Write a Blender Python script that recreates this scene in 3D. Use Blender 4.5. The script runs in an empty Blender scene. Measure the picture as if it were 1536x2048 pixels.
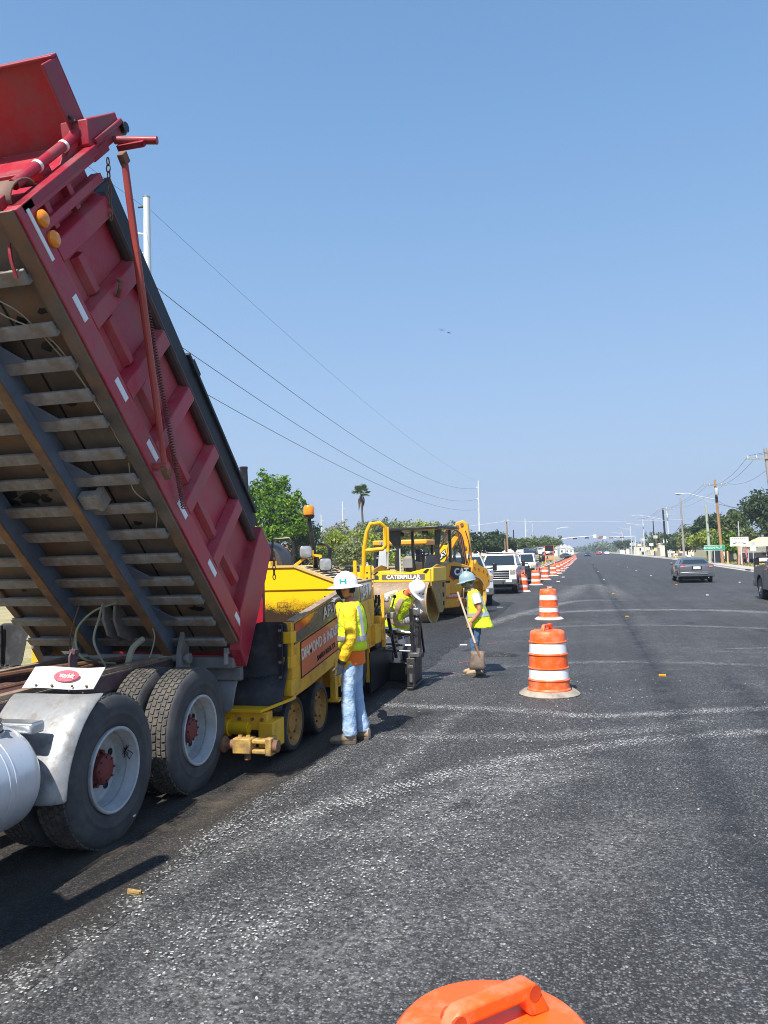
import bpy, bmesh, math, random
from mathutils import Vector, Matrix, noise, Quaternion
V = Vector
R = math.radians
PI = math.pi
random.seed(11)
SC = bpy.context.scene
COL = SC.collection
# ------------------------------------------------------------------ camera
yaw, pitch, roll = R(14.463), R(3.25), R(1.5)
fw = V((-math.sin(yaw)*math.cos(pitch), math.cos(yaw)*math.cos(pitch), math.sin(pitch)))
rt = V((math.cos(yaw), math.sin(yaw), 0))
up = rt.cross(fw)
rr = rt*math.cos(roll) - up*math.sin(roll)
uu = up*math.cos(roll) + rt*math.sin(roll)
cam = bpy.data.cameras.new('camera')
camo = bpy.data.objects.new('camera', cam)
COL.objects.link(camo)
camo.matrix_world = Matrix(((rr.x, uu.x, -fw.x, 0), (rr.y, uu.y, -fw.y, 0), (rr.z, uu.z, -fw.z, 2.0), (0, 0, 0, 1)))
cam.sensor_fit = 'VERTICAL'
cam.sensor_height = 36
cam.lens = 27.07
cam.clip_start = 0.05
cam.clip_end = 6000
SC.camera = camo
# ------------------------------------------------------------------ sky, sun, exposure
SUN_EL = R(53.8)
sund = V((0.15, 0.72, -math.tan(SUN_EL)*math.hypot(0.15, 0.72)))     # direction the light travels
w = bpy.data.worlds.new('World')
SC.world = w
w.use_nodes = True
wn = w.node_tree
wn.nodes.clear()
sky = wn.nodes.new('ShaderNodeTexSky')
sky.sky_type = 'NISHITA'
sky.sun_disc = False
sky.sun_elevation = SUN_EL
sky.sun_rotation = math.atan2(-sund.x, -sund.y)
sky.altitude = 50
sky.air_density = 1.0
sky.dust_density = 0.5
sky.ozone_density = 4.0
# haze thickening evenly towards the whole horizon
wtc = wn.nodes.new('ShaderNodeTexCoord')
wsx = wn.nodes.new('ShaderNodeSeparateXYZ')
wn.links.new(wtc.outputs['Generated'], wsx.inputs[0])
def wramp(stops):
    t = wn.nodes.new('ShaderNodeValToRGB')
    wn.links.new(wsx.outputs[2], t.inputs[0])
    e = t.color_ramp.elements
    while len(e) < len(stops): e.new(.5)
    for x, (p, c) in zip(e, stops): x.position = p; x.color = (*c, 1)
    return t.outputs[0]
hz_c = wramp([(0, (.600, .735, .985)), (.10, (.515, .700, .985)), (.30, (.390, .630, .99)), (.5, (.285, .565, .99)), (.8, (.20, .45, .90))])
hz_f = wramp([(0, (1, 1, 1)), (.08, (.97,)*3), (.22, (.80,)*3), (.42, (.68,)*3), (.65, (.50,)*3), (1, (.3,)*3)])
hz_s = wn.nodes.new('ShaderNodeVectorMath'); hz_s.operation = 'SCALE'
hz_s.inputs[3].default_value = 4.65
wn.links.new(hz_c, hz_s.inputs[0])
wmx = wn.nodes.new('ShaderNodeMix'); wmx.data_type = 'RGBA'
wn.links.new(hz_f, wmx.inputs[0]); wn.links.new(sky.outputs[0], wmx.inputs[6]); wn.links.new(hz_s.outputs[0], wmx.inputs[7])
bg = wn.nodes.new('ShaderNodeBackground')
bg.inputs['Strength'].default_value = 0.12
wo = wn.nodes.new('ShaderNodeOutputWorld')
wn.links.new(wmx.outputs[2], bg.inputs[0])
wn.links.new(bg.outputs[0], wo.inputs[0])
sl = bpy.data.lights.new('sun', 'SUN')
sl.energy = 5.0
sl.angle = R(0.53)
sl.color = (1.0, 0.955, 0.88)
so = bpy.data.objects.new('sun', sl)
COL.objects.link(so)
so.rotation_euler = sund.to_track_quat('-Z', 'Y').to_euler()
SC.view_settings.view_transform = 'Standard'
SC.view_settings.look = 'None'
SC.view_settings.exposure = 0.58
SC.view_settings.gamma = 1
SC.view_settings.use_curve_mapping = False
SC.cycles.filter_width = 1.0
# ------------------------------------------------------------------ materials
MC = {}
def lin(r, g, b):
    f = lambda c: c/12.92 if c <= .04045 else ((c+.055)/1.055)**2.4
    return (f(r/255), f(g/255), f(b/255), 1)
def c4(c):
    return (c[0], c[1], c[2], 1)
def pm(name, base, rough=.5, metal=0., c2=None, amt=.5, scale=3., grime=None, gamt=0., gscale=2., bump=0., bscale=40., bdist=.01, spec=.5, coat=0., thr=.55, stretch=None):
    """procedural painted / worn surface: base colour broken by noise, patches of grime, fine relief"""
    if name in MC: return MC[name]
    m = bpy.data.materials.new(name)
    m.use_nodes = True
    n, l = m.node_tree.nodes, m.node_tree.links
    b = n['Principled BSDF']
    b.inputs['Roughness'].default_value = rough
    b.inputs['Metallic'].default_value = metal
    b.inputs['Specular IOR Level'].default_value = spec
    b.inputs['Coat Weight'].default_value = coat
    tc = n.new('ShaderNodeTexCoord')
    src = tc.outputs['Object']
    if stretch:
        mp = n.new('ShaderNodeMapping')
        mp.inputs['Scale'].default_value = stretch
        l.new(src, mp.inputs[0]); src = mp.outputs[0]
    def nz(s, det=4, ro=.6):
        t = n.new('ShaderNodeTexNoise')
        t.inputs['Scale'].default_value = s
        t.inputs['Detail'].default_value = det
        t.inputs['Roughness'].default_value = ro
        l.new(src, t.inputs['Vector'])
        return t.outputs[0]
    def rng(o, a, bb, c, d):
        t = n.new('ShaderNodeMapRange')
        t.inputs[1].default_value = a; t.inputs[2].default_value = bb
        t.inputs[3].default_value = c; t.inputs[4].default_value = d
        l.new(o, t.inputs[0])
        return t.outputs[0]
    def mixc(f, a, bb):
        t = n.new('ShaderNodeMix'); t.data_type = 'RGBA'
        l.new(f, t.inputs[0])
        for s, i in ((a, 6), (bb, 7)):
            if isinstance(s, tuple): t.inputs[i].default_value = s
            else: l.new(s, t.inputs[i])
        return t.outputs[2]
    base = c4(base)
    if c2 is None: c2 = tuple(x*.7 for x in base[:3])
    col = mixc(rng(nz(scale, 5), .35, .65, 0, amt), base, c4(c2))
    if grime is not None:
        gm = rng(nz(gscale, 6, .68), thr-.06, thr+.1, 0, gamt)
        col = mixc(gm, col, c4(grime))
        rv = n.new('ShaderNodeMapRange')
        rv.inputs[3].default_value = rough; rv.inputs[4].default_value = min(1, rough+.3)
        l.new(gm, rv.inputs[0]); l.new(rv.outputs[0], b.inputs['Roughness'])
    l.new(col, b.inputs['Base Color'])
    if bump:
        bn = n.new('ShaderNodeBump')
        bn.inputs['Strength'].default_value = min(1, bump)
        bn.inputs['Distance'].default_value = bdist
        l.new(nz(bscale, 3), bn.inputs['Height'])
        l.new(bn.outputs[0], b.inputs['Normal'])
    MC[name] = m
    return m
def glass(name, tint=(.02, .03, .035), rough=.03):
    m = pm(name, tint, rough, 0, spec=.8, amt=0)
    return m
DUST = (.26, .22, .17)
M_red = lambda: pm('red_truck_paint', (.34, .010, .026), .42, c2=(.25, .012, .03), amt=.7, scale=2.2, grime=(.20, .085, .085), gamt=.6, gscale=3.5, thr=.52, bump=.06, bscale=30)
M_redr = lambda: pm('red_side_paint', (.44, .018, .042), .4, c2=(.34, .014, .034), amt=.7, scale=1.4, grime=(.34, .12, .11), gamt=.55, gscale=2.2, thr=.5, bump=.05, bscale=25)
M_yel = lambda: pm('machine_yellow', (.83, .46, .006), .38, c2=(.78, .40, .01), amt=.5, scale=2, grime=(.35, .2, .04), gamt=.25, gscale=5, thr=.6)
M_yeld = lambda: pm('dusty_machine_yellow', (.88, .47, .018), .5, c2=(.74, .39, .03), amt=.6, scale=3, grime=(.33, .20, .07), gamt=.5, gscale=6, thr=.55)
M_blk = lambda: pm('black_rubber', (.018, .018, .02), .6, c2=(.035, .034, .034), amt=.8, scale=6, grime=(.10, .095, .09), gamt=.5, gscale=5, thr=.56, bump=.1)
M_blkm = lambda: pm('black_paint', (.012, .012, .014), .35, c2=(.022, .022, .024), amt=.6, scale=4, grime=(.08, .075, .07), gamt=.3, gscale=7, thr=.6)
M_steel = lambda: pm('bare_steel', (.42, .42, .42), .35, .9, c2=(.3, .3, .3), amt=.6, scale=4, grime=(.2, .17, .14), gamt=.5, gscale=6)
M_alu = lambda: pm('bright_aluminium', (.62, .64, .66), .3, .85, c2=(.52, .54, .56), amt=.6, scale=3, grime=(.3, .28, .25), gamt=.35, gscale=4, thr=.6, bump=.03, bscale=6)
M_chrome = lambda: pm('chrome_tube', (.75, .76, .78), .12, 1., amt=.3, scale=8)
M_white = lambda: pm('white_paint', (.78, .78, .76), .4, c2=(.68, .68, .66), amt=.5, scale=3)
M_orange = lambda: pm('orange_plastic', (.93, .125, .012), .42, c2=(.88, .105, .012), amt=.8, scale=5, grime=(.82, .27, .15), gamt=.6, gscale=7, thr=.52, bump=.05, bscale=30)
M_refl = lambda: pm('white_reflective_sheeting', (.85, .86, .88), .35, c2=(.75, .76, .78), amt=.5, scale=6, grime=(.45, .42, .4), gamt=.3, gscale=14, thr=.62)
M_rust = lambda: pm('rusty_steel', (.24, .11, .05), .75, .2, c2=(.12, .07, .05), amt=.8, scale=8, grime=(.35, .2, .1), gamt=.5, gscale=12, bump=.2)
M_dark = lambda: pm('dark_void', (.01, .01, .011), .8, amt=0)
M_lens = lambda: pm('clear_lamp_lens', (.42, .43, .42), .12, .3, c2=(.25, .25, .25), amt=.8, scale=18, spec=.8)
M_amber = lambda: pm('amber_lens', (.9, .28, .01), .2, amt=.3, scale=20, coat=.5)
M_glass = lambda: glass('vehicle_glass')
M_wood = lambda: pm('weathered_pole_wood', (.33, .22, .13), .85, c2=(.22, .16, .11), amt=.9, scale=6, stretch=(6, 6, .5), bump=.3, bscale=20)
M_greyw = lambda: pm('grey_pole_wood', (.36, .33, .29), .85, c2=(.24, .22, .2), amt=.9, scale=6, stretch=(6, 6, .5), bump=.3, bscale=20)
M_galv = lambda: pm('galvanised_steel', (.55, .57, .58), .5, .3, c2=(.47, .49, .5), amt=.5, scale=2)
M_conc = lambda: pm('pale_concrete', (.50, .46, .40), .9, c2=(.40, .37, .32), amt=.7, scale=1.5, grime=(.28, .25, .21), gamt=.5, gscale=.8, bump=.15)
# ------------------------------------------------------------------ mesh builder
ORG = {}
I4 = Matrix.Identity(4)
def place(o, e):
    """matrix with origin o and local z along e"""
    q = V(e).normalized().to_track_quat('Z', 'Y')
    return Matrix.Translation(V(o)) @ q.to_matrix().to_4x4()
def T(x, y, z, rz=0, rx=0, ry=0, s=1):
    return Matrix.Translation((x, y, z)) @ Matrix.Rotation(rz, 4, 'Z') @ Matrix.Rotation(ry, 4, 'Y') @ Matrix.Rotation(rx, 4, 'X') @ Matrix.Scale(s, 4)
class MB:
    def __init__(s, M=None):
        s.v, s.f, s.mi = [], [], []
        s.M = M or I4
    def add(s, vs, fs, mi=0, M=None):
        M = s.M @ M if M is not None else s.M
        b = len(s.v)
        s.v += [M @ V(p) for p in vs]
        s.f += [tuple(b+i for i in f) for f in fs]
        s.mi += [mi]*len(fs)
        return s
    def box(s, c, d, mi=0, M=None, taper=1.):
        x, y, z = d[0]/2, d[1]/2, d[2]/2
        t = taper
        vs = [(c[0]+sx*x*(t if sz > 0 else 1), c[1]+sy*y*(t if sz > 0 else 1), c[2]+sz*z) for sz in (-1, 1) for sy in (-1, 1) for sx in (-1, 1)]
        return s.add(vs, [(0, 2, 3, 1), (4, 5, 7, 6), (0, 1, 5, 4), (2, 6, 7, 3), (0, 4, 6, 2), (1, 3, 7, 5)], mi, M)
    def span(s, a, b, mi=0, M=None):
        return s.box([(p+q)/2 for p, q in zip(a, b)], [abs(q-p) for p, q in zip(a, b)], mi, M)
    def bar(s, p, q, w, h, upv=(0, 0, 1), mi=0):
        p, q = V(p), V(q)
        d = (q-p).normalized()
        u = V(upv)
        if abs(d.dot(u)) > .98: u = V((0, 1, 0))
        a = d.cross(u).normalized(); u = a.cross(d)
        vs = [e + a*sx*w/2 + u*sy*h/2 for e in (p, q) for sx, sy in ((-1, -1), (1, -1), (1, 1), (-1, 1))]
        return s.add(vs, [(3, 2, 1, 0), (4, 5, 6, 7), (0, 1, 5, 4), (1, 2, 6, 5), (2, 3, 7, 6), (3, 0, 4, 7)], mi)
    def tube(s, pts, r, n=8, mi=0, caps=True, closed=False):
        pts = [V(p) for p in pts]
        k = len(pts)
        rs = r if isinstance(r, (list, tuple)) else [r]*k
        rings = []
        pu = None
        for i, p in enumerate(pts):
            a = pts[i-1] if (i > 0 or closed) else p
            b = pts[(i+1) % k] if (i < k-1 or closed) else p
            d = (b-a).normalized()
            if pu is None:
                u = V((0, 0, 1)) if abs(d.z) < .9 else V((1, 0, 0))
            else: u = pu
            sd = d.cross(u).normalized(); u = sd.cross(d).normalized(); pu = u
            rings.append([p + (sd*math.cos(2*PI*j/n) + u*math.sin(2*PI*j/n))*rs[i] for j in range(n)])
        return s.loft(rings, mi, caps and not closed, closed)
    def loft(s, rings, mi=0, caps=True, loop=False, closed=True, M=None):
        n = len(rings[0])
        vs = [p for r in rings for p in r]
        fs = []
        k = len(rings)
        for i in range(k if loop else k-1):
            a, b = i*n, ((i+1) % k)*n
            for j in range(n if closed else n-1):
                jj = (j+1) % n
                fs.append((a+j, a+jj, b+jj, b+j))
        if caps:
            fs.append(tuple(range(n-1, -1, -1)))
            fs.append(tuple((k-1)*n+j for j in range(n)))
        return s.add(vs, fs, mi, M)
    def lathe(s, prof, n=24, M=None, mi=0, caps=True, a0=0, a1=2*PI):
        full = abs(a1-a0-2*PI) < 1e-6
        m = n if full else n+1
        rings = [[(r*math.cos(a0+(a1-a0)*j/n), r*math.sin(a0+(a1-a0)*j/n), h) for j in range(m)] for r, h in prof]
        return s.loft(rings, mi, caps and full, False, full, M)
    def prism(s, poly, d0, d1, mi=0, M=None):
        return s.loft([[(x, y, d0) for x, y in poly], [(x, y, d1) for x, y in poly]], mi, True, False, True, M)
    def cyl(s, p, q, r, n=16, mi=0, r2=None):
        return s.tube([p, q], [r, r if r2 is None else r2], n, mi)
    def sphere(s, c, r, nu=12, nv=8, mi=0, sc=(1, 1, 1), M=None):
        vs = [(c[0], c[1], c[2]-r*sc[2])]
        for i in range(1, nv):
            t = -PI/2 + PI*i/nv
            for j in range(nu):
                vs.append((c[0]+r*sc[0]*math.cos(t)*math.cos(2*PI*j/nu), c[1]+r*sc[1]*math.cos(t)*math.sin(2*PI*j/nu), c[2]+r*sc[2]*math.sin(t)))
        vs.append((c[0], c[1], c[2]+r*sc[2]))
        fs = [(0, 1+(j+1) % nu, 1+j) for j in range(nu)]
        for i in range(nv-2):
            for j in range(nu):
                a = 1+i*nu; b = a+nu
                fs.append((a+j, a+(j+1) % nu, b+(j+1) % nu, b+j))
        t = len(vs)-1; a = 1+(nv-2)*nu
        fs += [(t, a+j, a+(j+1) % nu) for j in range(nu)]
        return s.add(vs, fs, mi, M)
    def mesh(s, name, mats, sharp=35, off=V((0, 0, 0))):
        me = bpy.data.meshes.new(name)
        me.from_pydata([v-off for v in s.v], [], s.f)
        for m in (mats if isinstance(mats, (list, tuple)) else [mats]): me.materials.append(m)
        me.polygons.foreach_set('material_index', s.mi)
        bm = bmesh.new(); bm.from_mesh(me)
        bmesh.ops.recalc_face_normals(bm, faces=bm.faces)
        bm.to_mesh(me); bm.free()
        me.polygons.foreach_set('use_smooth', [True]*len(me.polygons))
        me.set_sharp_from_angle(angle=R(sharp))
        return me
    def build(s, name, mats, parent=None, bevel=0., seg=2, sharp=35, world=True, **props):
        off = ORG.get(parent, V((0, 0, 0))) if (parent is not None and world) else V((0, 0, 0))
        o = bpy.data.objects.new(name, s.mesh(name, mats, sharp, off))
        COL.objects.link(o)
        if parent is not None:
            o.parent = parent
            ORG[o] = ORG.get(parent, V((0, 0, 0)))
        if bevel:
            b = o.modifiers.new('bevel', 'BEVEL')
            b.width = bevel; b.segments = seg; b.limit_method = 'ANGLE'; b.angle_limit = R(40)
            b.harden_normals = False
        for k, v in props.items(): o[k] = v
        return o
def thing(name, label, cat, loc=(0, 0, 0), rz=0, group=None):
    o = bpy.data.objects.new(name, None)
    COL.objects.link(o)
    o.location = loc; o.rotation_euler = (0, 0, rz)
    o.empty_display_size = .2
    o['label'] = label; o['category'] = cat
    if group: o['group'] = group
    ORG[o] = V(loc)
    return o
def tag(o, label, cat, group=None):
    o['label'] = label; o['category'] = cat
    if group: o['group'] = group
    return o
def kids(o):
    return list(o.children)
def dup(root, loc=None, rz=None, label=None, group=None, scale=None):
    def cp(o, par):
        c = o.copy(); COL.objects.link(c)
        if par is not None: c.parent = par
        for ch in list(o.children): cp(ch, c)
        return c
    r = cp(root, None)
    if loc is not None: r.location = loc
    if rz is not None: r.rotation_euler = (0, 0, rz)
    if label: r['label'] = label
    if group: r['group'] = group
    if scale: r.scale = scale
    return r
def dup_part(o, M=None, label=None):
    """a copy of a part (and its sub-parts) under the same parent, sharing its mesh"""
    def cp(o, par):
        c = o.copy(); COL.objects.link(c); c.parent = par
        for ch in list(o.children): cp(ch, c)
        return c
    c = cp(o, o.parent)
    if M is not None: c.matrix_local = M @ o.matrix_basis
    return c
class _T:
    def link(s, o): pass
TMP = _T()
def text(name, s, size, M, mat, parent, sx=1., bold=0., ext=.002, align='CENTER', spacing=1.):
    cu = bpy.data.curves.new(name, 'FONT')
    cu.body = s; cu.size = size; cu.align_x = align; cu.align_y = 'CENTER'
    cu.extrude = ext; cu.offset = bold; cu.space_character = spacing
    cu.resolution_u = 3
    cu.materials.append(mat)
    tmp = bpy.data.objects.new(name, cu)
    TMP.link(tmp)
    me = tmp.to_mesh()
    me2 = me.copy(); me2.name = name
    me2.materials.clear(); me2.materials.append(mat)
    tmp.to_mesh_clear()
    bpy.data.objects.remove(tmp); bpy.data.curves.remove(cu)
    o = bpy.data.objects.new(name, me2)
    COL.objects.link(o)
    o.parent = parent
    o.matrix_local = Matrix.Translation(-ORG.get(parent, V((0, 0, 0)))) @ M @ Matrix.Diagonal((sx, 1, 1, 1))
    return o
def frame(o, xa, ya):
    """matrix at o with local x along xa and y along ya (z out of the face)"""
    x = V(xa).normalized(); y = V(ya); y = (y - x*y.dot(x)).normalized(); z = x.cross(y)
    return Matrix(((x.x, y.x, z.x, o[0]), (x.y, y.y, z.y, o[1]), (x.z, y.z, z.z, o[2]), (0, 0, 0, 1)))
# ================================================================== SETTING
def nodes_mat(name):
    m = bpy.data.materials.new(name); m.use_nodes = True
    n, l = m.node_tree.nodes, m.node_tree.links
    return m, n, l, n['Principled BSDF']
def N(n, l, kind, ins=None, **props):
    t = n.new(kind)
    for k, v in props.items(): setattr(t, k, v)
    for k, v in (ins or {}).items():
        if hasattr(v, 'is_linked') or hasattr(v, 'links'): l.new(v, t.inputs[k])
        else: t.inputs[k].default_value = v
    return t
def maprange(n, l, o, a, b, c, d):
    return N(n, l, 'ShaderNodeMapRange', {0: o, 1: a, 2: b, 3: c, 4: d}).outputs[0]
def math2(n, l, op, a, b):
    return N(n, l, 'ShaderNodeMath', {0: a, 1: b}, operation=op).outputs[0]
def ramp(n, l, o, stops, interp='LINEAR'):
    t = N(n, l, 'ShaderNodeValToRGB', {0: o})
    t.color_ramp.interpolation = interp
    e = t.color_ramp.elements
    while len(e) < len(stops): e.new(.5)
    for x, (p, c) in zip(e, stops):
        x.position = p; x.color = c if len(c) == 4 else c4(c)
    return t.outputs[0]
def g3(v): return (v*1.01, v, v*.99, 1)
def asphalt(name, k=1., chip=1., brown=0., sc=80., streak=0., bump=.9):
    """aggregate set in bitumen: each stone its own grey, a few pale, darker in the hollows"""
    m, n, l, b = nodes_mat(name)
    tc = N(n, l, 'ShaderNodeTexCoord').outputs['Object']
    jit = N(n, l, 'ShaderNodeTexNoise', {'Vector': tc, 'Scale': 45., 'Detail': 2.}).outputs['Color']
    wob = N(n, l, 'ShaderNodeMix', {0: .012, 4: tc, 5: jit}, data_type='VECTOR').outputs[1]
    vo = N(n, l, 'ShaderNodeTexVoronoi', {'Vector': wob, 'Scale': sc}, feature='F1')
    big = N(n, l, 'ShaderNodeTexNoise', {'Vector': tc, 'Scale': .35, 'Detail': 5., 'Roughness': .6}).outputs[0]
    mid = N(n, l, 'ShaderNodeTexNoise', {'Vector': tc, 'Scale': 2.4, 'Detail': 4.}).outputs[0]
    mp = N(n, l, 'ShaderNodeMapping', {0: tc}); mp.inputs['Scale'].default_value = (2.2, .05, 1)
    lane = N(n, l, 'ShaderNodeTexNoise', {'Vector': mp.outputs[0], 'Scale': 1., 'Detail': 4.}).outputs[0]
    sep = N(n, l, 'ShaderNodeSeparateColor', {0: vo.outputs['Color']})
    sel = math2(n, l, 'ADD', sep.outputs[0], maprange(n, l, mid, .35, .65, -.04*chip, .035*chip))
    stone = ramp(n, l, sel, [(0, g3(.026*k)), (.35, g3(.043*k)), (.6, g3(.070*k)), (.8, g3(.112*k)), (.93, g3(.17*k)), (.985, g3(.19*k+.02*chip)), (1, g3(.20*k+.14*chip))])
    gap = maprange(n, l, vo.outputs['Distance'], .25, .75, 0, .75)
    c = N(n, l, 'ShaderNodeMix', {0: gap, 6: stone, 7: (.016*k, .016*k, .018*k, 1)}, data_type='RGBA').outputs[2]
    tone = math2(n, l, 'MULTIPLY', maprange(n, l, big, .3, .7, .78, 1.22), maprange(n, l, lane, .3, .7, .84-streak, 1.16+streak))
    hsv = N(n, l, 'ShaderNodeHueSaturation', {'Value': tone, 'Color': c}).outputs[0]
    if brown:
        hsv = N(n, l, 'ShaderNodeMix', {0: maprange(n, l, lane, .42, .75, 0, brown), 6: hsv, 7: (.10, .078, .055, 1)}, data_type='RGBA').outputs[2]
    l.new(hsv, b.inputs['Base Color'])
    b.inputs['Roughness'].default_value = .72
    b.inputs['Specular IOR Level'].default_value = .35
    bp_ = N(n, l, 'ShaderNodeBump', {'Strength': bump, 'Distance': .006, 'Height': math2(n, l, 'MULTIPLY', vo.outputs['Distance'], -1.)})
    l.new(bp_.outputs[0], b.inputs['Normal'])
    return m
def dustmat(name, dens, white, sc=62., fine=False):
    """chalky dust rubbed onto the stones: shows only where a stone stands proud, thins towards the edges of the track"""
    m, n, l, b = nodes_mat(name)
    tc = N(n, l, 'ShaderNodeTexCoord').outputs['Object']
    at = N(n, l, 'ShaderNodeAttribute', attribute_name='across').outputs['Fac']
    jit = N(n, l, 'ShaderNodeTexNoise', {'Vector': tc, 'Scale': 45., 'Detail': 2.}).outputs['Color']
    wob = N(n, l, 'ShaderNodeMix', {0: .012, 4: tc, 5: jit}, data_type='VECTOR').outputs[1]
    vo = N(n, l, 'ShaderNodeTexVoronoi', {'Vector': wob, 'Scale': sc}, feature='F1')
    sep = N(n, l, 'ShaderNodeSeparateColor', {0: vo.outputs['Color']})
    n1 = N(n, l, 'ShaderNodeTexNoise', {'Vector': tc, 'Scale': 3.2, 'Detail': 5., 'Roughness': .7}).outputs[0]
    n2 = N(n, l, 'ShaderNodeTexNoise', {'Vector': tc, 'Scale': 28., 'Detail': 3.}).outputs[0]
    d = math2(n, l, 'MULTIPLY', at, maprange(n, l, n1, .34, .66, .25, 1.25))
    if fine:
        wv = N(n, l, 'ShaderNodeTexWave', {'Vector': tc, 'Scale': 9., 'Distortion': 2.2, 'Detail': 2., 'Detail Scale': 2.})
        wv.bands_direction = 'DIAGONAL'
        d = math2(n, l, 'MULTIPLY', d, maprange(n, l, wv.outputs['Fac'], .3, .8, .45, 1.2))
    pick = math2(n, l, 'SUBTRACT', math2(n, l, 'MULTIPLY', d, dens), sep.outputs[1])
    a = maprange(n, l, pick, -.02, .12, 0, 1)
    core = maprange(n, l, vo.outputs['Distance'], .35, .6, 1, 0)
    haze = math2(n, l, 'MULTIPLY', d, maprange(n, l, n2, .4, .65, .02, .22))
    alpha = math2(n, l, 'MAXIMUM', math2(n, l, 'MULTIPLY', math2(n, l, 'MULTIPLY', a, core), .95), haze)
    alpha = N(n, l, 'ShaderNodeMath', {0: alpha, 1: 1.}, operation='MINIMUM').outputs[0]
    l.new(alpha, b.inputs['Alpha'])
    col = ramp(n, l, sep.outputs[2], [(0, (white*.55, white*.54, white*.52)), (1, (white, white*.99, white*.97))])
    l.new(col, b.inputs['Base Color'])
    b.inputs['Roughness'].default_value = .9
    b.inputs['Specular IOR Level'].default_value = .1
    return m
def sheet(name, pts, mat, z, kind='structure'):
    me = bpy.data.meshes.new(name)
    me.from_pydata([(x, y, z) for x, y in pts], [], [tuple(range(len(pts)))])
    me.materials.append(mat)
    o = bpy.data.objects.new(name, me); COL.objects.link(o)
    o['kind'] = kind
    return o
def smooth_line(pts, n=10):
    out = []
    P = [pts[0]] + list(pts) + [pts[-1]]
    for i in range(1, len(P)-2):
        for k in range(n):
            t = k/n
            q = []
            for c in range(len(pts[0])):
                a, b, d, e = P[i-1][c], P[i][c], P[i+1][c], P[i+2][c]
                q.append(.5*((2*b)+(-a+d)*t+(2*a-5*b+4*d-e)*t*t+(-a+3*b-3*d+e)*t**3))
            out.append(tuple(q))
    out.append(tuple(pts[-1]))
    return out
ZT = [0.008]
def track(name, pts, wid, mat, ends=True, power=1.):
    """a thin sheet of dust along a line, densest in the middle"""
    L = smooth_line(pts, 8)
    k = len(L)
    vs, fs, at = [], [], []
    cols = [-1, -.6, -.25, 0, .25, .6, 1]
    z = ZT[0]; ZT[0] += .0006
    for i, p in enumerate(L):
        a, b = L[max(0, i-1)], L[min(k-1, i+1)]
        d = V((b[0]-a[0], b[1]-a[1])).normalized(); s = V((d.y, -d.x))
        wd = wid if len(p) < 3 else p[2]
        e = min(1, i/(k*.15), (k-1-i)/(k*.15)) if ends else 1
        for c in cols:
            vs.append((p[0]+s.x*c*wd/2, p[1]+s.y*c*wd/2, z))
            at.append(max(0, (1-abs(c)**1.2))**power*max(0, e))
    m = len(cols)
    for i in range(k-1):
        for j in range(m-1): fs.append((i*m+j, i*m+j+1, (i+1)*m+j+1, (i+1)*m+j))
    me = bpy.data.meshes.new(name); me.from_pydata(vs, [], fs)
    me.materials.append(mat)
    A = me.attributes.new('across', 'FLOAT', 'POINT'); A.data.foreach_set('value', at)
    o = bpy.data.objects.new(name, me); COL.objects.link(o); o['kind'] = 'structure'
    return o
M_road = asphalt('road_asphalt', 1.08, 1.)
M_tack = asphalt('tack_coated_strip', .42, .10, .45, 80., .35, .6)
M_mat = asphalt('fresh_asphalt', .62, .1, 0, 55., 0, 1.)
# far terrain : one sheet to the horizon
m, n, l, b = nodes_mat('dry_earth')
tc = N(n, l, 'ShaderNodeTexCoord').outputs['Object']
f1 = N(n, l, 'ShaderNodeTexNoise', {'Vector': tc, 'Scale': .12, 'Detail': 6., 'Roughness': .65}).outputs[0]
f2 = N(n, l, 'ShaderNodeTexNoise', {'Vector': tc, 'Scale': 5., 'Detail': 5.}).outputs[0]
c = ramp(n, l, f1, [(.3, (.30, .24, .15)), (.48, (.25, .21, .11)), (.62, (.16, .16, .06)), (.8, (.33, .27, .18))])
c = N(n, l, 'ShaderNodeHueSaturation', {'Value': maprange(n, l, f2, .3, .7, .7, 1.25), 'Color': c}).outputs[0]
l.new(c, b.inputs['Base Color']); b.inputs['Roughness'].default_value = .95
M_earth = m
sheet('ground', [(-2500, -200), (2500, -200), (2500, 4000), (-2500, 4000)], M_earth, -.03)
# road: kerb to kerb
YN, YF = -25., 900.
def left_edge(y): return -7.2 if y < 25 else (-7.2 + (y-25)/35*1.7 if y < 60 else -5.5)
def right_edge(y): return 13.0 if y < 70 else min(15.6, 13.0 + (y-70)/80*2.6)
ys = [YN, 0, 10, 25, 32, 40, 50, 60, 70, 90, 110, 130, 150, 200, 300, 450, YF]
rd = [(left_edge(y), y) for y in ys] + [(right_edge(y), y) for y in reversed(ys)]
sheet('road', rd, M_road, 0)
def kerb(name, edge, s, cross0, label=None):
    mb = MB()
    rings = []
    for y in ys:
        x = edge(y)
        rings.append([(x-s*.32, y, .006), (x, y, .02), (x+s*.03, y, .13), (x+s*.17, y, .14), (x+s*.19, y, -.03), (x-s*.32, y, -.03)])
    mb.loft(rings)
    return mb.build(name, M_conc(), kind='structure')
kerb('kerb', left_edge, -1, 0)
kerb('kerb', right_edge, 1, 0)
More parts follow.
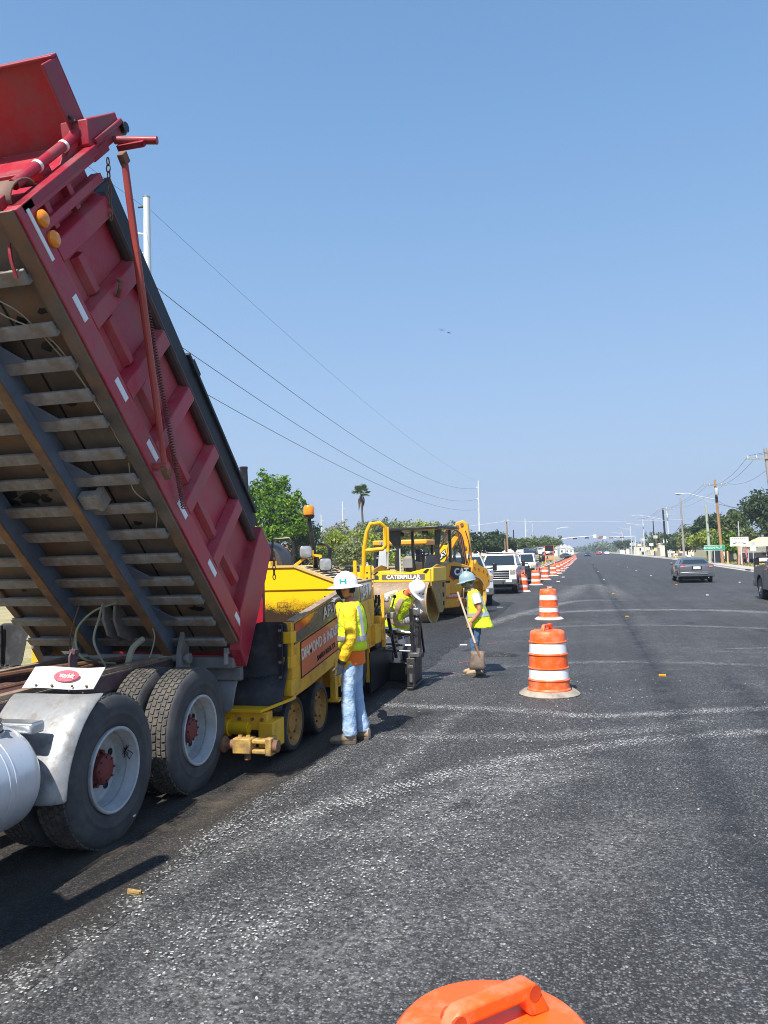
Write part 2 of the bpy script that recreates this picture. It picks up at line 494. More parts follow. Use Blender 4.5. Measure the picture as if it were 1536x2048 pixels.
# pavement and driveways on the right
sheet('pavement', [(right_edge(y)+.19, y) for y in ys] + [(right_edge(y)+1.6, y) for y in reversed(ys)], M_conc(), .12)
def grassmat():
    m, n, l, b = nodes_mat('dry_grass')
    tc = N(n, l, 'ShaderNodeTexCoord').outputs['Object']
    f1 = N(n, l, 'ShaderNodeTexNoise', {'Vector': tc, 'Scale': .5, 'Detail': 6., 'Roughness': .7}).outputs[0]
    f2 = N(n, l, 'ShaderNodeTexNoise', {'Vector': tc, 'Scale': 14., 'Detail': 5.}).outputs[0]
    c = ramp(n, l, f1, [(.3, (.44, .36, .21)), (.52, (.34, .29, .14)), (.75, (.20, .22, .075))])
    c = N(n, l, 'ShaderNodeHueSaturation', {'Value': maprange(n, l, f2, .3, .7, .6, 1.3), 'Color': c}).outputs[0]
    l.new(c, b.inputs['Base Color']); b.inputs['Roughness'].default_value = .95
    return m
M_grass = grassmat()
sheet('verge', [(left_edge(y)-.19, y) for y in ys] + [(left_edge(y)-9, y) for y in reversed(ys)], M_grass, .10)
sheet('verge', [(right_edge(y)+1.6, y) for y in ys] + [(right_edge(y)+6, y) for y in reversed(ys)], M_grass, .09)
# tack coated strip the truck stands on, and the fresh mat behind the paver
def ragged(xs, y0, y1, step, amp, seed):
    rnd = random.Random(seed); out = []; y = y0
    while (y <= y1 if step > 0 else y >= y1):
        out.append((xs+rnd.uniform(-amp, amp), y)); y += step*rnd.uniform(.6, 1.4)
    return out
sheet('tack_coat', ragged(-2.62, -12, 8.6, .16, .035, 3) + [(-3.0, 12.0), (-6.6, 12.0), (-6.6, -12)], M_tack, .004)
mb = MB()
rnd = random.Random(5)
yy = [11.3+.25*i for i in range(80)]
rings = []
for i, y in enumerate(yy):
    xe = -2.82+rnd.uniform(-.05, .05)
    h = .05 if 0 < i < 79 else .008
    rings.append([(-6.5, y, .003), (-6.45, y, h), (xe-.08, y, h+rnd.uniform(-.006, .006)), (xe, y, h*.5), (xe+.07+rnd.uniform(0, .05), y, .003)])
mb.loft(rings, closed=False, caps=False)
mb.build('fresh_asphalt_mat', M_mat, kind='structure')
D1 = dustmat('chalk_dust_bold', 1.05, .62)
D2 = dustmat('chalk_dust', .95, .62, fine=True)
D3 = dustmat('chalk_dust_faint', .62, .55, fine=True)
D4 = dustmat('chalk_chips', .31, .62)
D5 = dustmat('tan_dust', .8, .32)
track('dust_track', [(-2.86, -1), (-2.78, 2), (-2.74, 3.16), (-2.66, 4.12), (-2.66, 5.65), (-2.5, 6.95), (-2.3, 8.2)], .30, D5)
track('dust_track', [(-2.80, -1), (-2.70, 2), (-2.62, 3.1), (-2.56, 4.0), (-2.38, 5.08), (-1.85, 6.91), (-1.63, 9.31), (-1.3, 11)], .34, D4)
track('dust_track', [(-3.0, 4.9), (-2.5, 5.4), (-2.2, 5.75), (-1.9, 6.14), (-1.25, 7.02), (-.45, 7.82), (.6, 8.59), (1.9, 9.15), (4.2, 9.6), (7, 9.8)], .42, D2)
track('dust_track', [(-2.3, 5.0), (-1.7, 5.5), (-1.2, 6.3), (-.5, 7.1), (.3, 7.7)], .8, D4)
track('dust_track', [(-2.9, 10.3), (-2.38, 10.05), (-.95, 9.96), (-.11, 9.7), (.69, 9.9), (2.08, 10.43), (4.5, 11)], .42, D2)
track('dust_track', [(-2.5, 8.3), (-1.5, 8.43), (-.5, 8.6), (.6, 9.1), (1.6, 9.9)], .5, D3)
track('chip_scatter', [(-2.3, 3.2), (-1.7, 4.2), (-1.2, 5.2), (-.8, 6.6), (-.5, 7.8)], 1.2, D4)
track('chip_scatter', [(-2.2, 2.6), (-1.3, 3.6), (-.2, 5), (.6, 6.6)], 1.3, dustmat('sparse_chips', .12, .6))
track('dust_track', [(-2.4, 12.2), (-1.6, 13.5), (-.4, 14.2), (1.2, 14.4), (3.5, 14)], .45, D3)
track('dust_track', [(-3.2, 16.5), (-2.9, 20), (-2.3, 24), (-1.4, 28), (-.6, 31), (.4, 32), (2, 31)], .7, D2)
track('dust_track', [(-2.4, 24.5), (-.6, 26), (1.4, 26.6), (3.9, 26.2), (5.6, 24.6), (7.2, 21.5)], 1.1, D2)
track('dust_track', [(-2.2, 19.5), (-.5, 21), (1.5, 21.3), (4, 20.4), (6, 19)], .6, D3)
track('dust_track', [(-1.0, 30), (-.7, 38), (-.2, 44), (.4, 46.5), (.9, 44), (1.15, 38), (1.5, 31)], 1.6, dustmat('chalk_dust_far', .7, .5))
track('dust_track', [(2.2, 16.2), (4.6, 16.8), (7, 17.2), (9, 17)], .3, D3)
# paving seam, just a darker pressed line
M_seam = pm('paving_seam', (.040, .040, .042), .8, amt=.8, scale=3)
mb = MB()
for y in range(14, 200, 2):
    x = 1.02 + .1*math.sin(y*.13)*.3
    mb.span((x-.022, y, .0075), (x+.022, y+1.7, .0085))
mb.build('paving_seam', M_seam, kind='structure')

# soft darker band along the paving joint, and drips of oil and bitumen
def stainmat(name, col, dens, sc):
    m, n, l, b = nodes_mat(name)
    tc = N(n, l, 'ShaderNodeTexCoord').outputs['Object']
    at = N(n, l, 'ShaderNodeAttribute', attribute_name='across').outputs['Fac']
    n1 = N(n, l, 'ShaderNodeTexNoise', {'Vector': tc, 'Scale': sc, 'Detail': 6., 'Roughness': .7}).outputs[0]
    a = math2(n, l, 'MULTIPLY', at, maprange(n, l, n1, .38, .68, 0, dens))
    l.new(N(n, l, 'ShaderNodeMath', {0: a, 1: .85}, operation='MINIMUM').outputs[0], b.inputs['Alpha'])
    b.inputs['Base Color'].default_value = (*col, 1); b.inputs['Roughness'].default_value = .55
    return m
S1 = stainmat('bitumen_joint_band', (.028, .028, .030), .55, 2.2)
S2 = stainmat('oil_stain', (.018, .017, .017), .8, 4.)
track('joint_band', [(1.12, 120), (1.12, 70), (1.1, 35), (1.05, 14.7), (.95, 6.7), (.95, 3.5), (1.0, 0)], .55, S1, False)
track('joint_band', [(2.1, 14), (1.9, 8), (1.7, 4.5), (1.6, 2)], .5, S1)
rs_ = random.Random(21)
for k in range(16):
    x, y = rs_.uniform(-2.2, 4.5), rs_.uniform(3.0, 22)
    if k < 6: x, y = rs_.uniform(-2.5, -.8), rs_.uniform(9, 17)
    L = rs_.uniform(.15, .5); a = rs_.uniform(-.3, .3)
    track('oil_stain', [(x-L*a, y-L), (x, y), (x+L*a, y+L)], rs_.uniform(.15, .45), S2)
track('dust_film', [(-4.2, 3), (-3.4, 4.5), (-2.95, 6), (-2.8, 7.5)], .5, stainmat('tan_dust_streak', (.16, .13, .095), .5, 3.))
# ================================================================== DUMP TRUCK
TX = -4.47
truck = thing('dump_truck', 'large red dump truck with its bed tipped up, backed against the yellow paver', 'dump truck', (TX, 5.5, 0))
# bed frame : x world, s along the floor from the tail, t away from the floor
bs, bt = V((0, -.72, .695)), V((0, .695, .72))
MBED = Matrix(((1, 0, 0, 0), (0, bs.y, bt.y, 7.16), (0, bs.z, bt.z, 1.07), (0, 0, 0, 1)))
def bp(x, s, t): return MBED @ V((x, s, t))
XR, XL, XI = -3.28, -5.66, -3.375
M_under = pm('grimy_underbody', (.21, .165, .12), .85, c2=(.10, .085, .07), amt=.9, scale=2.6, grime=(.26, .13, .06), gamt=.7, gscale=1.7, thr=.54, bump=.15, bscale=14)
M_under2 = pm('dusty_grey_beam', (.36, .34, .31), .8, c2=(.20, .185, .165), amt=.9, scale=5, grime=(.22, .16, .10), gamt=.7, gscale=4, thr=.55, bump=.1)
M_blue = pm('blue_grey_primer', (.15, .20, .28), .65, c2=(.10, .13, .18), amt=.8, scale=4, grime=(.16, .15, .13), gamt=.4, gscale=6)
M_flange = pm('rusted_flange', (.30, .155, .06), .8, c2=(.16, .09, .05), amt=.9, scale=5, grime=(.12, .10, .09), gamt=.6, gscale=6)
RP, RS = M_red(), M_redr()
mb = MB(MBED)
mb.span((XL+.05, 0, .004), (XI-.02, 4.47, .03), 1)                          # floor plate
mb.span((XI-.02, .0, .03), (XI, 4.47, 1.0), 0)                              # near side sheet
mb.span((XL+.08, .0, .03), (XL+.10, 4.47, 1.0), 0)
mb.span((XL+.1, 4.44, .03), (XI-.02, 4.47, 1.34), 0)                        # headboard
bed = mb.build('dump_body', [RS, M_under], truck)
# splashes of bitumen on the floor sheet
M_tar = pm('bitumen_splash', (.012, .011, .011), .5, amt=.5)
rnd = random.Random(4)
mb = MB(MBED)
for k in range(46):
    cx, cs = rnd.uniform(-5.4, -3.5), rnd.uniform(.4, 4.2)
    if k < 10: cx, cs = -4.55+rnd.uniform(-.35, .25), 2.2+rnd.uniform(-.12, .12)
    r = rnd.uniform(.012, .05) * (1.6 if k < 10 else 1)
    pts = []
    for j in range(11):
        a = 2*PI*j/11; q = r*rnd.uniform(.55, 1.25)
        pts.append((cx+q*math.cos(a)*1.5, cs+q*math.sin(a), .0015 if k % 2 else .0005))
    mb.add(pts, [tuple(range(11))])
mb.build('tar_stain', M_tar, bed, kind='stuff')
# floor seams
for x in (-3.78, -5.05):
    mb = MB(MBED); mb.span((x-.006, .02, -.004), (x+.006, 4.4, .006)); mb.build('weld_seam', M_dark(), bed)
# cross members: pressed channels, 14 of them
mb = MB(MBED)
cs = [(-.052, .004), (-.052, -.10), (.05, -.10), (.05, -.07), (-.02, -.07), (-.02, .004)]
prof = [(s, t) for s, t in cs]
mb.loft([[(x, s, t) for s, t in prof] for x in (XL+.02, XI-.03)])
cm0 = mb.build('cross_member', M_under2, bed, bevel=.006)
slist = [4.1, 3.72, 3.45, 3.18, 2.94, 2.64, 2.38, 2.07, 1.77, 1.47, 1.17, .91, .60, .28]
B3 = MBED.to_3x3()
def bedshift(ds, dt=0, dx=0): return Matrix.Translation(B3 @ V((dx, ds, dt)))
cm0.location = B3 @ V((0, slist[0], 0))
for s in slist[1:]:
    c = cm0.copy(); COL.objects.link(c); c.parent = bed; c.location = B3 @ V((0, s, 0))
# the two long rails and their gussets
for xa in (-4.03, -4.87):
    mb = MB(MBED)
    mb.span((xa, .02, -.205), (xa+.075, 3.75, -.002), 0)
    mb.span((xa-.01, .01, -.225), (xa+.085, 3.76, -.205), 1)
    mb.build('bed_rail', [M_blue, M_flange], bed, bevel=.005)
mb = MB(MBED)
mb.prism([(0, 0), (.2, 0), (.0, .2)], -.104, -.096, M=Matrix.Translation((-3.952, 0, 0)))
g0 = mb.build('gusset', M_blue, bed)
g0.location = B3 @ V((0, 2.99, 0))
for s in (2.43, 1.22, .64, 3.5):
    c = g0.copy(); COL.objects.link(c); c.parent = bed; c.location = B3 @ V((0, s, 0))
mb = MB(MBED)
mb.span((-3.94, 2.16, -.19), (-3.74, 2.30, -.105)); mb.span((-3.80, 2.15, -.20), (-3.75, 2.31, -.06))
mb.build('hose_bracket', M_under2, bed, bevel=.008)
# hoist lug on the centre line
mb = MB(MBED)
for x in (-4.52, -4.40): mb.prism([(.25, 0), (.85, 0), (.72, -.16), (.55, -.22), (.38, -.16)], x, x+.03, M=Matrix(((0, 0, 1, 0), (1, 0, 0, 0), (0, 1, 0, 0), (0, 0, 0, 1))))
mb.build('hoist_lug', M_under2, bed, bevel=.006)
# sill with reflective tape
mb = MB(MBED)
mb.span((XI-.01, .0, -.03), (XR+.0, 4.50, .165))
sill = mb.build('side_sill', RS, bed, bevel=.008)
mb = MB(MBED); mb.span((XI-.03, .02, -.055), (XR-.02, 4.5, -.031)); mb.build('sill_edge', M_under, bed)
for s in (3.76, 3.09, 2.51, 1.87, 1.14, .40):
    mb = MB(MBED)
    mb.prism([(-.095, -.028), (.095, -.028), (.095, .028), (-.095, .028)], 0, .004, M=frame((XR, s, .092), (0, 1, 0), (0, 0, 1)))
    mb.build('reflective_tape', M_refl(), sill)
mb = MB(MBED); mb.span((XR, 4.12, .05), (XR+.004, 4.46, .085)); mb.build('reflective_tape', M_refl(), sill)
for s, t in ((4.36, .155), (4.22, .165)):
    mb = MB(MBED)
    mb.lathe([(.056, 0), (.056, .018), (.047, .026), (.044, .03), (.025, .038), (.0, .04)], 18, M=place((XR+.002, s, t+.0), (1, 0, 0)))
    mb.build('marker_light', M_amber(), sill)
# ribs, perpendicular to the floor
for s in (4.12, 3.61, 3.01, 2.45, 1.80, 1.12):
    mb = MB(MBED)
    mb.loft([[(XI, s-.10, .17), (XR, s-.065, .17), (XR, s+.065, .17), (XI, s+.10, .17)],
             [(XI, s-.10, 1.0), (XR+.0, s-.065, .97), (XR+.0, s+.065, .97), (XI, s+.10, 1.0)]])
    mb.build('side_rib', RS, bed, bevel=.008)
mb = MB(MBED)                                                              # long mid rail with a sloping lower face
for a, b in ((4.0, 3.71), (3.51, 3.11), (2.91, 2.55), (2.35, 1.90), (1.70, 1.22), (1.02, .58)):
    mb.loft([[(XI, s, .36), (XI+.05, s, .40), (XI+.05, s, .47), (XI, s, .50)] for s in (a-.004, b+.004)])
mb.build('mid_rail', RS, bed, bevel=.005)
mb = MB(MBED)                                                              # second thin vertical stiffener rails at the front
for a, b in ((4.45, 4.23),):
    mb.span((XI, b, .3), (XI+.06, a, .36)); mb.span((XI, b, .62), (XI+.06, a, .68))
for s in (4.30, 4.44): mb.span((XI, s-.03, .17), (XR-.01, s+.03, 1.05))
mb.build('corner_stiffener', RS, bed, bevel=.006)
mb = MB(MBED)                                                              # rear corner post
MP = Matrix(((0, 0, 1, 0), (1, 0, 0, 0), (0, 1, 0, 0), (0, 0, 0, 1)))
mb.prism([(.43, .165), (.58, .83), (.63, 1.16), (.27, 1.15), (.15, .69), (-.04, -.14), (.18, -.10), (.24, -.03)], XI-.02, XR+.012, M=MP)
mb.build('rear_post', RS, bed, bevel=.01)
mb = MB(MBED)
mb.prism([(.43, .165), (.58, .83), (.63, 1.16), (.27, 1.15), (.15, .69), (-.04, -.14), (.18, -.10), (.24, -.03)], XL, XL+.1, M=MP)
mb.build('rear_post', M_under, bed)
# top rail, black side board
mb = MB(MBED); mb.tube([(XR-.06, .62, 1.0), (XR-.06, 4.2, 1.0)], .045, 10); mb.build('top_rail', pm('brown_shaded_rail', (.09, .035, .03), .7, c2=(.03, .025, .022), amt=.9, scale=3), bed)  # dark brown carries the rolled rail's shading in its colour
M_navy = pm('black_side_board', (.014, .018, .026), .6, c2=(.026, .03, .04), amt=.8, scale=2, grime=(.05, .05, .055), gamt=.5, gscale=3)
mb = MB(MBED)
mb.span((-3.47, .5, 1.0), (-3.43, 2.55, 1.40)); mb.span((-3.475, 2.47, 1.0), (-3.425, 4.2, 1.37))
mb.span((-3.48, .62, 1.38), (-3.40, 2.6, 1.415)); mb.span((-3.48, 2.35, 1.372), (-3.395, 2.52, 1.435))
mb.build('side_board', M_navy, bed, bevel=.006)
mb = MB(MBED)                                                              # far side: sill, ribs and board seen from elsewhere
mb.span((XL, .0, -.03), (XL+.09, 4.5, .165))
mb.span((XL+.12, .5, 1.0), (XL+.16, 4.2, 1.40), 1)
mb.build('far_side_sill', [M_under, M_navy], bed, bevel=.008)
for s in (4.12, 3.61, 3.01, 2.45, 1.80, 1.12):
    mb = MB(MBED); mb.span((XL, s-.07, .17), (XL+.08, s+.07, 1.0)); mb.build('side_rib', RS, bed)
# headboard details, shield
mb = MB(MBED)
mb.span((XL+.1, 4.47, 1.335), (-3.42, 5.06, 1.352)); 
mb.span((XL+.1, 5.04, 1.27), (-3.42, 5.06, 1.336)); mb.span((-3.44, 4.60, 1.13), (-3.42, 5.04, 1.336))
mb.span((XL+.1, 4.60, 1.13), (XL+.12, 5.04, 1.336))
mb.loft([[(-3.44, 4.474, .80), (-3.38, 4.474, .80), (-3.38, 4.62, 1.13), (-3.44, 4.62, 1.13)], [(-3.44, 4.474, .95), (-3.38, 4.474, .95), (-3.38, 4.56, 1.14), (-3.44, 4.56, 1.14)]])
mb.build('cab_shield', RP, bed, bevel=.006)
mb = MB(MBED)
mb.span((XI-.02, 4.44, .03), (XR, 4.50, 1.12)); mb.span((XL, 4.44, .03), (XL+.1, 4.5, 1.12))
mb.span((XL+.1, 4.47, .55), (XI-.02, 4.54, .66)); mb.span((XL+.1, 4.47, 0), (XI-.02, 4.56, .09))
mb.build('headboard_frame', RP, bed, bevel=.006)
mb = MB(MBED); mb.tube([(-3.40, 4.57, .22), (-3.40, 4.58, 1.16)], .035, 12)
pipe = mb.build('tarp_pipe', RP, bed)
for t in (.52, .90):
    mb = MB(MBED); mb.cyl((-3.40, 4.572, t), (-3.40, 4.574, t+.03), .040, 14); mb.build('white_clamp', M_white(), pipe)
mb = MB(MBED); mb.loft([[(x, 4.505+.09*math.sin(a), .06+.16*(1-math.cos(a))) for x in (-3.62, -3.36)] for a in [i*PI/10 for i in range(11)]], closed=False, caps=False)
o = mb.build('curved_mudguard', pm('mud_brown_sheet', (.19, .10, .07), .7, amt=.6), bed)
sm = o.modifiers.new('thick', 'SOLIDIFY'); sm.thickness = .012
mb = MB(MBED)                                                              # bracket box at the top corner
mb.prism([(4.66, 1.18), (4.58, 1.60), (4.42, 1.58), (4.42, 1.10), (4.52, 1.08)], -3.52, -3.30, M=MP)
mb.span((-3.56, 4.40, 1.05), (-3.29, 4.47, 1.3)); mb.span((-3.54, 4.49, 1.15), (-3.28, 4.53, 1.62))
cb = mb.build('corner_bracket', RP, bed, bevel=.008)
mb = MB(MBED); mb.cyl((-3.50, 4.46, 1.62), (-3.30, 4.46, 1.62), .055, 14); mb.cyl((-3.31, 4.46, 1.62), (-3.27, 4.46, 1.62), .04, 10)
mb.build('tarp_motor', M_blkm(), cb)
mb = MB(MBED); mb.tube([(-3.30, 4.43, 1.43), (-2.98, 4.37, 1.46)], .03, 12); mb.span((-3.28, 4.36, 1.38), (-3.06, 4.40, 1.42)); mb.build('tarp_pivot', RP, cb)
mb = MB(MBED); mb.tube([(-3.36, 4.58, 1.15), (-3.42, 4.60, 1.22), (-3.46, 4.66, 1.24), (-3.43, 4.70, 1.17), (-3.37, 4.66, 1.14)], .012, 6); mb.build('cable_loop', M_blkm(), cb)
# tarp arm, spring
mb = MB(MBED)
A0, A1 = (-3.19, 2.40, .02), (-3.19, 4.36, 1.28)
mb.tube([A0, (-3.19, 2.9, .342), (-3.19, 3.5, .727), (-3.19, 3.9, .985), A1], [.022, .026, .03, .028, .026], 10)
mb.cyl((-3.28, 2.40, .02), (-3.16, 2.40, .02), .03, 10)
M_arm = pm('faded_red_arm', (.45, .085, .05), .5, c2=(.30, .03, .04), amt=.9, scale=1.2)
arm = mb.build('tarp_arm', M_arm, bed)
for a_, b_ in (((-3.215, 2.3, -.03), (-3.165, 2.42, .04)), ((-3.215, 4.30, 1.22), (-3.165, 4.38, 1.30))):
    mb = MB(MBED); mb.span(a_, b_); mb.build('arm_clevis', M_rust(), arm, bevel=.006)
pts = []
n_t = 74
for i in range(n_t*7+1):
    f = i/(n_t*7); a = 2*PI*i/7
    pts.append((-3.235+.02*math.cos(a), 3.36-1.45*f-.02*math.sin(a)*.45, .79-.73*f+.02*math.sin(a)*.9))
mb = MB(MBED); mb.tube(pts, .0055, 4); mb.build('tension_spring', pm('brown_spring', (.16, .07, .05), .6, amt=.7), bed)
mb = MB(MBED); mb.tube([(XR+.01, 3.60, .55), (XR+.05, 3.66, .56), (XR+.055, 3.69, .60), (XR+.02, 3.71, .62)], .015, 7); mb.build('tarp_hook', M_rust(), bed)
# hanging chain
mb = MB()
p = bp(-3.27, 4.36, 1.17)
for k in range(9):
    c = p + V((0.0, .004*k, -.050*k)); a = 0 if k % 2 else PI/2
    pts = [c + V((.016*math.cos(q)*math.cos(a), .016*math.cos(q)*math.sin(a), .032*math.sin(q))) for q in [j*PI/4 for j in range(8)]]
    mb.tube(pts, .005, 5, closed=True)
mb.build('hanging_chain', M_rust(), bed)
# tailgate hanging from its top pins, tail skirt
mb = MB()
tp = bp(0, .20, 1.1)
mb.span((XL+.1, tp.y-.02, .95), (XR-.10, tp.y+.05, tp.z), 0)
for k in range(5): mb.span((XL+.1+.5*k, tp.y+.05, 1.0), (XL+.2+.5*k, tp.y+.11, tp.z-.02), 0)
tg = mb.build('tailgate', RP, truck, bevel=.01)
mb = MB(); 
for k in range(6):
    c = V((XR+.0, tp.y+.07, tp.z+.05-.05*k)); a = 0 if k % 2 else PI/2
    pts = [c + V((.016*math.cos(q)*math.cos(a), .016*math.cos(q)*math.sin(a), .032*math.sin(q))) for q in [j*PI/4 for j in range(8)]]
    mb.tube(pts, .006, 5, closed=True)
mb.build('tailgate_chain', M_rust(), tg)
mb = MB()
M_dustg = pm('dust_grey_sheet', (.27, .26, .24), .8, c2=(.17, .165, .16), amt=.8, scale=4, grime=(.10, .095, .09), gamt=.5, gscale=5)
mb.span((XL+.1, 7.02, .93), (XR-.1, 7.16, 1.04)); mb.span((XL+.1, 7.10, .80), (XR-.06, 7.17, .93))
mb.build('tail_skirt', M_dustg, truck, bevel=.012)
# ---- chassis
M_maroon = pm('maroon_chassis', (.115, .055, .065), .6, c2=(.075, .045, .05), amt=.8, scale=3, grime=(.22, .17, .14), gamt=.55, gscale=4, bump=.08)
M_tan = pm('rubbed_flange', (.34, .25, .17), .7, c2=(.2, .12, .09), amt=.9, scale=5)
fz = lambda y: 1.05 - .012*(y-5)
for x0, x1, out in ((-4.03, -3.94, 1), (-4.95, -4.86, -1)):
    mb = MB()
    web = x1-.012 if out > 0 else x0
    mb.span((web, -2.2, .77), (web+.012, 6.85, 1.045), 0)
    mb.span((x0, -2.2, 1.045), (x1, 6.85, 1.062), 1); mb.span((x0, -2.2, .755), (x1, 6.85, .77), 0)
    mb.span((x0+.005, 1, 1.062), (x1-.01, 6.6, 1.10), 1)                 # packing strip
    fr = mb.build('chassis_rail', [M_maroon, M_tan], truck, bevel=.004)
mb = MB(); mb.span((-3.945, 3.0, .90), (-3.925, 6.85, .915)); mb.build('rail_seam', M_dark(), truck)
for y in (3.4, 4.9, 5.6, 6.2, 6.75):
    mb = MB(); mb.span((-4.86, y-.05, .80), (-4.03, y+.05, 1.0)); mb.build('chassis_crossmember', M_maroon, truck)
mb = MB(); mb.tube([(-4.7, 2.5, 1.13), (-4.66, 4.2, 1.14), (-4.5, 5.5, 1.12), (-4.3, 6.6, 1.08)], .025, 8); mb.tube([(-4.3, 2.5, 1.16), (-4.34, 4.0, 1.15), (-4.4, 5.0, 1.15)], .02, 8)
mb.tube([(-4.1, 4.6, 1.12), (-4.05, 5.2, 1.13), (-4.25, 6.0, 1.10)], .015, 6); mb.build('brake_pipe', M_rust(), truck)
mb = MB(); mb.prism([(-.05, 0), (.05, 0), (.05, .30), (.0, .36), (-.05, .30)], 0, .016, M=frame((-3.92, 5.28, .98), (0, 1, 0), (0, 0, 1))); mb.prism([(0, 0), (.06, 0), (.06, .04), (0, .04)], 0, .05, M=frame((-3.93, 5.26, 1.29), (0, 1, 0), (0, 0, 1)))
mb.build('bed_guide', M_maroon, truck, bevel=.004)
# loose hoses and wires between chassis and bed
def wire(name, pts, r, m, par): 
    mb = MB(); mb.tube(smooth_line(pts, 8), r, 6); return mb.build(name, m, par)
M_hose = pm('pale_cloth_hose', (.45, .40, .28), .8, amt=.6, scale=10)
wire('air_hose', [(-4.25, 6.2, 1.06), (-4.3, 6.1, 1.3), (-4.35, 6.25, 1.5), (-4.38, 6.35, 1.62)], .010, M_hose, truck)
wire('air_hose', [(-4.28, 6.4, 1.06), (-4.42, 6.1, 1.15), (-4.52, 6.15, 1.38), (-4.45, 6.3, 1.55), (-4.3, 6.45, 1.62)], .010, pm('pale_green_hose', (.40, .42, .22), .7, amt=.5), truck)
wire('air_hose', [(-4.12, 6.35, 1.06), (-4.1, 6.4, 1.2), (-4.05, 6.5, 1.28)], .028, M_hose, truck)
wire('air_hose', [(-4.6, 6.2, 1.02), (-4.66, 6.25, 1.3), (-4.6, 6.3, 1.6)], .007, M_rust(), truck)
wire('air_hose', [(-4.0, 6.5, 1.06), (-3.96, 6.55, 1.3), (-3.99, 6.45, 1.5)], .006, M_hose, truck)
wire('loose_wire', [bp(-3.55, 4.35, -.04), bp(-3.7, 4.05, -.12), bp(-3.6, 3.8, -.06), bp(-3.45, 3.2, -.03), bp(-3.42, 2.7, -.04)], .005, M_hose, bed)
wire('loose_wire', [bp(-3.95, 4.2, -.10), bp(-3.7, 3.9, -.14), bp(-3.5, 3.6, -.05), bp(-3.42, 3.0, -.06)], .005, M_hose, bed)
wire('loose_wire', [bp(-3.44, 2.5, -.03), bp(-3.5, 2.25, -.07), bp(-3.43, 2.0, -.03), bp(-3.5, 1.8, -.05)], .005, M_hose, bed)
wire('loose_wire', [bp(-3.46, 4.3, -.02), bp(-3.45, 4.22, -.09), bp(-3.44, 4.12, -.14)], .012, RP, bed)
# hinge
mb = MB(); mb.cyl((-5.05, 6.86, 1.05), (-3.78, 6.86, 1.05), .04, 14); mb.cyl((-3.80, 6.86, 1.05), (-3.76, 6.86, 1.05), .06, 6)
mb.prism([(-.10, -.12), (.12, -.12), (.09, .12), (.0, .26), (-.07, .10)], 0, .05, M=frame((-3.87, 6.86, 1.05), (0, 1, 0), (0, 0, 1)))
mb.prism([(-.10, -.12), (.12, -.12), (.09, .12), (.0, .26), (-.07, .10)], 0, .05, M=frame((-5.05, 6.86, 1.05), (0, 1, 0), (0, 0, 1)))
mb.build('bed_hinge', M_under2, truck, bevel=.008)
mb = MB(); mb.span((-3.45, 6.95, 1.08), (-3.40, 7.14, 1.14)); mb.span((-3.44, 6.93, .98), (-3.41, 6.98, 1.12)); mb.build('tailgate_latch', M_under2, truck, bevel=.006)
# hoist cylinder at the front of the bed
mb = MB(); mb.cyl((-4.45, 3.2, .9), (-4.45, 3.45, 2.2), .11, 18); mb.cyl((-4.45, 3.45, 2.2), (-4.45, 3.65, 3.2), .09, 18); mb.cyl((-4.45, 3.65, 3.2), (-4.45, 3.9, 4.1), .07, 18)
mb.build('hoist_cylinder', M_steel(), truck)
# ---- wheels
M_tyre = pm('tyre_rubber', (.038, .039, .043), .7, c2=(.058, .058, .06), amt=.8, scale=5, grime=(.115, .11, .105), gamt=.55, gscale=3.5, thr=.5, bump=.12, bscale=60)
M_tread = pm('worn_tread', (.075, .068, .058), .9, c2=(.045, .042, .038), amt=.9, scale=9, grime=(.14, .12, .095), gamt=.6, gscale=6, thr=.48, bump=.3, bscale=80)
M_rim = pm('pale_wheel_enamel', (.50, .51, .50), .5, c2=(.36, .37, .37), amt=.8, scale=4, grime=(.22, .20, .17), gamt=.5, gscale=5, thr=.53)
M_hubr = pm('red_hub', (.20, .022, .022), .55, c2=(.12, .02, .02), amt=.8, scale=10, grime=(.10, .07, .06), gamt=.7, gscale=14)
TR, TW = .525, .285
def tyre_prof(rr=TR, w=TW, rim=.292):
    h = w/2
    half = [(rim, h*.80), (rim+.015, h*.90), (rim+.05, h*.98), (rim+.085, h*.995), (rim+.09, h*1.02), (rim+.105, h*1.02), (rim+.11, h*.998), (rim+.135, h*1.0), (rr-.075, h*.985), (rr-.062, h*.96), (rr-.03, h*.90), (rr-.008, h*.82), (rr, h*.74)]
    return half
def make_tyre(parent, x, y, z=TR, nseg=64):
    M = place((x, y, z), (1, 0, 0))
    half = tyre_prof()
    mb = MB()
    prof = [(r, -h) for r, h in half] + [(r, h) for r, h in reversed(half)]
    mb.lathe(prof, 72, M, 0, caps=False)
    o = mb.build('tyre', M_tyre, parent, sharp=50)
    mb = MB()                                                        # tread blocks in five rows
    rows = [(-.108, -.070), (-.064, -.026), (-.020, .020), (.026, .064), (.070, .108)]
    for ri, (a, b) in enumerate(rows):
        n = 52
        for k in range(n):
            t0 = 2*PI*(k+.5*(ri % 2))/n; t1 = t0+2*PI/n*.80
            sk = .012*(1 if ri % 2 else -1)
            ro, ri_ = TR+.011, TR-.006
            vs = []
            for r_, sh in ((ri_, 0), (ro, .003)):
                for hh, tt in ((a+sh, t0+sh*2), (b-sh, t0+sh*2+sk), (b-sh, t1-sh*2+sk), (a+sh, t1-sh*2)):
                    vs.append((r_*math.cos(tt), r_*math.sin(tt), hh))
            mb.add(vs, [(4, 5, 6, 7), (0, 1, 5, 4), (1, 2, 6, 5), (2, 3, 7, 6), (3, 0, 4, 7)], 0, M)
    t = mb.build('tread_blocks', M_tread, parent, kind='stuff')
    return o, t
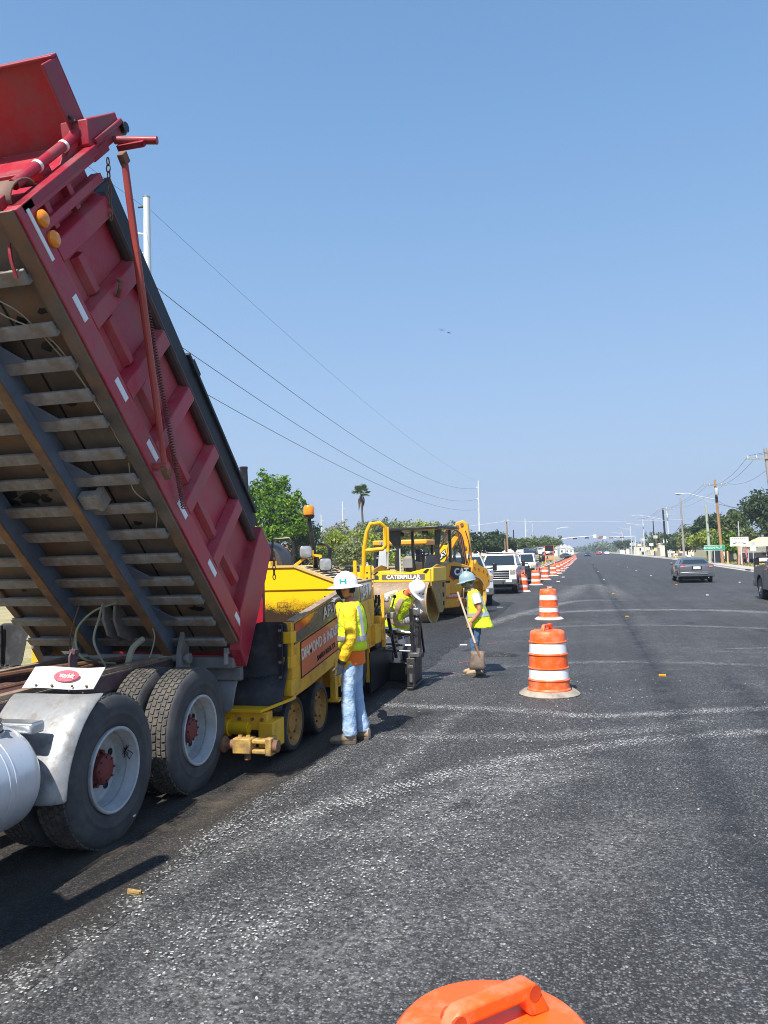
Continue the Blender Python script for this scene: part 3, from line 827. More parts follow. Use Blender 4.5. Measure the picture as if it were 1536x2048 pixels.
def make_wheel(name, y, side, deep=True):
    """side +1: outer face towards +x"""
    xo = -3.30 if side > 0 else -5.64
    c = xo - side*TW/2
    M = place((xo, y, TR), (side, 0, 0))
    mb = MB()
    mb.lathe([(.298, -.02), (.300, .004), (.290, .010), (.278, .004), (.272, -.03), (.262, -.05), (.258, -.12), (.245, -.165), (.222, -.178), (.150, -.172), (.120, -.165)], 56, M, 0, caps=False)
    for k in range(2):
        mb.lathe([(.258, -.09), (.262, -.085), (.258, -.08)], 48, M, 0, caps=False)
    rim = mb.build(name, M_rim, truck, sharp=28)
    rim['label'] = 'pale dual wheel with red hub'
    make_tyre(rim, c, y)
    make_tyre(rim, c-side*.335, y)
    for k in range(5):
        a = 2*PI*(k+.3)/5
        mb = MB(); q = M @ V((.198*math.cos(a), .198*math.sin(a), -.172))
        mb.cyl(q-V((side*.002, 0, 0)), q+V((side*.004, 0, 0)), .026, 14); mb.build('hand_hole', M_dark(), rim)
    mb = MB()
    mb.lathe([(.135, -.175), (.135, -.155), (.118, -.150), (.105, -.145), (.10, -.085), (.085, -.075), (.05, -.07), (.0, -.07)], 28, M, 0)
    for k in range(10):
        a = 2*PI*k/10; q = M @ V((.118, 0, 0)); q = M @ V((.117*math.cos(a), .117*math.sin(a), -.150))
        mb.cyl(q, q+V((side*.03, 0, 0)), .016, 6)
    for k in range(8):
        a = 2*PI*k/8; q = M @ V((.085*math.cos(a), .085*math.sin(a), -.076)); mb.cyl(q, q+V((side*.012, 0, 0)), .010, 6)
    mb.build('hub', M_hubr, rim, bevel=.003)
    return rim
wA = make_wheel('dual_wheel', 4.93, 1)
wB = make_wheel('dual_wheel', 6.19, 1)
make_wheel('dual_wheel', 4.93, -1); make_wheel('dual_wheel', 6.19, -1)
mb = MB()                                                                # scrawled chalk mark on the front rim
MM = place((-3.30, 4.93, TR), (1, 0, 0))
def rp(a, d): return (MM @ V((.268*math.cos(a), .268*math.sin(a), d)))
sc = [(.0, -.11), (.30, -.04), (.12, -.10), (-.12, -.05), (.05, -.02), (.22, -.09), (.02, -.06), (-.1, -.10), (.3, -.06)]
mb.tube([MM @ V(((.256)*math.cos(a+.15), (.256)*math.sin(a+.15), d-.004)) for a, d in sc], .003, 5)
mb.build('scrawled_mark', M_dark(), wA)
mb = MB(); q = MM @ V((.46*math.cos(-1.05), .46*math.sin(-1.05), -.004)); mb.box(q, (.008, .03, .012)); mb.build('sticker', M_white(), wA)
for y in (4.93, 6.19):
    mb = MB(); mb.cyl((-5.3, y, TR), (-3.6, y, TR), .085, 16); mb.sphere((-4.45, y, TR), .22, 16, 10); mb.build('drive_axle', M_maroon, truck)
mb = MB(); mb.bar((-4.1, 5.0, .62), (-4.1, 6.1, .62), .08, .12); mb.bar((-4.8, 5.0, .62), (-4.8, 6.1, .62), .08, .12); mb.span((-4.2, 5.4, .5), (-4.0, 5.7, .8)); mb.span((-4.9, 5.4, .5), (-4.7, 5.7, .8)); mb.build('suspension', M_maroon, truck, bevel=.01)
# quarter fender, plate, step bar, tank
MA = pm('dull_aluminium', (.38, .385, .385), .42, .4, c2=(.28, .28, .275), amt=.9, scale=4.5, grime=(.17, .155, .14), gamt=.7, gscale=8, thr=.53, bump=.3, bscale=5, bdist=.03)
def fender(y0, zs):
    # cross profile along x with a rolled outer edge
    pass
mb = MB()
path = [(4.70, 1.10), (4.64, 1.075), (4.56, 1.02), (4.49, .96), (4.42, .88), (4.34, .74), (4.29, .60), (4.28, .50), (4.28, .46)]
xs = [(-4.02, 0), (-3.7, 0), (-3.44, .0), (-3.37, .02), (-3.325, .05), (-3.285, .11)]
rings = []
for i, (y, z) in enumerate(path):
    f = i/(len(path)-1)
    rings.append([(x - (0 if x > -3.5 else 0), y + q*.9, z) for x, q in xs])
mb.loft(rings, closed=False, caps=False)
fd = mb.build('quarter_fender', MA, truck, sharp=60)
s_ = fd.modifiers.new('thick', 'SOLIDIFY'); s_.thickness = .010
s2 = fd.modifiers.new('smooth', 'SUBSURF'); s2.levels = 2; s2.render_levels = 2
mb = MB()
pw = [(-3.95, 4.90, 1.25), (-3.36, 4.90, 1.25), (-3.36, 4.76, 1.12), (-3.95, 4.76, 1.12)]
nrm = (V(pw[1])-V(pw[0])).cross(V(pw[3])-V(pw[0])).normalized()
if nrm.y > 0: nrm = -nrm
g_ = []
for j in range(2):
    for i in range(9):
        u = i/8; p_ = V(pw[0]).lerp(V(pw[1]), u).lerp(V(pw[3]).lerp(V(pw[2]), u), j); g_.append(p_ + nrm*(.008*math.sin(u*7)))
mb.add(g_, [(i, i+1, 10+i, 9+i) for i in range(8)])
pl = mb.build('white_mud_plate', M_white(), truck)
s_ = pl.modifiers.new('thick', 'SOLIDIFY'); s_.thickness = .006
cx_ = (V(pw[0])+V(pw[1])+V(pw[2])+V(pw[3]))/4
MPl = frame(cx_+nrm*.014+V((.03, 0, .004)), (1, 0, 0), (0, .09, .125))
mb = MB(); mb.lathe([(0.001, 0), (.98, 0), (1, .5), (.98, 1)], 32, MPl @ Matrix.Diagonal((.105, .046, .004, 1)))
em = mb.build('red_oval_emblem', pm('faded_red_enamel', (.72, .05, .085), .5, c2=(.72, .14, .16), amt=.8, scale=30), pl)
text('emblem_script', 'Peterbilt', .052, MPl @ Matrix.Translation((0, 0, .0055)) @ Matrix(((1, .25, 0, 0), (0, 1, 0, 0), (0, 0, 1, 0), (0, 0, 0, 1))), M_white(), pl, sx=.84, bold=.0006)
for u in (.2, .42, .7, .9):
    mb = MB(); q = V(pw[3]).lerp(V(pw[2]), u)+nrm*.004+V((0, .009, .013)); mb.cyl(q, q+nrm*.012, .009, 8); mb.build('plate_bolt', M_rust(), pl)
mb = MB(); mb.bar((-4.10, 4.30, .955), (-3.44, 4.30, .955), .13, .075); stp = mb.build('step_bar', M_alu(), truck, bevel=.018, seg=3)
mb = MB()
prof = [(0.0, .35), (.22, .345), (.29, .335), (.318, .315), (.33, .28)]
tz, ty = .66, 0
prof = [(.0, 0), (.2, .008), (.27, .02), (.305, .04), (.325, .075), (.33, .12), (.33, 1.6), (.31, 1.66), (.2, 1.7), (0, 1.7)]
mb.lathe(prof, 48, place((-3.66, 4.25, .67), (0, -1, 0)))
M_tank = pm('satin_tank', (.66, .68, .71), .33, .45, c2=(.58, .6, .63), amt=.6, scale=2.5, grime=(.4, .4, .4), gamt=.3, gscale=9, thr=.6)
tk = mb.build('fuel_tank', M_tank, truck, sharp=60)
mb = MB()
for y in (3.98, 3.93): mb.lathe([(.3305, 0), (.334, .004), (.334, .010), (.3305, .014)], 48, place((-3.66, y, .67), (0, -1, 0)), caps=False)
mb.build('tank_seam', M_tank, tk)
for y in (3.72, 3.0):
    mb = MB(); mb.lathe([(.331, 0), (.337, .002), (.337, .06), (.331, .062)], 48, place((-3.66, y, .67), (0, -1, 0)), caps=False); mb.build('tank_strap', MA, tk)
MC_ = place((-3.56, 4.02, .978), (.32, 0, .95))
mb = MB(MC_); mb.lathe([(.075, 0), (.075, .02), (.068, .025)], 24, caps=False); mb.lathe([(.055, .01), (.06, .03), (.06, .055), (.05, .062), (0, .062)], 20); mb.span((-.06, -.012, .062), (.06, .012, .085)); mb.span((-.012, -.06, .062), (.012, .06, .08))
mb.build('filler_cap', M_steel(), tk, bevel=.004)
# ---- cab, out of the picture but casting its shade
M_cabp = RP
mb = MB()
mb.loft([[(-5.5, y, z0), (-3.45, y, z0), (-3.45, y, z1), (-3.6, y, z1+.12), (-5.35, y, z1+.12), (-5.5, y, z1)] for y, z0, z1 in ((2.1, .95, 2.75), (.75, .95, 2.75), (.30, 1.0, 2.0), (.28, 1.0, 1.75))])
mb.loft([[(TX-q, y, .9), (TX+q, y, .9), (TX+q, y, z), (TX+q-.15, y, z+.12), (TX-q+.15, y, z+.12), (TX-q, y, z)] for y, q, z in ((.30, .8, 1.72), (-1.4, .62, 1.55), (-1.55, .6, 1.5))])
cab = mb.build('cab', M_cabp, truck, bevel=.03)
mb = MB(); mb.span((-3.452, 1.0, 1.85), (-3.44, 1.95, 2.6)); mb.span((-5.51, 1.0, 1.85), (-5.498, 1.95, 2.6)); mb.span((-5.2, 2.1, 1.9), (-3.7, 2.11, 2.6)); mb.build('cab_window', M_glass(), cab)
mb = MB(); mb.span((TX-.5, -1.58, .75), (TX+.5, -1.55, 1.6)); mb.build('grille', M_chrome(), truck)
mb = MB(); mb.span((TX-1.2, -1.9, .45), (TX+1.2, -1.6, .8)); mb.build('bumper', M_chrome(), truck, bevel=.04)
for sx in (-1, 1):
    mb = MB(); mb.cyl((TX+sx*1.12, 2.3, 1.2), (TX+sx*1.12, 2.3, 3.4), .075, 14); mb.build('exhaust_pipe', M_chrome(), truck)
    mb = MB(); mb.lathe([(.29, 0), (TR-.05, .0), (TR, .04), (TR, .24), (TR-.05, .28), (.29, .28)], 36, place((TX+sx*1.17, -.9, TR), (-sx, 0, 0))); fw_ = mb.build('steer_wheel', M_tyre, truck)
    mb = MB(); mb.lathe([(.29, .0), (.2, .05), (.1, .02), (0, .01)], 24, place((TX+sx*1.18, -.9, TR), (-sx, 0, 0))); mb.build('rim', M_rim, fw_)
    mb = MB(); mb.loft([[(TX+sx*a, -.9+.66*math.cos(q), .55+.66*math.sin(q)) for a in (.75, 1.2)] for q in [i*PI/10 for i in range(11)]], closed=False, caps=False); o = mb.build('front_fender', RP, truck); o.modifiers.new('t', 'SOLIDIFY').thickness = .02
    mb = MB(); mb.tube([(TX+sx*1.05, .5, 2.2), (TX+sx*1.4, .45, 2.2), (TX+sx*1.4, .45, 1.7)], .015, 6); mb.box((TX+sx*1.4, .45, 2.1), (.2, .06, .5)); mb.build('wing_mirror', M_chrome(), cab)
# ================================================================== ASPHALT PAVER
PX = -4.5
paver = thing('asphalt_paver', 'yellow asphalt paver with black rubber hopper flaps behind the tipped dump truck', 'paver', (PX, 9, 0))
Y1, Y2 = M_yel(), M_yeld()
SX = -2.95
def mir(x): return 2*PX-x
MYZ = lambda x: Matrix(((0, 0, 1, x), (1, 0, 0, 0), (0, 1, 0, 0), (0, 0, 0, 1)))     # polygon (y,z) extruded along x
# near and far side plates
for sx, x in ((1, SX), (-1, mir(SX))):
    mb = MB()
    mb.prism([(7.46, .56), (7.46, 1.34), (8.4, 1.475), (9.58, 1.63), (10.62, 1.655), (10.64, 1.40), (10.6, 1.02), (9.9, .92), (9.3, .76), (8.6, .67), (8.0, .60)], -.05*(sx > 0), .05*(sx < 0), M=MYZ(x))
    mb.span((x-.09*(sx > 0)-.0, 7.44, .55), (x+.02*(sx > 0)+.09*(sx < 0), 7.475, 1.345))
    sp = mb.build('side_plate', Y2, paver, bevel=.006)
    mb = MB()
    xa = x-.06 if sx > 0 else x-.01
    mb.bar((x, 7.46, 1.35), (x, 9.58, 1.642), .09, .02); mb.bar((x, 9.58, 1.644), (x, 10.62, 1.668), .09, .02)
    mb.build('side_rim', pm('scraped_rim', (.40, .30, .20), .6, c2=(.2, .13, .09), amt=.9, scale=9), paver)
    if sx > 0: side = sp
# decals on the near side (real sheets riveted to the plate; the green flash is a painted reflection)
def yz_panel(name, pts, mat, par, x=SX, th=.006):
    mb = MB(); mb.prism(pts, 0, th, M=MYZ(x)); return mb.build(name, mat, par, bevel=.0015)
M_decal = pm('glossy_dark_decal', (.045, .038, .024), .22, c2=(.065, .05, .03), amt=.7, scale=1.2, coat=.4, grime=(.14, .11, .06), gamt=.35, gscale=4)
dp = yz_panel('model_panel', [(7.56, 1.10), (7.56, 1.32), (9.56, 1.595), (9.56, 1.36)], M_decal, side)
yz_panel('panel_flash', [(7.57, 1.22), (7.57, 1.315), (8.2, 1.40), (8.0, 1.29)], pm('red_decal', (.55, .035, .015), .3, amt=.5, coat=.4), dp, SX+.004)
yz_panel('panel_flash', [(8.9, 1.29), (9.0, 1.44), (9.5, 1.53), (9.5, 1.37)], pm('green_reflection_tint', (.16, .20, .02), .3, amt=.5, coat=.4), dp, SX+.004)  # vest's green reflection painted onto the dark panel
sl_ = math.atan2(.275, 2.0)
def side_text(name, s, y, z, size, mat, par, x, ang, sx=1., bold=0.):
    return text(name, s, size, frame((x, y, z), (0, math.cos(ang), math.sin(ang)), (0, -math.sin(ang), math.cos(ang))), mat, par, sx, bold)
MW = M_white()
side_text('model_lettering', 'AP-1000B', 8.93, 1.405, .19, MW, dp, SX+.0115, sl_, 1.22, .004)
M_sign = pm('burnt_orange_sign', (.74, .15, .03), .38, c2=(.64, .14, .035), amt=.6, scale=2, coat=.2)
op = yz_panel('firm_sign', [(7.74, .735), (7.74, 1.10), (9.34, 1.31), (9.34, .925)], M_sign, side)
yz_panel('sign_border', [(7.73, .725), (7.73, .738), (9.35, .928), (9.35, .915)], M_dark(), op, SX+.003)
yz_panel('sign_border', [(7.73, 1.098), (7.73, 1.112), (9.35, 1.322), (9.35, 1.308)], M_dark(), op, SX+.003)
yz_panel('sign_border', [(7.73, .73), (7.73, 1.11), (7.745, 1.11), (7.745, .735)], M_dark(), op, SX+.003)
a2 = math.atan2(.20, 1.6)
side_text('firm_lettering', 'DIAMOND & INDUSTRIES', 8.54, 1.065, .165, MW, op, SX+.0085, a2, .86, .003)
side_text('town_lettering', 'SANTA ROSA TX', 8.56, .905, .085, M_dark(), op, SX+.0085, a2, 1.0, .001)
cp = yz_panel('maker_panel', [(10.02, 1.385), (10.02, 1.635), (10.58, 1.64), (10.58, 1.40)], M_decal, side)
side_text('maker_lettering', 'CAT', 10.30, 1.525, .20, MW, cp, SX+.008, .01, 1.0, .005)
yz_panel('maker_triangle', [(10.24, 1.43), (10.36, 1.43), (10.30, 1.49)], Y1, cp, SX+.0085)
yz_panel('model_badge', [(9.70, 1.42), (9.70, 1.60), (9.95, 1.61), (9.95, 1.43)], M_decal, side)
# yellow front lugs on the plate
for z0, z1 in ((1.13, 1.25), (.88, 1.0), (.60, .76)):
    mb = MB(); mb.span((SX-.10, 7.40, z0), (SX+.03, 7.55, z1)); mb.build('hinge_lug', Y1 if z0 > 1.1 else Y2, paver, bevel=.006)
mb = MB(); mb.bar((SX+.012, 7.47, .56), (SX+.012, 7.47, .90), .02, .05); mb.build('front_edge_strip', Y1, paver)
# hopper inside: sloping wings and floor
M_hop = pm('tar_stained_hopper', (.028, .026, .024), .65, c2=(.05, .045, .04), amt=.8, scale=4, grime=(.12, .10, .08), gamt=.4, gscale=5)
for sx in (1, -1):
    xo, xi = (SX-.05, -3.75) if sx > 0 else (mir(SX)+.05, mir(-3.75))
    mb = MB(); mb.add([(xo, 7.46, 1.33), (xo, 9.45, 1.60), (xi, 9.45, .72), (xi, 7.46, .62)], [(0, 1, 2, 3)]); o = mb.build('hopper_wing', M_hop, paver); o.modifiers.new('t', 'SOLIDIFY').thickness = .02
mb = MB(); mb.span((mir(-3.75), 7.40, .55), (-3.75, 9.5, .62)); mb.build('hopper_floor', M_hop, paver)
# heap of asphalt in the hopper
mb = MB(); rnd = random.Random(3)
gx, gy = 14, 12
vs = []
for j in range(gy):
    for i in range(gx):
        u, v = i/(gx-1), j/(gy-1)
        vs.append((-5.4+1.8*u, 7.55+1.75*v, .66+.42*math.sin(PI*u)*math.sin(PI*min(1, v*.9+.1))+rnd.uniform(-.03, .03)))
mb.add(vs, [(j*gx+i, j*gx+i+1, (j+1)*gx+i+1, (j+1)*gx+i) for j in range(gy-1) for i in range(gx-1)])
mb.build('asphalt_load', M_mat, paver, kind='stuff')
# rubber flaps at the front of the hopper
def flap(name, xs, pts, par):
    mb = MB()
    rings = []
    for y, z, dx in pts:
        rings.append([(x + (dx if i == 0 else 0), y + (.02*math.sin(i*1.7+z*5)), z) for i, x in enumerate(xs)])
    mb.loft(rings, closed=False, caps=False)
    o = mb.build(name, M_blk(), par, sharp=60)
    o.modifiers.new('t', 'SOLIDIFY').thickness = .02
    s_ = o.modifiers.new('s', 'SUBSURF'); s_.levels = 1; s_.render_levels = 2
    return o
for sx in (1, -1):
    f = (lambda x: x) if sx > 0 else (lambda x: mir(x)-.42)
    xs = [f(x) for x in (-3.36, -3.2, -3.05, -2.96)]
    fl = flap('hopper_flap', xs, [(7.43, 1.355, .0), (7.42, 1.2, -.02), (7.40, 1.0, -.05), (7.39, .87, -.06), (7.385, .85, -.20), (7.34, .76, -.23), (7.26, .66, -.24), (7.22, .56, -.24), (7.22, .47, -.22)], paver)
    mb = MB(); mb.span((f(-3.02)-.02, 7.355, .60), (f(-3.02)+.022, 7.385, 1.33)); st_ = mb.build('clamp_strip', M_blkm(), fl, bevel=.004)
    for z in (1.27, 1.12, .95, .80, .66):
        mb = MB(); mb.cyl((f(-3.02), 7.358, z), (f(-3.02), 7.335, z), .017, 6); mb.build('bolt', M_steel(), fl)
    mb = MB()
    for k in range(17):
        c = V((f(-3.50+.028*k), 7.30-.012*math.sin(k*PI/16), .80-.02*math.sin(k*PI/16)+.002*k)); a = 0 if k % 2 else PI/2
        mb.tube([c + V((.022*math.cos(q), .013*math.sin(q)*math.cos(a), .013*math.sin(q)*math.sin(a))) for q in [j*PI/4 for j in range(8)]], .005, 5, closed=True)
    mb.build('flap_chain', M_blkm(), fl)
# apron across the front, dusty grey, curling down behind the tyres
mb = MB()
rings = [[(x, y, z) for x in (-5.55, -5.0, -4.5, -4.0, -3.36)] for y, z in ((7.36, .98), (7.22, .90), (7.10, .78), (7.02, .62), (7.00, .46))]
mb.loft(rings, closed=False, caps=False)
o = mb.build('front_apron', M_dustg, paver, sharp=60); o.modifiers.new('t', 'SOLIDIFY').thickness = .02; o.modifiers.new('s', 'SUBSURF').render_levels = 2
# push beam and rollers
M_brk = pm('caked_yellow_bracket', (.52, .31, .07), .6, c2=(.38, .23, .07), amt=.9, scale=9, grime=(.16, .11, .06), gamt=.7, gscale=11, thr=.5)
mb = MB()
mb.span((-5.95, 7.02, .505), (-3.10, 7.22, .535)); mb.add([(-3.10, 7.02, .505), (-3.10, 7.02, .535), (-2.90, 7.32, .60), (-2.90, 7.32, .57), (-3.10, 7.22, .505), (-3.10, 7.22, .535), (-2.90, 7.46, .60), (-2.90, 7.46, .57)], [(0, 1, 2, 3), (4, 7, 6, 5), (0, 4, 5, 1), (1, 5, 6, 2), (2, 6, 7, 3), (3, 7, 4, 0)])
mb.build('push_beam_top', Y1, paver, bevel=.004)
mb = MB(); mb.span((-5.9, 7.06, .33), (-3.05, 7.20, .503)); mb.span((-3.12, 7.0, .16), (-2.97, 7.30, .42)); mb.build('push_beam', Y2, paver, bevel=.008)
for x in (-3.20, -3.34, -3.10):
    mb = MB(); mb.cyl((x, 7.06, .44), (x, 7.035, .44), .016, 6); mb.build('beam_bolt', M_rust(), paver)
for sx in (1, -1):
    f = (lambda x: x) if sx > 0 else mir
    mb = MB()
    mb.cyl((f(-3.55), 7.02, .36), (f(-3.22), 7.02, .36), .065, 14); mb.cyl((f(-3.26), 7.02, .36), (f(-3.22), 7.0, .36), .05, 6)
    mb.cyl((f(-3.5), 7.02, .36), (f(-3.42), 7.02, .36), .085, 16)
    mb.build('roller_pivot', Y1, paver, bevel=.006)
    g_ = lambda x: f(x+.17)
    mb = MB(Matrix.Translation((0, -.05, .085)))
    mb.span((min(g_(-3.34), g_(-3.16)), 6.580, .15), (max(g_(-3.34), g_(-3.16)), 6.720, .29))
    mb.span((min(g_(-3.16), g_(-2.98)), 6.600, .24), (max(g_(-3.16), g_(-2.98)), 6.710, .28)); mb.span((min(g_(-3.16), g_(-2.98)), 6.600, .15), (max(g_(-3.16), g_(-2.98)), 6.710, .19))
    mb.span((min(g_(-3.02), g_(-2.96)), 6.580, .14), (max(g_(-3.02), g_(-2.96)), 6.730, .30))
    br = mb.build('roller_bracket', M_brk, paver, bevel=.012)
    mb = MB(Matrix.Translation((0, -.05, .085))); mb.lathe([(.0, 0), (.07, 0), (.075, .02), (.075, .06), (.06, .075), (.045, .08), (.045, .16), (.06, .18)], 20, place((g_(-3.50), 6.650, .22), (sx, 0, 0))); mb.build('push_roller', M_rust(), br)
    mb = MB(Matrix.Translation((0, -.05, .085))); mb.lathe([(.0, 0), (.055, 0), (.06, .015), (.055, .05), (0, .06)], 16, place((g_(-2.965), 6.650, .22), (sx, 0, 0))); mb.build('roller_nut', M_rust(), br)
    mb = MB(Matrix.Translation((0, -.05, .085))); mb.cyl((g_(-3.22), 6.650, .14), (g_(-3.22), 6.650, .09), .03, 10); mb.build('drain_plug', M_rust(), br)
    for q in (-3.29, -3.21):
        mb = MB(Matrix.Translation((0, -.05, .085))); mb.cyl((g_(q), 6.650, .29), (g_(q), 6.650, .31), .02, 6); mb.build('bracket_bolt', M_brk, br)
# solid front bogie wheels
M_disc = pm('rust_spotted_disc', (.52, .26, .03), .6, c2=(.30, .15, .05), amt=.9, scale=5, grime=(.05, .03, .02), gamt=.8, gscale=14, thr=.60)
for sx in (1, -1):
    for y in (7.62, 8.42):
        x = SX-.03 if sx > 0 else mir(SX-.03)
        M = place((x, y, .285), (sx, 0, 0))
        mb = MB(); mb.lathe([(.215, -.06), (.225, .0), (.262, .0), (.282, -.02), (.285, -.05), (.285, -.28), (.275, -.31), (.2, -.31)], 40, M, caps=False)
        wh = mb.build('bogie_wheel', M_blk(), paver)
        mb = MB(); mb.lathe([(.222, -.004), (.212, -.03), (.19, -.055), (.10, -.06), (.09, -.03), (.03, -.03), (0, -.03)], 36, M, caps=False)
        rm = mb.build('disc', M_disc, wh)
        for k in range(8):
            a = 2*PI*k/8; q = M @ V((.15*math.cos(a), .15*math.sin(a), -.058)); 
            mb = MB(); mb.cyl(q, q+V((sx*.02, 0, 0)), .014, 6); mb.build('wheel_nut', M_rust(), wh)
# jack leg and bracket
mb = MB(); mb.span((SX-.06, 8.86, .30), (SX+.01, 8.96, .74)); mb.span((SX-.10, 8.80, .275), (SX+.06, 9.02, .30)); mb.build('jack_leg', Y2, paver, bevel=.006)
mb = MB(); mb.span((SX-.2, 8.98, .42), (SX+.0, 9.32, .68)); mb.span((SX-.0, 8.95, .45), (SX+.03, 9.0, .66)); mb.span((SX-.0, 9.28, .45), (SX+.03, 9.34, .70)); mb.build('jack_bracket', Y2, paver, bevel=.01)
mb = MB(); mb.cyl((SX-.05, 9.10, .70), (SX-.05, 9.10, 1.0), .022, 10); mb.build('jack_ram', M_steel(), paver)
mb = MB(); mb.span((mir(SX)+.2, 8.0, .45), (SX-.4, 11.0, .78)); mb.build('main_frame', Y2, paver, bevel=.02)
for x in (SX-.3, ):
    mb = MB(); mb.span((x-.04, 8.5, .40), (x+.0, 9.9, .95)); mb.build('frame_rib', Y2, paver)
# drive wheels
for sx in (1, -1):
    x = SX-.12 if sx > 0 else mir(SX-.12)
    M = place((x, 10.2, .70), (sx, 0, 0))
    mb = MB(); mb.lathe([(.36, -.02), (.45, .0), (.60, .0), (.67, -.04), (.70, -.12), (.70, -.42), (.66, -.5), (.4, -.5)], 48, M, caps=False)
    dw = mb.build('drive_wheel', M_blk(), paver)
    mb = MB(); mb.lathe([(.40, -.02), (.36, -.05), (.34, -.14), (.15, -.16), (.12, -.10), (0, -.10)], 36, M, caps=False); mb.build('rim', Y2, dw)
# engine hood
FX0, FX1 = mir(-2.98), -2.98
hc = lambda y0, y1: None
fy = 9.50
prof_r = [(-4.5, 1.90), (-3.68, 1.885), (-2.99, 1.625)]
prof = [(-6.0, 1.60), (-5.3, 1.885)] + prof_r + [(-2.99, 1.585), (-6.0, 1.56)]
mb = MB(); mb.loft([[(x, y, z) for x, z in prof] for y in (fy, 10.75)]); hood = mb.build('engine_hood', pm('engine_hood_yellow', (.86, .56, .008), .33, c2=(.84, .52, .01), amt=.4, scale=1.5, coat=.2), paver, bevel=.012)
mb = MB(); mb.bar((-4.6, fy-.006, 1.895), (-3.68, fy-.006, 1.893), .03, .03); mb.bar((-3.68, fy-.006, 1.893), (-2.98, fy-.006, 1.63), .03, .03); mb.build('hood_rim', pm('pale_worn_yellow', (.62, .44, .16), .6, c2=(.5, .35, .12), amt=.6), hood)
# lower bulkhead with soot at its foot
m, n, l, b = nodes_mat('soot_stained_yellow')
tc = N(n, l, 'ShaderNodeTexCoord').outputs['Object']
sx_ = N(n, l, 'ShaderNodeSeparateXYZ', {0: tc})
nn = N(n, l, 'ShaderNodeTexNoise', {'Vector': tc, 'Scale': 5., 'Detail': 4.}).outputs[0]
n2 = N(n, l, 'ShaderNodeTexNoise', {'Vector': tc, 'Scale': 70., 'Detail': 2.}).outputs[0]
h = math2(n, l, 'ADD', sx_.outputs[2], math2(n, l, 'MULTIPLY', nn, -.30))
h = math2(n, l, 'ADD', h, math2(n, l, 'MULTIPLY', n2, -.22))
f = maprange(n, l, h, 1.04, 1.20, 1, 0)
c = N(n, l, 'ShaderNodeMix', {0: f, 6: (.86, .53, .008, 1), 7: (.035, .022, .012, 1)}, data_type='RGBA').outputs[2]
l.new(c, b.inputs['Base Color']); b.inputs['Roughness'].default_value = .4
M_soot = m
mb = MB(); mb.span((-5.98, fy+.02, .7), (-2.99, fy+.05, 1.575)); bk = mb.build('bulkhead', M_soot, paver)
mb = MB()
for a, b_ in (((-3.94, 1.36), (-3.80, 1.36)), ((-3.94, 1.42), (-3.80, 1.42)), ((-3.94, 1.36), (-3.94, 1.42)), ((-3.80, 1.36), (-3.80, 1.42))):
    mb.bar((a[0], fy+.018, a[1]), (b_[0], fy+.018, b_[1]), .006, .006)
mb.build('hatch_outline', pm('brown_line', (.3, .16, .02), .7, amt=0), bk)
mb = MB(); mb.span((-3.28, fy+.0, 1.46), (-3.16, fy+.025, 1.50)); mb.build('hand_hold', M_dark(), bk)
mb = MB(); mb.span((-5.97, fy+.05, .7), (-3.0, 10.9, 1.55)); mb.build('engine_bay', Y2, paver)
# louvres on the sloping flank of the hood
u0, u1 = V((-3.66, 0, 1.885)), V((-3.0, 0, 1.635))
nv = V((-(u1-u0).z, 0, (u1-u0).x)).normalized()
if nv.z < 0: nv = -nv
M_pale = pm('sun_bleached_hood', (.62, .46, .25), .6, c2=(.52, .36, .17), amt=.8, scale=4)
mb = MB()
MSl = frame(u0+V((0, fy+.06, 0))+nv*.004, (u1-u0), (0, 1, 0))
mb.prism([(.02, 0), (.70, 0), (.70, 1.1), (.02, 1.1)], 0, .004, M=MSl)
gr = mb.build('grille_panel', M_pale, hood)
for r in range(8):
    for q in range(3):
        if r < 1 and q > 1: continue
        mb = MB(); a = .07+.075*r
        mb.prism([(a, .09+.32*q), (a+.036, .09+.32*q), (a+.036, .36+.32*q), (a, .36+.32*q)], .0045, .007, M=MSl); mb.build('vent_slot', M_dark(), gr)
# work lamps
def lamp(c, tilt, par):
    M = frame(c, (math.cos(tilt), math.sin(tilt), .0), (0, 0.15, 1))
    mb = MB(M)
    sq = lambda s, z, k=4: [(s*math.copysign(abs(math.cos(a))**.5, math.cos(a)), s*math.copysign(abs(math.sin(a))**.5, math.sin(a)), z) for a in [2*PI*j/24 for j in range(24)]]
    mb.loft([sq(.045, -.10), sq(.08, -.06), sq(.092, 0), sq(.092, .012), sq(.080, .012)], caps=False)
    mb.loft([sq(.045, -.10), sq(.01, -.101)], caps=False)
    L = mb.build('work_lamp', M_blkm(), par, sharp=40)
    mb = MB(M); mb.loft([sq(.081, .008), sq(.06, .018), sq(.03, .024), sq(.002, .026)], caps=False); mb.build('lens', M_lens(), L)
    return L
lamp((-3.61, 9.74, 2.08), .38, paver); lamp((-3.37, 9.84, 1.905), .38, paver)
mb = MB(); mb.bar((-3.80, 9.66, 1.86), (-3.61, 9.80, 2.02), .03, .03); mb.bar((-3.44, 9.84, 1.62), (-3.44, 9.86, 2.03), .035, .035); mb.bar((-3.44, 9.86, 2.02), (-3.56, 9.92, 2.03), .03, .03); mb.bar((-3.57, 9.92, 1.80), (-3.57, 9.92, 2.1), .012, .012)
mb.build('lamp_bracket', Y2, paver)
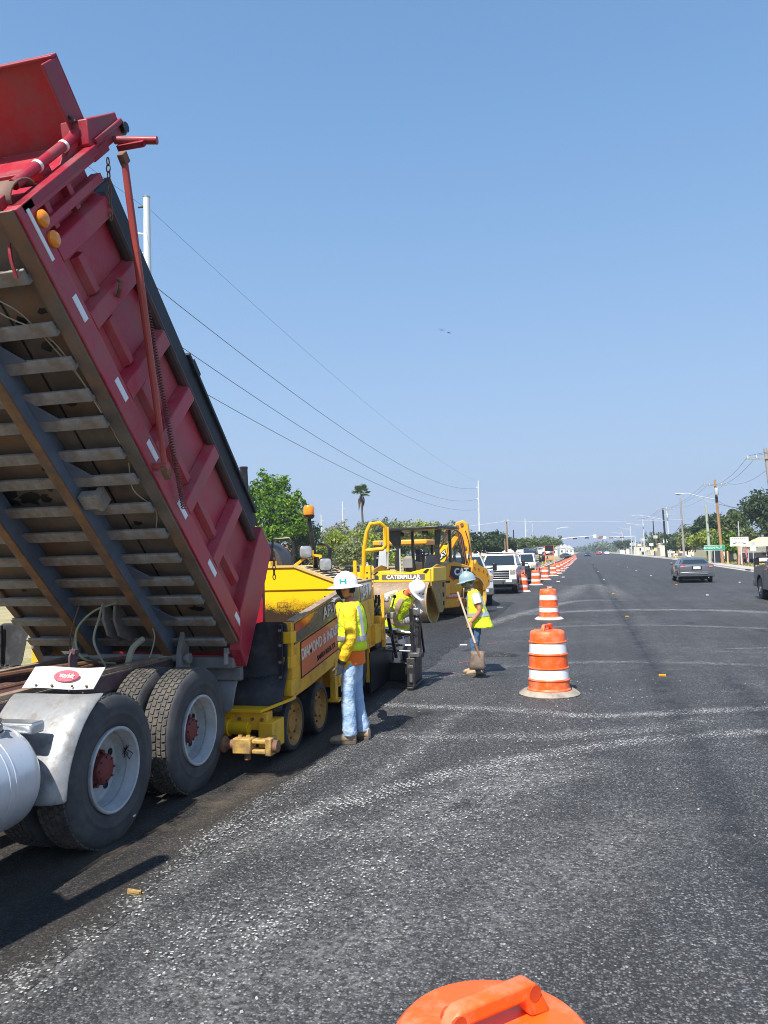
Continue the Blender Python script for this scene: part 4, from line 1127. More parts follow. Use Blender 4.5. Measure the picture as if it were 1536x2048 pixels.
# beacon
mb = MB(); mb.tube([(-3.56, 10.02, 1.82), (-3.585, 9.95, 2.2), (-3.62, 9.92, 2.54)], [.034, .03, .027], 12); pole = mb.build('beacon_pole', M_blkm(), paver)
mb = MB(); mb.lathe([(.05, 0), (.075, .02), (.078, .05), (.07, .055), (0, .055)], 20, Matrix.Translation((-3.62, 9.92, 2.53))); mb.build('beacon_base', M_blkm(), pole)
mb = MB(); mb.lathe([(.072, .0), (.076, .03), (.072, .105), (.060, .125), (.03, .13), (0, .13)], 24, Matrix.Translation((-3.62, 9.92, 2.586))); mb.build('beacon_lens', M_amber(), pole)
mb = MB(); mb.tube([(-3.42, 10.15, 1.8), (-3.41, 10.14, 2.12), (-3.46, 10.17, 2.17), (-3.60, 10.22, 2.18)], .022, 8); mb.build('grab_handle', M_blkm(), paver)
# exhaust stack
mb = MB(); mb.cyl((-4.46, 9.8, 1.85), (-4.52, 9.8, 3.28), .052, 18); mb.lathe([(.058, 0), (.058, .03)], 18, Matrix.Translation((-4.52, 9.8, 3.25)), caps=False); mb.build('exhaust_stack', M_blkm(), paver)
# console hood with dark curved cover and rail at the left
mb = MB(); mb.loft([[(-4.62+.42*math.cos(a)*s, 10.35+dy, 1.86+.40*math.sin(a)*s) for a in [PI*j/12 for j in range(13)]] for dy, s in ((0, .85), (.02, 1), (.5, 1), (.52, .85))]); mb.build('console_cover', pm('sooty_cover', (.03, .028, .03), .5, c2=(.06, .055, .055), amt=.9, scale=8), paver, sharp=50)
mb = MB(); mb.tube([(-4.36, 10.4, 2.0), (-4.36, 10.4, 2.28), (-4.10, 10.4, 2.29), (-4.04, 10.4, 2.2), (-4.04, 10.4, 1.95)], .02, 8); mb.build('grab_handle', M_blkm(), paver)
mb = MB(); mb.span((-4.62, 10.05, 1.88), (-4.25, 10.3, 1.96)); mb.build('filler_box', Y1, paver, bevel=.01)
# operator station : platform, rail loop
mb = MB(); mb.span((-5.9, 10.75, 1.0), (-3.02, 11.25, 1.10)); mb.build('platform', Y2, paver, bevel=.01)
mb = MB()
lp = [(-3.14, 10.85, 1.62), (-3.10, 10.8, 2.1), (-3.04, 10.76, 2.36), (-2.99, 10.76, 2.46), (-2.86, 10.84, 2.48), (-2.80, 10.88, 2.42), (-2.80, 10.90, 2.16), (-2.84, 10.88, 2.10), (-3.08, 10.8, 2.08)]
mb.tube(lp, .030, 10); rl = mb.build('guard_loop', Y1, paver)
mb = MB(); mb.bar((-2.775, 10.92, 2.05), (-2.775, 10.92, 2.42), .05, .05); mb.build('loop_plate', Y1, rl, bevel=.008)
mb = MB(); mb.span((-3.18, 10.82, 1.50), (-3.02, 10.90, 1.86)); mb.build('rail_foot', Y1, paver, bevel=.006)
rf = paver.children[-1]
for z in (1.6, 1.68, 1.76):
    for x in (-3.14, -3.07):
        mb = MB(); mb.cyl((x, 10.818, z), (x, 10.822, z), .014, 10); mb.build('pin_hole', M_dark(), rf)
mb = MB(); mb.bar((-3.26, 10.86, 1.5), (-3.26, 10.86, 1.94), .05, .04); mb.build('rail_post', Y1, paver)
mb = MB(); mb.bar((-3.62, 10.7, 1.6), (-3.64, 10.7, 1.98), .07, .05); mb.sphere((-3.62, 10.7, 1.66), .09, 12, 8, sc=(1, .6, 1.2)); mb.build('lever', Y1, paver)
# rear of the paver on the near side
mb = MB(); mb.span((-3.10, 10.7, .74), (-2.93, 11.15, 1.02)); mb.span((-2.94, 11.0, .76), (-2.90, 11.10, 1.0)); mb.build('tow_arm', Y2, paver, bevel=.012)
mb = MB(); mb.bar((-2.91, 11.06, .66), (-2.91, 11.06, 1.44), .05, .04); mb.build('arm_post', Y2, paver, bevel=.006)
mb = MB(); mb.bar((-3.06, 10.72, .2), (-3.06, 10.72, 1.62), .05, .05); mb.build('corner_post', Y2, paver)
mb = MB(); mb.span((-3.02, 10.92, 1.02), (-2.92, 11.06, 1.12)); mb.build('tow_pin', Y2, paver, bevel=.01)
# hydraulics: a bundle of black hoses and valves
M_oil = pm('oily_black', (.02, .02, .022), .3, c2=(.07, .065, .06), amt=.8, scale=14)
mb = MB(); mb.span((-3.40, 11.2, .55), (-3.06, 11.5, 1.34)); mb.build('valve_block', M_oil, paver, bevel=.02)
rnd = random.Random(8)
for k in range(13):
    x = -3.18+.02*k; y = 11.12+rnd.uniform(-.03, .1)
    wire('hydraulic_hose', [(x-.1, y+.1, .9+rnd.uniform(-.3, 0)), (x, y-.03, 1.1+rnd.uniform(-.1, .1)), (x-.02+rnd.uniform(-.05, .05), y, 1.2), (x+.03, y+.05, 1.30+rnd.uniform(-.08, .1))], .014, M_oil if k % 3 else M_steel(), paver)
for k in range(5):
    mb = MB(); mb.cyl((-3.16+.045*k, 11.12, 1.28+.02*(k % 2)), (-3.16+.045*k, 11.12, 1.42), .018, 8); mb.build('valve_lever', M_blkm(), paver)
mb = MB(); mb.span((-3.0, 11.25, 1.06), (-2.80, 11.36, 1.15)); mb.build('control_box', pm('grubby_control_box', (.32, .26, .22), .6, c2=(.12, .09, .08), amt=.9, scale=12), paver, bevel=.015)
mb = MB(); mb.cyl((-2.86, 11.34, 1.13), (-2.84, 11.52, 1.36), .012, 8); mb.sphere((-2.84, 11.53, 1.37), .03, 10, 8); mb.build('screw_handle', M_blkm(), paver)
mb = MB(); mb.bar((-2.92, 11.40, 1.08), (-2.82, 11.45, .45), .045, .04); mb.build('screed_link', M_blkm(), paver)
# screed
mb = MB(); mb.span((-5.9, 11.55, .05), (-3.02, 12.0, .55)); mb.build('screed_body', M_blkm(), paver, bevel=.015)
mb = MB(); mb.span((-3.05, 10.7, .05), (-3.02, 11.56, .62)); mb.build('auger_shield', M_blkm(), paver)
mb = MB(); mb.cyl((-5.6, 11.2, .35), (-3.1, 11.2, .35), .16, 16); mb.build('auger', M_blkm(), paver)
mb = MB(); mb.cyl((-3.06, 11.60, .86), (-2.52, 11.60, .78), .055, 20); mb.build('chrome_tube', M_chrome(), paver)
mb = MB(); mb.cyl((-3.06, 11.66, .64), (-2.54, 11.66, .60), .02, 12); mb.build('chrome_tube', M_chrome(), paver)
mb = MB(); mb.cyl((-3.04, 11.56, .55), (-2.54, 11.50, .54), .018, 8); mb.build('cross_rod', M_steel(), paver)
mb = MB(); mb.span((-3.10, 11.5, .55), (-3.02, 11.62, .92)); mb.build('tube_socket', M_steel(), paver, bevel=.01)
mb = MB(); mb.span((-3.0, 11.7, .06), (-2.60, 12.0, .34)); mb.build('screed_extension', M_blkm(), paver, bevel=.01)
# end gate
mb = MB()
mb.prism([(11.30, .055), (11.30, .46), (11.42, .56), (12.0, .60), (12.08, .50), (12.08, .055)], -2.60, -2.56, M=I4 @ Matrix(((0, 0, 1, 0), (1, 0, 0, 0), (0, 1, 0, 0), (0, 0, 0, 1))))
mb.span((-2.62, 11.26, .05), (-2.50, 11.32, .47)); mb.span((-2.62, 11.22, .012), (-2.52, 12.1, .05)); mb.span((-2.56, 11.36, .40), (-2.50, 12.0, .47))
eg = mb.build('end_gate', pm('worn_black_gate', (.03, .028, .027), .5, c2=(.012, .012, .013), amt=.9, scale=7, grime=(.22, .19, .15), gamt=.5, gscale=9, thr=.58), paver, bevel=.008)
mb = MB(); mb.bar((-2.57, 11.50, .50), (-2.58, 11.50, 1.20), .055, .08); mb.build('gate_post', M_blkm(), paver, bevel=.008)
mb = MB(); mb.bar((-2.46, 11.52, .56), (-2.47, 11.52, 1.12), .035, .05); mb.bar((-2.44, 11.7, .50), (-2.46, 11.56, 1.02), .03, .03); mb.build('gate_strut', M_blkm(), paver, bevel=.006)
mb = MB(); mb.cyl((-2.50, 11.5, .60), (-2.50, 11.5, 1.14), .026, 12); mb.cyl((-2.50, 11.5, .92), (-2.50, 11.5, 1.08), .04, 14); mb.build('gate_jack', M_oil, paver)
mb = MB(); mb.span((-2.55, 11.44, 1.08), (-2.45, 11.55, 1.20)); mb.build('gate_head', M_steel(), paver, bevel=.02)
mb = MB(); mb.sphere((-2.49, 11.47, 1.02), .035, 10, 8); mb.cyl((-2.47, 11.42, .48), (-2.47, 11.42, .60), .035, 10); mb.build('gate_joint', M_steel(), paver)
mb = MB(); mb.span((-2.58, 11.30, .485), (-2.44, 11.44, .54)); mb.span((-2.60, 11.262, .33), (-2.52, 11.258, .37)); mb.build('gate_bracket', M_steel(), paver, bevel=.006)
mb = MB(); mb.cyl((-2.56, 11.257, .12), (-2.56, 11.262, .24), .03, 10); mb.build('gate_slot', M_steel(), paver)
# ================================================================== PEOPLE
def skin_grow(nodes, edges, root):
    """nodes: name -> (pos, radius); returns verts, faces grown as one surface"""
    me = bpy.data.meshes.new('grow'); names = list(nodes)
    me.from_pydata([nodes[k][0] for k in names], [(names.index(a), names.index(b)) for a, b in edges], [])
    o = bpy.data.objects.new('grow', me); COL.objects.link(o)
    o.modifiers.new('skin', 'SKIN').use_smooth_shade = True
    bm = bmesh.new(); bm.from_mesh(me); bm.verts.ensure_lookup_table()
    ly = bm.verts.layers.skin.verify()
    for i, k in enumerate(names):
        r = nodes[k][1]
        bm.verts[i][ly].radius = (r, r) if not isinstance(r, tuple) else r
        bm.verts[i][ly].use_root = (k == root)
    bm.to_mesh(me); bm.free()
    s = o.modifiers.new('sub', 'SUBSURF'); s.levels = 2; s.render_levels = 2
    dg = bpy.context.evaluated_depsgraph_get(); dg.update()
    ev = o.evaluated_get(dg); em = ev.to_mesh()
    vs = [v.co.copy() for v in em.vertices]; fs = [tuple(p.vertices) for p in em.polygons]
    ev.to_mesh_clear(); bpy.data.objects.remove(o); bpy.data.meshes.remove(me)
    return vs, fs
def seg_d(p, a, b):
    ab = b-a; t = max(0, min(1, (p-a).dot(ab)/max(1e-9, ab.dot(ab))))
    return (p-(a+ab*t)).length, t
def ik(a, c, l1, l2, pole):
    d = c-a; L = min(d.length, (l1+l2)*.999); d = d.normalized()
    x = (l1*l1-l2*l2+L*L)/(2*L); h = math.sqrt(max(0, l1*l1-x*x))
    p = V(pole); p = (p-d*p.dot(d)).normalized()
    return a+d*x+p*h
def hand_geo(mb, wrist, d, n, th, curl=.5, mi=0, s=1.):
    """palm and five fingers; d along the hand, n out of the palm, th towards the thumb"""
    d = V(d).normalized(); n = V(n); n = (n-d*n.dot(d)).normalized(); t = d.cross(n)
    if t.dot(V(th)) < 0: t = -t
    W = lambda a, b, c: wrist + (d*a + t*b + n*c)*s
    rings = []
    for a, w_, h in ((-.015, .026, .020), (.02, .034, .018), (.06, .042, .016), (.092, .041, .012), (.098, .036, .006)):
        rings.append([W(a, w_*math.cos(q), h*math.sin(q)) for q in [2*PI*j/12 for j in range(12)]])
    mb.loft(rings, mi)
    for i, (b, L) in enumerate(((.030, .072), (.010, .080), (-.011, .074), (-.031, .058))):
        p = [(.075, b, 0)]
        ang = .15
        x, c = .092, .0
        p.append((x, b, c))
        for f in (.45, .32, .23):
            ang += curl*1.0
            x += L*f*math.cos(ang); c += L*f*math.sin(ang)
            p.append((x, b*(1-.05), c))
        mb.tube([W(*q) for q in p], [.010*s, .0098*s, .0092*s, .0085*s, .0065*s], 8, mi)
    mb.tube([W(.012, .025, .004), W(.045, .055, .010), W(.072, .062, .024+.02*curl), W(.095, .056, .034+.03*curl)], [.013*s, .012*s, .0105*s, .007*s], 8, mi)
def head_geo(mb, c, f, l, u, mi_skin, mi_dark, mi_hair=None):
    f, l, u = V(f), V(l), V(u)
    nu, nv = 22, 16
    W = lambda a, b, h: c + f*a + l*b + u*h
    vs = []
    for i in range(nv+1):
        t = -PI/2 + PI*i/nv
        for j in range(nu):
            q = 2*PI*j/nu
            x, y, z = math.cos(t)*math.cos(q), math.cos(t)*math.sin(q), math.sin(t)
            a, b, h = .094*x, .076*y, .118*z
            if z < 0: b *= 1 - .22*z*z; a += .012*(-z) if x > 0 else -.0*(-z)
            if x > 0 and -.75 < z < -.2: a *= 1.03
            if x < -.2 and z < -.3: a *= 1 - .35*(-z-.3)
            if x > .9 and abs(y) < .35 and -.30 < z < .12:                    # nose
                a += .022*(1-abs(y)/.35)*(1-abs(z+.14)/.28)
            if x > .75 and abs(abs(y)-.42) < .2 and -.02 < z < .22: a -= .006  # eye sockets
            vs.append(W(a, b, h))
    fs = []
    for i in range(nv):
        for j in range(nu): fs.append((i*nu+j, i*nu+(j+1) % nu, (i+1)*nu+(j+1) % nu, (i+1)*nu+j))
    mb.add(vs, fs, mi_skin)
    for s in (1, -1):
        M = Matrix.Translation(W(-.008, s*.076, -.008)) @ Matrix(((f.x, l.x, u.x, 0), (f.y, l.y, u.y, 0), (f.z, l.z, u.z, 0), (0, 0, 0, 1)))
        mb.sphere((0, 0, 0), .03, 10, 8, mi_skin, (.65, .32, 1.05), M)         # ear
        mb.sphere((0.0, s*.006, 0.004), .016, 8, 6, mi_dark, (.6, .3, 1.0), M)
        M2 = Matrix.Translation(W(.084, s*.031, .012)) @ Matrix(((f.x, l.x, u.x, 0), (f.y, l.y, u.y, 0), (f.z, l.z, u.z, 0), (0, 0, 0, 1)))
        mb.sphere((0, 0, 0), .011, 8, 6, mi_dark, (.5, 1.3, .7), M2)           # eye
    mb.sphere((.093, 0, -.062), .02, 10, 6, mi_dark, (.3, 1.1, .18), Matrix.Translation(c) @ Matrix(((f.x, l.x, u.x, 0), (f.y, l.y, u.y, 0), (f.z, l.z, u.z, 0), (0, 0, 0, 1))))
def boot(parent, ankle, f, mats, L=.29, z0=0):
    f = V(f).normalized(); l = V((-f.y, f.x, 0))
    mb = MB()
    W = lambda a, b, h: V((ankle.x, ankle.y, z0)) + f*a + l*b + V((0, 0, h))
    def ring(a, w, h0, h1): return [W(a, w*math.cos(q), (h0+h1)/2 + (h1-h0)/2*math.sin(q)) for q in [2*PI*j/14 for j in range(14)]]
    mb.loft([ring(-.085, .02, .02, .07), ring(-.08, .036, .012, .12), ring(-.04, .042, .012, .16), ring(.02, .044, .012, .155), ring(.07, .048, .012, .105), ring(.13, .052, .012, .085), ring(.17, .048, .012, .075), ring(.195, .030, .012, .055), ring(.203, .01, .02, .04)])
    b = mb.build('boot', mats[0], parent)
    mb = MB()
    outl = [(-.09, .0), (-.085, .034), (-.04, .042), (.03, .042), (.10, .052), (.16, .050), (.2, .032), (.212, .0)]
    poly = outl + [(a, -b_) for a, b_ in reversed(outl[1:-1])]
    mb.loft([[W(a, b_, h) for a, b_ in poly] for h in (.0, .028)]); mb.build('sole', mats[1], b, bevel=.004)
    mb = MB()
    for k in range(3): mb.tube([W(.02+.03*k, -.03, .150-.022*k), W(.03+.03*k, 0, .160-.022*k), W(.02+.03*k, .03, .150-.022*k)], .004, 5)
    mb.build('lace', mats[1], b, kind='stuff')
    return b
def hat(parent, c, f, l, u, mat, style):
    f, l, u = V(f), V(l), V(u)
    M = Matrix(((f.x, l.x, u.x, c.x), (f.y, l.y, u.y, c.y), (f.z, l.z, u.z, c.z), (0, 0, 0, 1)))
    mb = MB(M)
    def ring(r, h, kx=1.16): return [(r*kx*math.cos(q), r*math.sin(q), h) for q in [2*PI*j/36 for j in range(36)]]
    dome = [ring(.118, .03), ring(.118, .045), ring(.114, .085), ring(.100, .125), ring(.075, .152), ring(.04, .168), ring(.004, .172)]
    if style == 'full':
        def brim(r, h, dr): return [(r*1.16*math.cos(q)*(1+.10*max(0, math.cos(q))), r*math.sin(q), h-dr*(.4+.6*abs(math.sin(q)))) for q in [2*PI*j/36 for j in range(36)]]
        mb.loft([brim(.138, .018, .008), brim(.162, .010, .016), brim(.165, .016, .016), brim(.140, .028, .008)] + dome, caps=False)
    else:
        def bill(r, h, k): return [((r*1.16+k*max(0, math.cos(q))**1.6)*math.cos(q), (r+.012)*math.sin(q), h-(.012 if math.cos(q) > .3 else 0)) for q in [2*PI*j/36 for j in range(36)]]
        mb.loft([bill(.112, .016, .0), bill(.124, .014, .065), bill(.126, .020, .066), bill(.120, .030, .012)] + dome, caps=False)
    h = mb.build('hard_hat', mat, parent, sharp=60)
    h.modifiers.new('t', 'SOLIDIFY').thickness = .004
    mb = MB(M)
    for s in (-.05, 0, .05): mb.tube([(.115*math.cos(a)*.98, s, .045+.135*math.sin(a)*(1-abs(s)*2)) for a in [PI*.2+PI*.6*j/8 for j in range(9)]], .006, 6)
    mb.build('hat_ridge', mat, h)
    return h, M
def torso(name, parent, pel, nk, bow, lft, st, mat, wr=.008, seed=0, n=30, ex=2.3, open_front=False):
    """rings round the spine: st = (h, half width, half depth, forward shift); returns object and a surface function"""
    pel, nk, l0 = V(pel), V(nk), V(lft).normalized()
    mid = (pel+nk)/2 + V(bow)
    def fr(h):
        p = pel*(1-h)**2 + mid*2*h*(1-h) + nk*h*h if 0 <= h <= 1 else (pel + (mid-pel)*2*h if h < 0 else nk+(nk-mid)*2*(h-1))
        hh = max(0, min(1, h)); t = ((mid-pel)*2*(1-hh) + (nk-mid)*2*hh).normalized()
        l = (l0 - t*l0.dot(t)).normalized(); f = l.cross(t)
        return p, f, l
    def surf(h, q, off=0.):
        for i in range(len(st)-1):
            if st[i][0] <= h <= st[i+1][0] or i == len(st)-2:
                k = (h-st[i][0])/(st[i+1][0]-st[i][0]); k = max(0, min(1, k))
                a, b, s = [st[i][j]*(1-k)+st[i+1][j]*k for j in (1, 2, 3)]
                break
        p, f, l = fr(h)
        cq, sq = math.cos(q), math.sin(q)
        x = math.copysign(abs(cq)**(2/ex), cq)*(a+off); y = math.copysign(abs(sq)**(2/ex), sq)*(b+off)
        pt = p + l*x + f*(y+s)
        nz = noise.noise(V((pt.x*9+seed, pt.y*9, pt.z*5))) + .6*noise.noise(V((pt.x*19+seed, pt.y*19, pt.z*14+x*20)))
        d = (pt-p).normalized()
        return pt + d*nz*wr
    mb = MB()
    hs = []
    for i in range(len(st)-1):
        for k in range(3): hs.append(st[i][0]+(st[i+1][0]-st[i][0])*k/3)
    hs.append(st[-1][0])
    mb.loft([[surf(h, 2*PI*j/n) for j in range(n)] for h in hs], caps=False)
    o = mb.build(name, mat, parent, sharp=80)
    o.modifiers.new('t', 'SOLIDIFY').thickness = .006
    return o, surf
def band(name, parent, surf, h0, h1, mat, off=.007, q0=0, q1=2*PI, n=36):
    mb = MB()
    full = abs(q1-q0-2*PI) < 1e-6
    m = n if full else n+1
    mb.loft([[surf(h, q0+(q1-q0)*j/n, off) for j in range(m)] for h in (h0, (h0+h1)/2, h1)], caps=False, closed=full)
    return mb.build(name, mat, parent, sharp=80)
def strap(name, parent, surf, q, dq, h0, h1, mat, off=.008):
    mb = MB()
    mb.loft([[surf(h0+(h1-h0)*k/10, q+s*dq*(1+.6*k/10), off) for s in (-1, 0, 1)] for k in range(11)], caps=False, closed=False)
    return mb.build(name, mat, parent, sharp=80)
def person(label, org, J, f, mats, rad=None, wr=.006, leg_wr=.008, seed=1, bare=False):
    """J: joints in world space. mats = [skin, shirt, trousers, forearm, dark]"""
    p = thing('person', label, 'person', org, 0)
    R_ = dict(pelvis=.125, spine=.118, chest=.125, neck=.058, headb=.056, hip=.10, knee=.072, ankle=.068, sh=.068, el=.052, wr=.036)
    R_.update(rad or {})
    nd = {k: (V(J[k]), R_[k]) for k in ('pelvis', 'spine', 'chest', 'neck', 'headb')}
    for s in 'LR':
        for k in ('hip', 'knee', 'ankle', 'sh', 'el', 'wr'): nd[k+s] = (V(J[k+s]), R_[k])
        nd['calf'+s] = (V(J['knee'+s]).lerp(V(J['ankle'+s]), .3), R_['knee']*.98)
        nd['cuff'+s] = (V(J['ankle'+s])+V((0, 0, -.035)), R_['ankle']*1.08)
        nd['ua'+s] = (V(J['sh'+s]).lerp(V(J['el'+s]), .5), (R_['sh']+R_['el'])/2*.98)
        nd['fa'+s] = (V(J['el'+s]).lerp(V(J['wr'+s]), .3), R_['el']*.95)
    ed = [('pelvis', 'spine'), ('spine', 'chest'), ('chest', 'neck'), ('neck', 'headb')]
    for s in 'LR': ed += [('pelvis', 'hip'+s), ('hip'+s, 'knee'+s), ('knee'+s, 'calf'+s), ('calf'+s, 'ankle'+s), ('ankle'+s, 'cuff'+s), ('chest', 'sh'+s), ('sh'+s, 'ua'+s), ('ua'+s, 'el'+s), ('el'+s, 'fa'+s), ('fa'+s, 'wr'+s)]
    vs, fs = skin_grow(nd, ed, 'pelvis')
    cls = {}
    for a, b in ed:
        if 'hip' in b or 'knee' in a or 'knee' in b or 'calf' in b or 'ankle' in b or 'cuff' in b: c = 2
        elif b in ('neck',): c = 1
        elif b == 'headb': c = 0
        elif b[:2] in ('fa', 'wr'): c = 3
        elif b[:2] == 'el': c = 4
        else: c = 1
        if b == 'spine': c = 1
        cls[(a, b)] = c
    def near(pt):
        return min(((seg_d(pt, nd[a][0], nd[b][0])[0], c) for (a, b), c in cls.items()))[1]
    out = []
    for v in vs:
        c = near(v); k = leg_wr if c == 2 else wr
        q = noise.noise(V((v.x*11+seed, v.y*11, v.z*7)))+.7*noise.noise(V((v.x*23, v.y*23+seed, v.z*(30 if c != 1 else 16))))
        dirv = V((v.x, v.y, 0))-V((J['pelvis'][0], J['pelvis'][1], 0))
        if c == 2:                                                     # cloth bunching at the hem and behind the knee
            zl = v.z - min(J['ankleL'][2], J['ankleR'][2]); zk = v.z - (J['kneeL'][2]+J['kneeR'][2])/2
            wv = math.sin(v.z*75 + 3*noise.noise(v*9) + math.atan2(v.y-J['pelvis'][1], v.x-J['pelvis'][0])*1.5)
            k += wv*(.010*max(0, 1-zl/.22) + .006*max(0, 1-abs(zk)/.14))/max(.2, abs(q))*(1 if q >= 0 else -1)
        elif c in (3, 4) or (c == 1 and min(seg_d(v, V(J['sh'+s]), V(J['el'+s]))[0] for s in 'LR') < .1):
            k += .006*math.sin((v-V(J['neck'])).length*85+2*noise.noise(v*12))/max(.2, abs(q))*(1 if q >= 0 else -1)*(0 if bare and c == 3 else 1)
        out.append(v + (dirv.normalized() if dirv.length > 1e-6 else V((1, 0, 0)))*q*k*(0 if c == 0 else 1))
    mb = MB()
    idx = {0: 0, 1: 1, 2: 2, 3: 3, 4: 3}
    cm = [idx[near(sum((out[i] for i in fc), V((0, 0, 0)))/len(fc))] for fc in fs]
    mb.v = out; mb.f = fs; mb.mi = cm
    hf, hu = V(J['hf']).normalized(), V(J['hu']).normalized()
    hl = hu.cross(hf).normalized(); hf = hl.cross(hu)
    head_geo(mb, V(J['head']), hf, hl, hu, 0, 4)
    return p, mb, (hf, hl, hu)
M_skin = pm('tanned_skin', (.47, .215, .125), .5, c2=(.40, .17, .095), amt=.6, scale=12)
M_eye = pm('dark_features', (.03, .018, .014), .5, amt=0)
M_lime = pm('lime_vest_mesh', (.80, .95, .02), .75, c2=(.72, .92, .02), amt=.6, scale=6, grime=(.66, .80, .06), gamt=.4, gscale=4, bump=.8, bscale=12, bdist=.04)
M_yshirt = pm('golden_yellow_sleeve', (.95, .60, .008), .75, c2=(.93, .50, .006), amt=.6, scale=5, grime=(.93, .62, .05), gamt=.6, gscale=6, bump=.7, bscale=9, bdist=.05)
M_oshirt = pm('orange_shirt_hem', (.93, .17, .01), .75, c2=(.9, .2, .01), amt=.5, scale=5)
M_jeans = pm('faded_denim', (.40, .54, .72), .85, c2=(.22, .36, .56), amt=.9, scale=6, grime=(.58, .68, .80), gamt=.7, gscale=5, thr=.52, bump=.6, bscale=6.5, bdist=.07)
M_jean2 = pm('blue_denim', (.07, .15, .27), .85, c2=(.045, .10, .20), amt=.9, scale=8, grime=(.18, .27, .38), gamt=.6, gscale=6, thr=.55, bump=.6, bscale=8, bdist=.06)
M_tanb = pm('tan_work_leather', (.42, .31, .20), .8, c2=(.33, .24, .15), amt=.8, scale=10)
M_sole = pm('brown_rubber_sole', (.12, .09, .07), .85, amt=.6, scale=8)
M_glove = pm('grey_knit_glove', (.26, .255, .26), .85, c2=(.16, .155, .16), amt=.9, scale=25, bump=.2, bscale=200)
M_palm = pm('black_glove_palm', (.02, .02, .022), .6, amt=.5)
M_hatw = pm('white_hard_hat', (.82, .82, .82), .3, c2=(.78, .78, .78), amt=.4, scale=6, coat=.3)
M_hatg = pm('blue_grey_hard_hat', (.27, .38, .42), .35, c2=(.24, .34, .38), amt=.6, scale=6, coat=.2)
M_silver = pm('silver_reflective_tape', (.62, .63, .64), .3, .4, c2=(.45, .46, .47), amt=.8, scale=9)
M_mask = pm('black_face_mask', (.022, .02, .02), .8, amt=.5)
M_cap = pm('short_black_hair', (.015, .012, .010), .9, amt=.5)
def maskpart(name, parent, c, fr_, mat, z0, z1, k=1.06, back=False):
    f, l, u = fr_
    mb = MB(); rings = []
    for i in range(7):
        h = z0+(z1-z0)*i/6
        t = math.sqrt(max(.02, 1-(h/.118)**2)) if abs(h) < .117 else .45
        if h < -.05: t = max(t, .62)
        row = []
        n = 24
        for j in range(n if back else 15):
            q = 2*PI*j/n if back else -1.2+2.4*j/14
            a = .098*k*t*math.cos(q); b = .079*k*t*math.sin(q)
            a += .014*max(0, math.cos(q))**6*(1 if -.07 < h < .01 else .4)
            row.append(c+f*a+l*b+u*h)
        rings.append(row)
    mb.loft(rings, caps=False, closed=back)
    return mb.build(name, mat, parent, sharp=80)
# ---------------------------------------------------------------- worker beside the hopper
fc = V((-math.cos(R(2)), -math.sin(R(2)), 0)); lf = V((-fc.y, fc.x, 0))
o1 = V((-2.495, 8.13, 0))
P = lambda a, b, h: o1 + fc*a + lf*b + V((0, 0, h))
J = dict(pelvis=P(0, 0, .95), spine=P(-.01, 0, 1.14), chest=P(-.01, 0, 1.34), neck=P(.0, 0, 1.50), headb=P(.03, 0, 1.57), head=P(.055, 0, 1.655),
         hf=V((-1, -.06, -.03)), hu=V((-.06, 0, 1)),
         hipL=P(0, .095, .90), hipR=P(0, -.095, .90), kneeL=P(.03, .11, .50), kneeR=P(.0, -.10, .50), ankleL=P(.015, .12, .11), ankleR=P(-.07, -.10, .11),
         shL=P(-.02, .190, 1.42), shR=P(.05, -.185, 1.43), wrL=P(.065, .215, .875), wrR=V((-2.80, 8.62, 1.475)))
J['elL'] = ik(J['shL'], J['wrL'], .30, .28, -fc+lf*.4); J['elR'] = ik(J['shR'], J['wrR'], .31, .29, V((0, 0, -1)))
w1, mb, fr1 = person('worker in wide brimmed white hard hat and pale jeans, one glove on the hopper edge', o1, J, fc, None, seed=2, rad=dict(knee=.080, ankle=.082, hip=.105, wr=.054, el=.068, sh=.080), leg_wr=.016, wr=.012)
body = mb.build('body', [M_skin, M_yshirt, M_jeans, M_yshirt, M_eye], w1, sharp=80)
ves, sf = torso('safety_vest', w1, J['pelvis'], J['neck'], -fc*.015, lf, [(.08, .20, .150, 0), (.3, .195, .150, .0), (.55, .20, .150, .0), (.75, .205, .140, 0), (.87, .19, .12, 0), (.95, .15, .10, .0), (1.01, .095, .085, .01)], M_lime, seed=3, wr=.016)
band('reflective_band', ves, sf, .26, .36, M_silver)
for q in (1.05, 2.09): strap('reflective_strap', ves, sf, q, .12, .36, .93, M_silver)
for q in (-1.05, -2.09): strap('reflective_strap', ves, sf, q, .12, .36, .93, M_silver)
torso('shirt_hem', w1, J['pelvis'], J['neck'], -fc*.015, lf, [(-.20, .182, .135, .0), (-.1, .180, .135, .0), (.1, .178, .13, 0), (.2, .17, .12, 0)], M_oshirt, seed=5)
mb = MB(); hand_geo(mb, J['wrL']+V((0, 0, -.012)), V((-.25, 0, -1)), V((-1, .3, 0)), fc, .5, s=1.08); g1 = mb.build('glove', M_glove, w1, sharp=70)
hd = V((-2.94, 8.80, 1.565))-J['wrR']
mb = MB(); hand_geo(mb, J['wrR'], hd, V((0, 0, -1)), V((-1, -.2, .1)), .75, s=1.08); g2 = mb.build('glove', M_glove, w1, sharp=70)
for g_, w_, d_ in ((g1, J['wrL'], V((-.25, 0, -1)).normalized()), (g2, J['wrR'], hd.normalized())):
    mb = MB(); mb.cyl(w_-d_*.03, w_+d_*.012, .043, 14); mb.build('glove_cuff', M_palm, g_)
boot(w1, J['ankleL']+fc*.02, fc+V((0, -.1, 0)), (M_tanb, M_sole)); boot(w1, J['ankleR'], fc+V((0, .25, 0)), (M_tanb, M_sole))
h1, MH = hat(w1, J['head']+fr1[2]*.005, *fr1, M_hatw, 'full')
M_teal = pm('teal_sticker', (.01, .5, .45), .4, amt=.4)
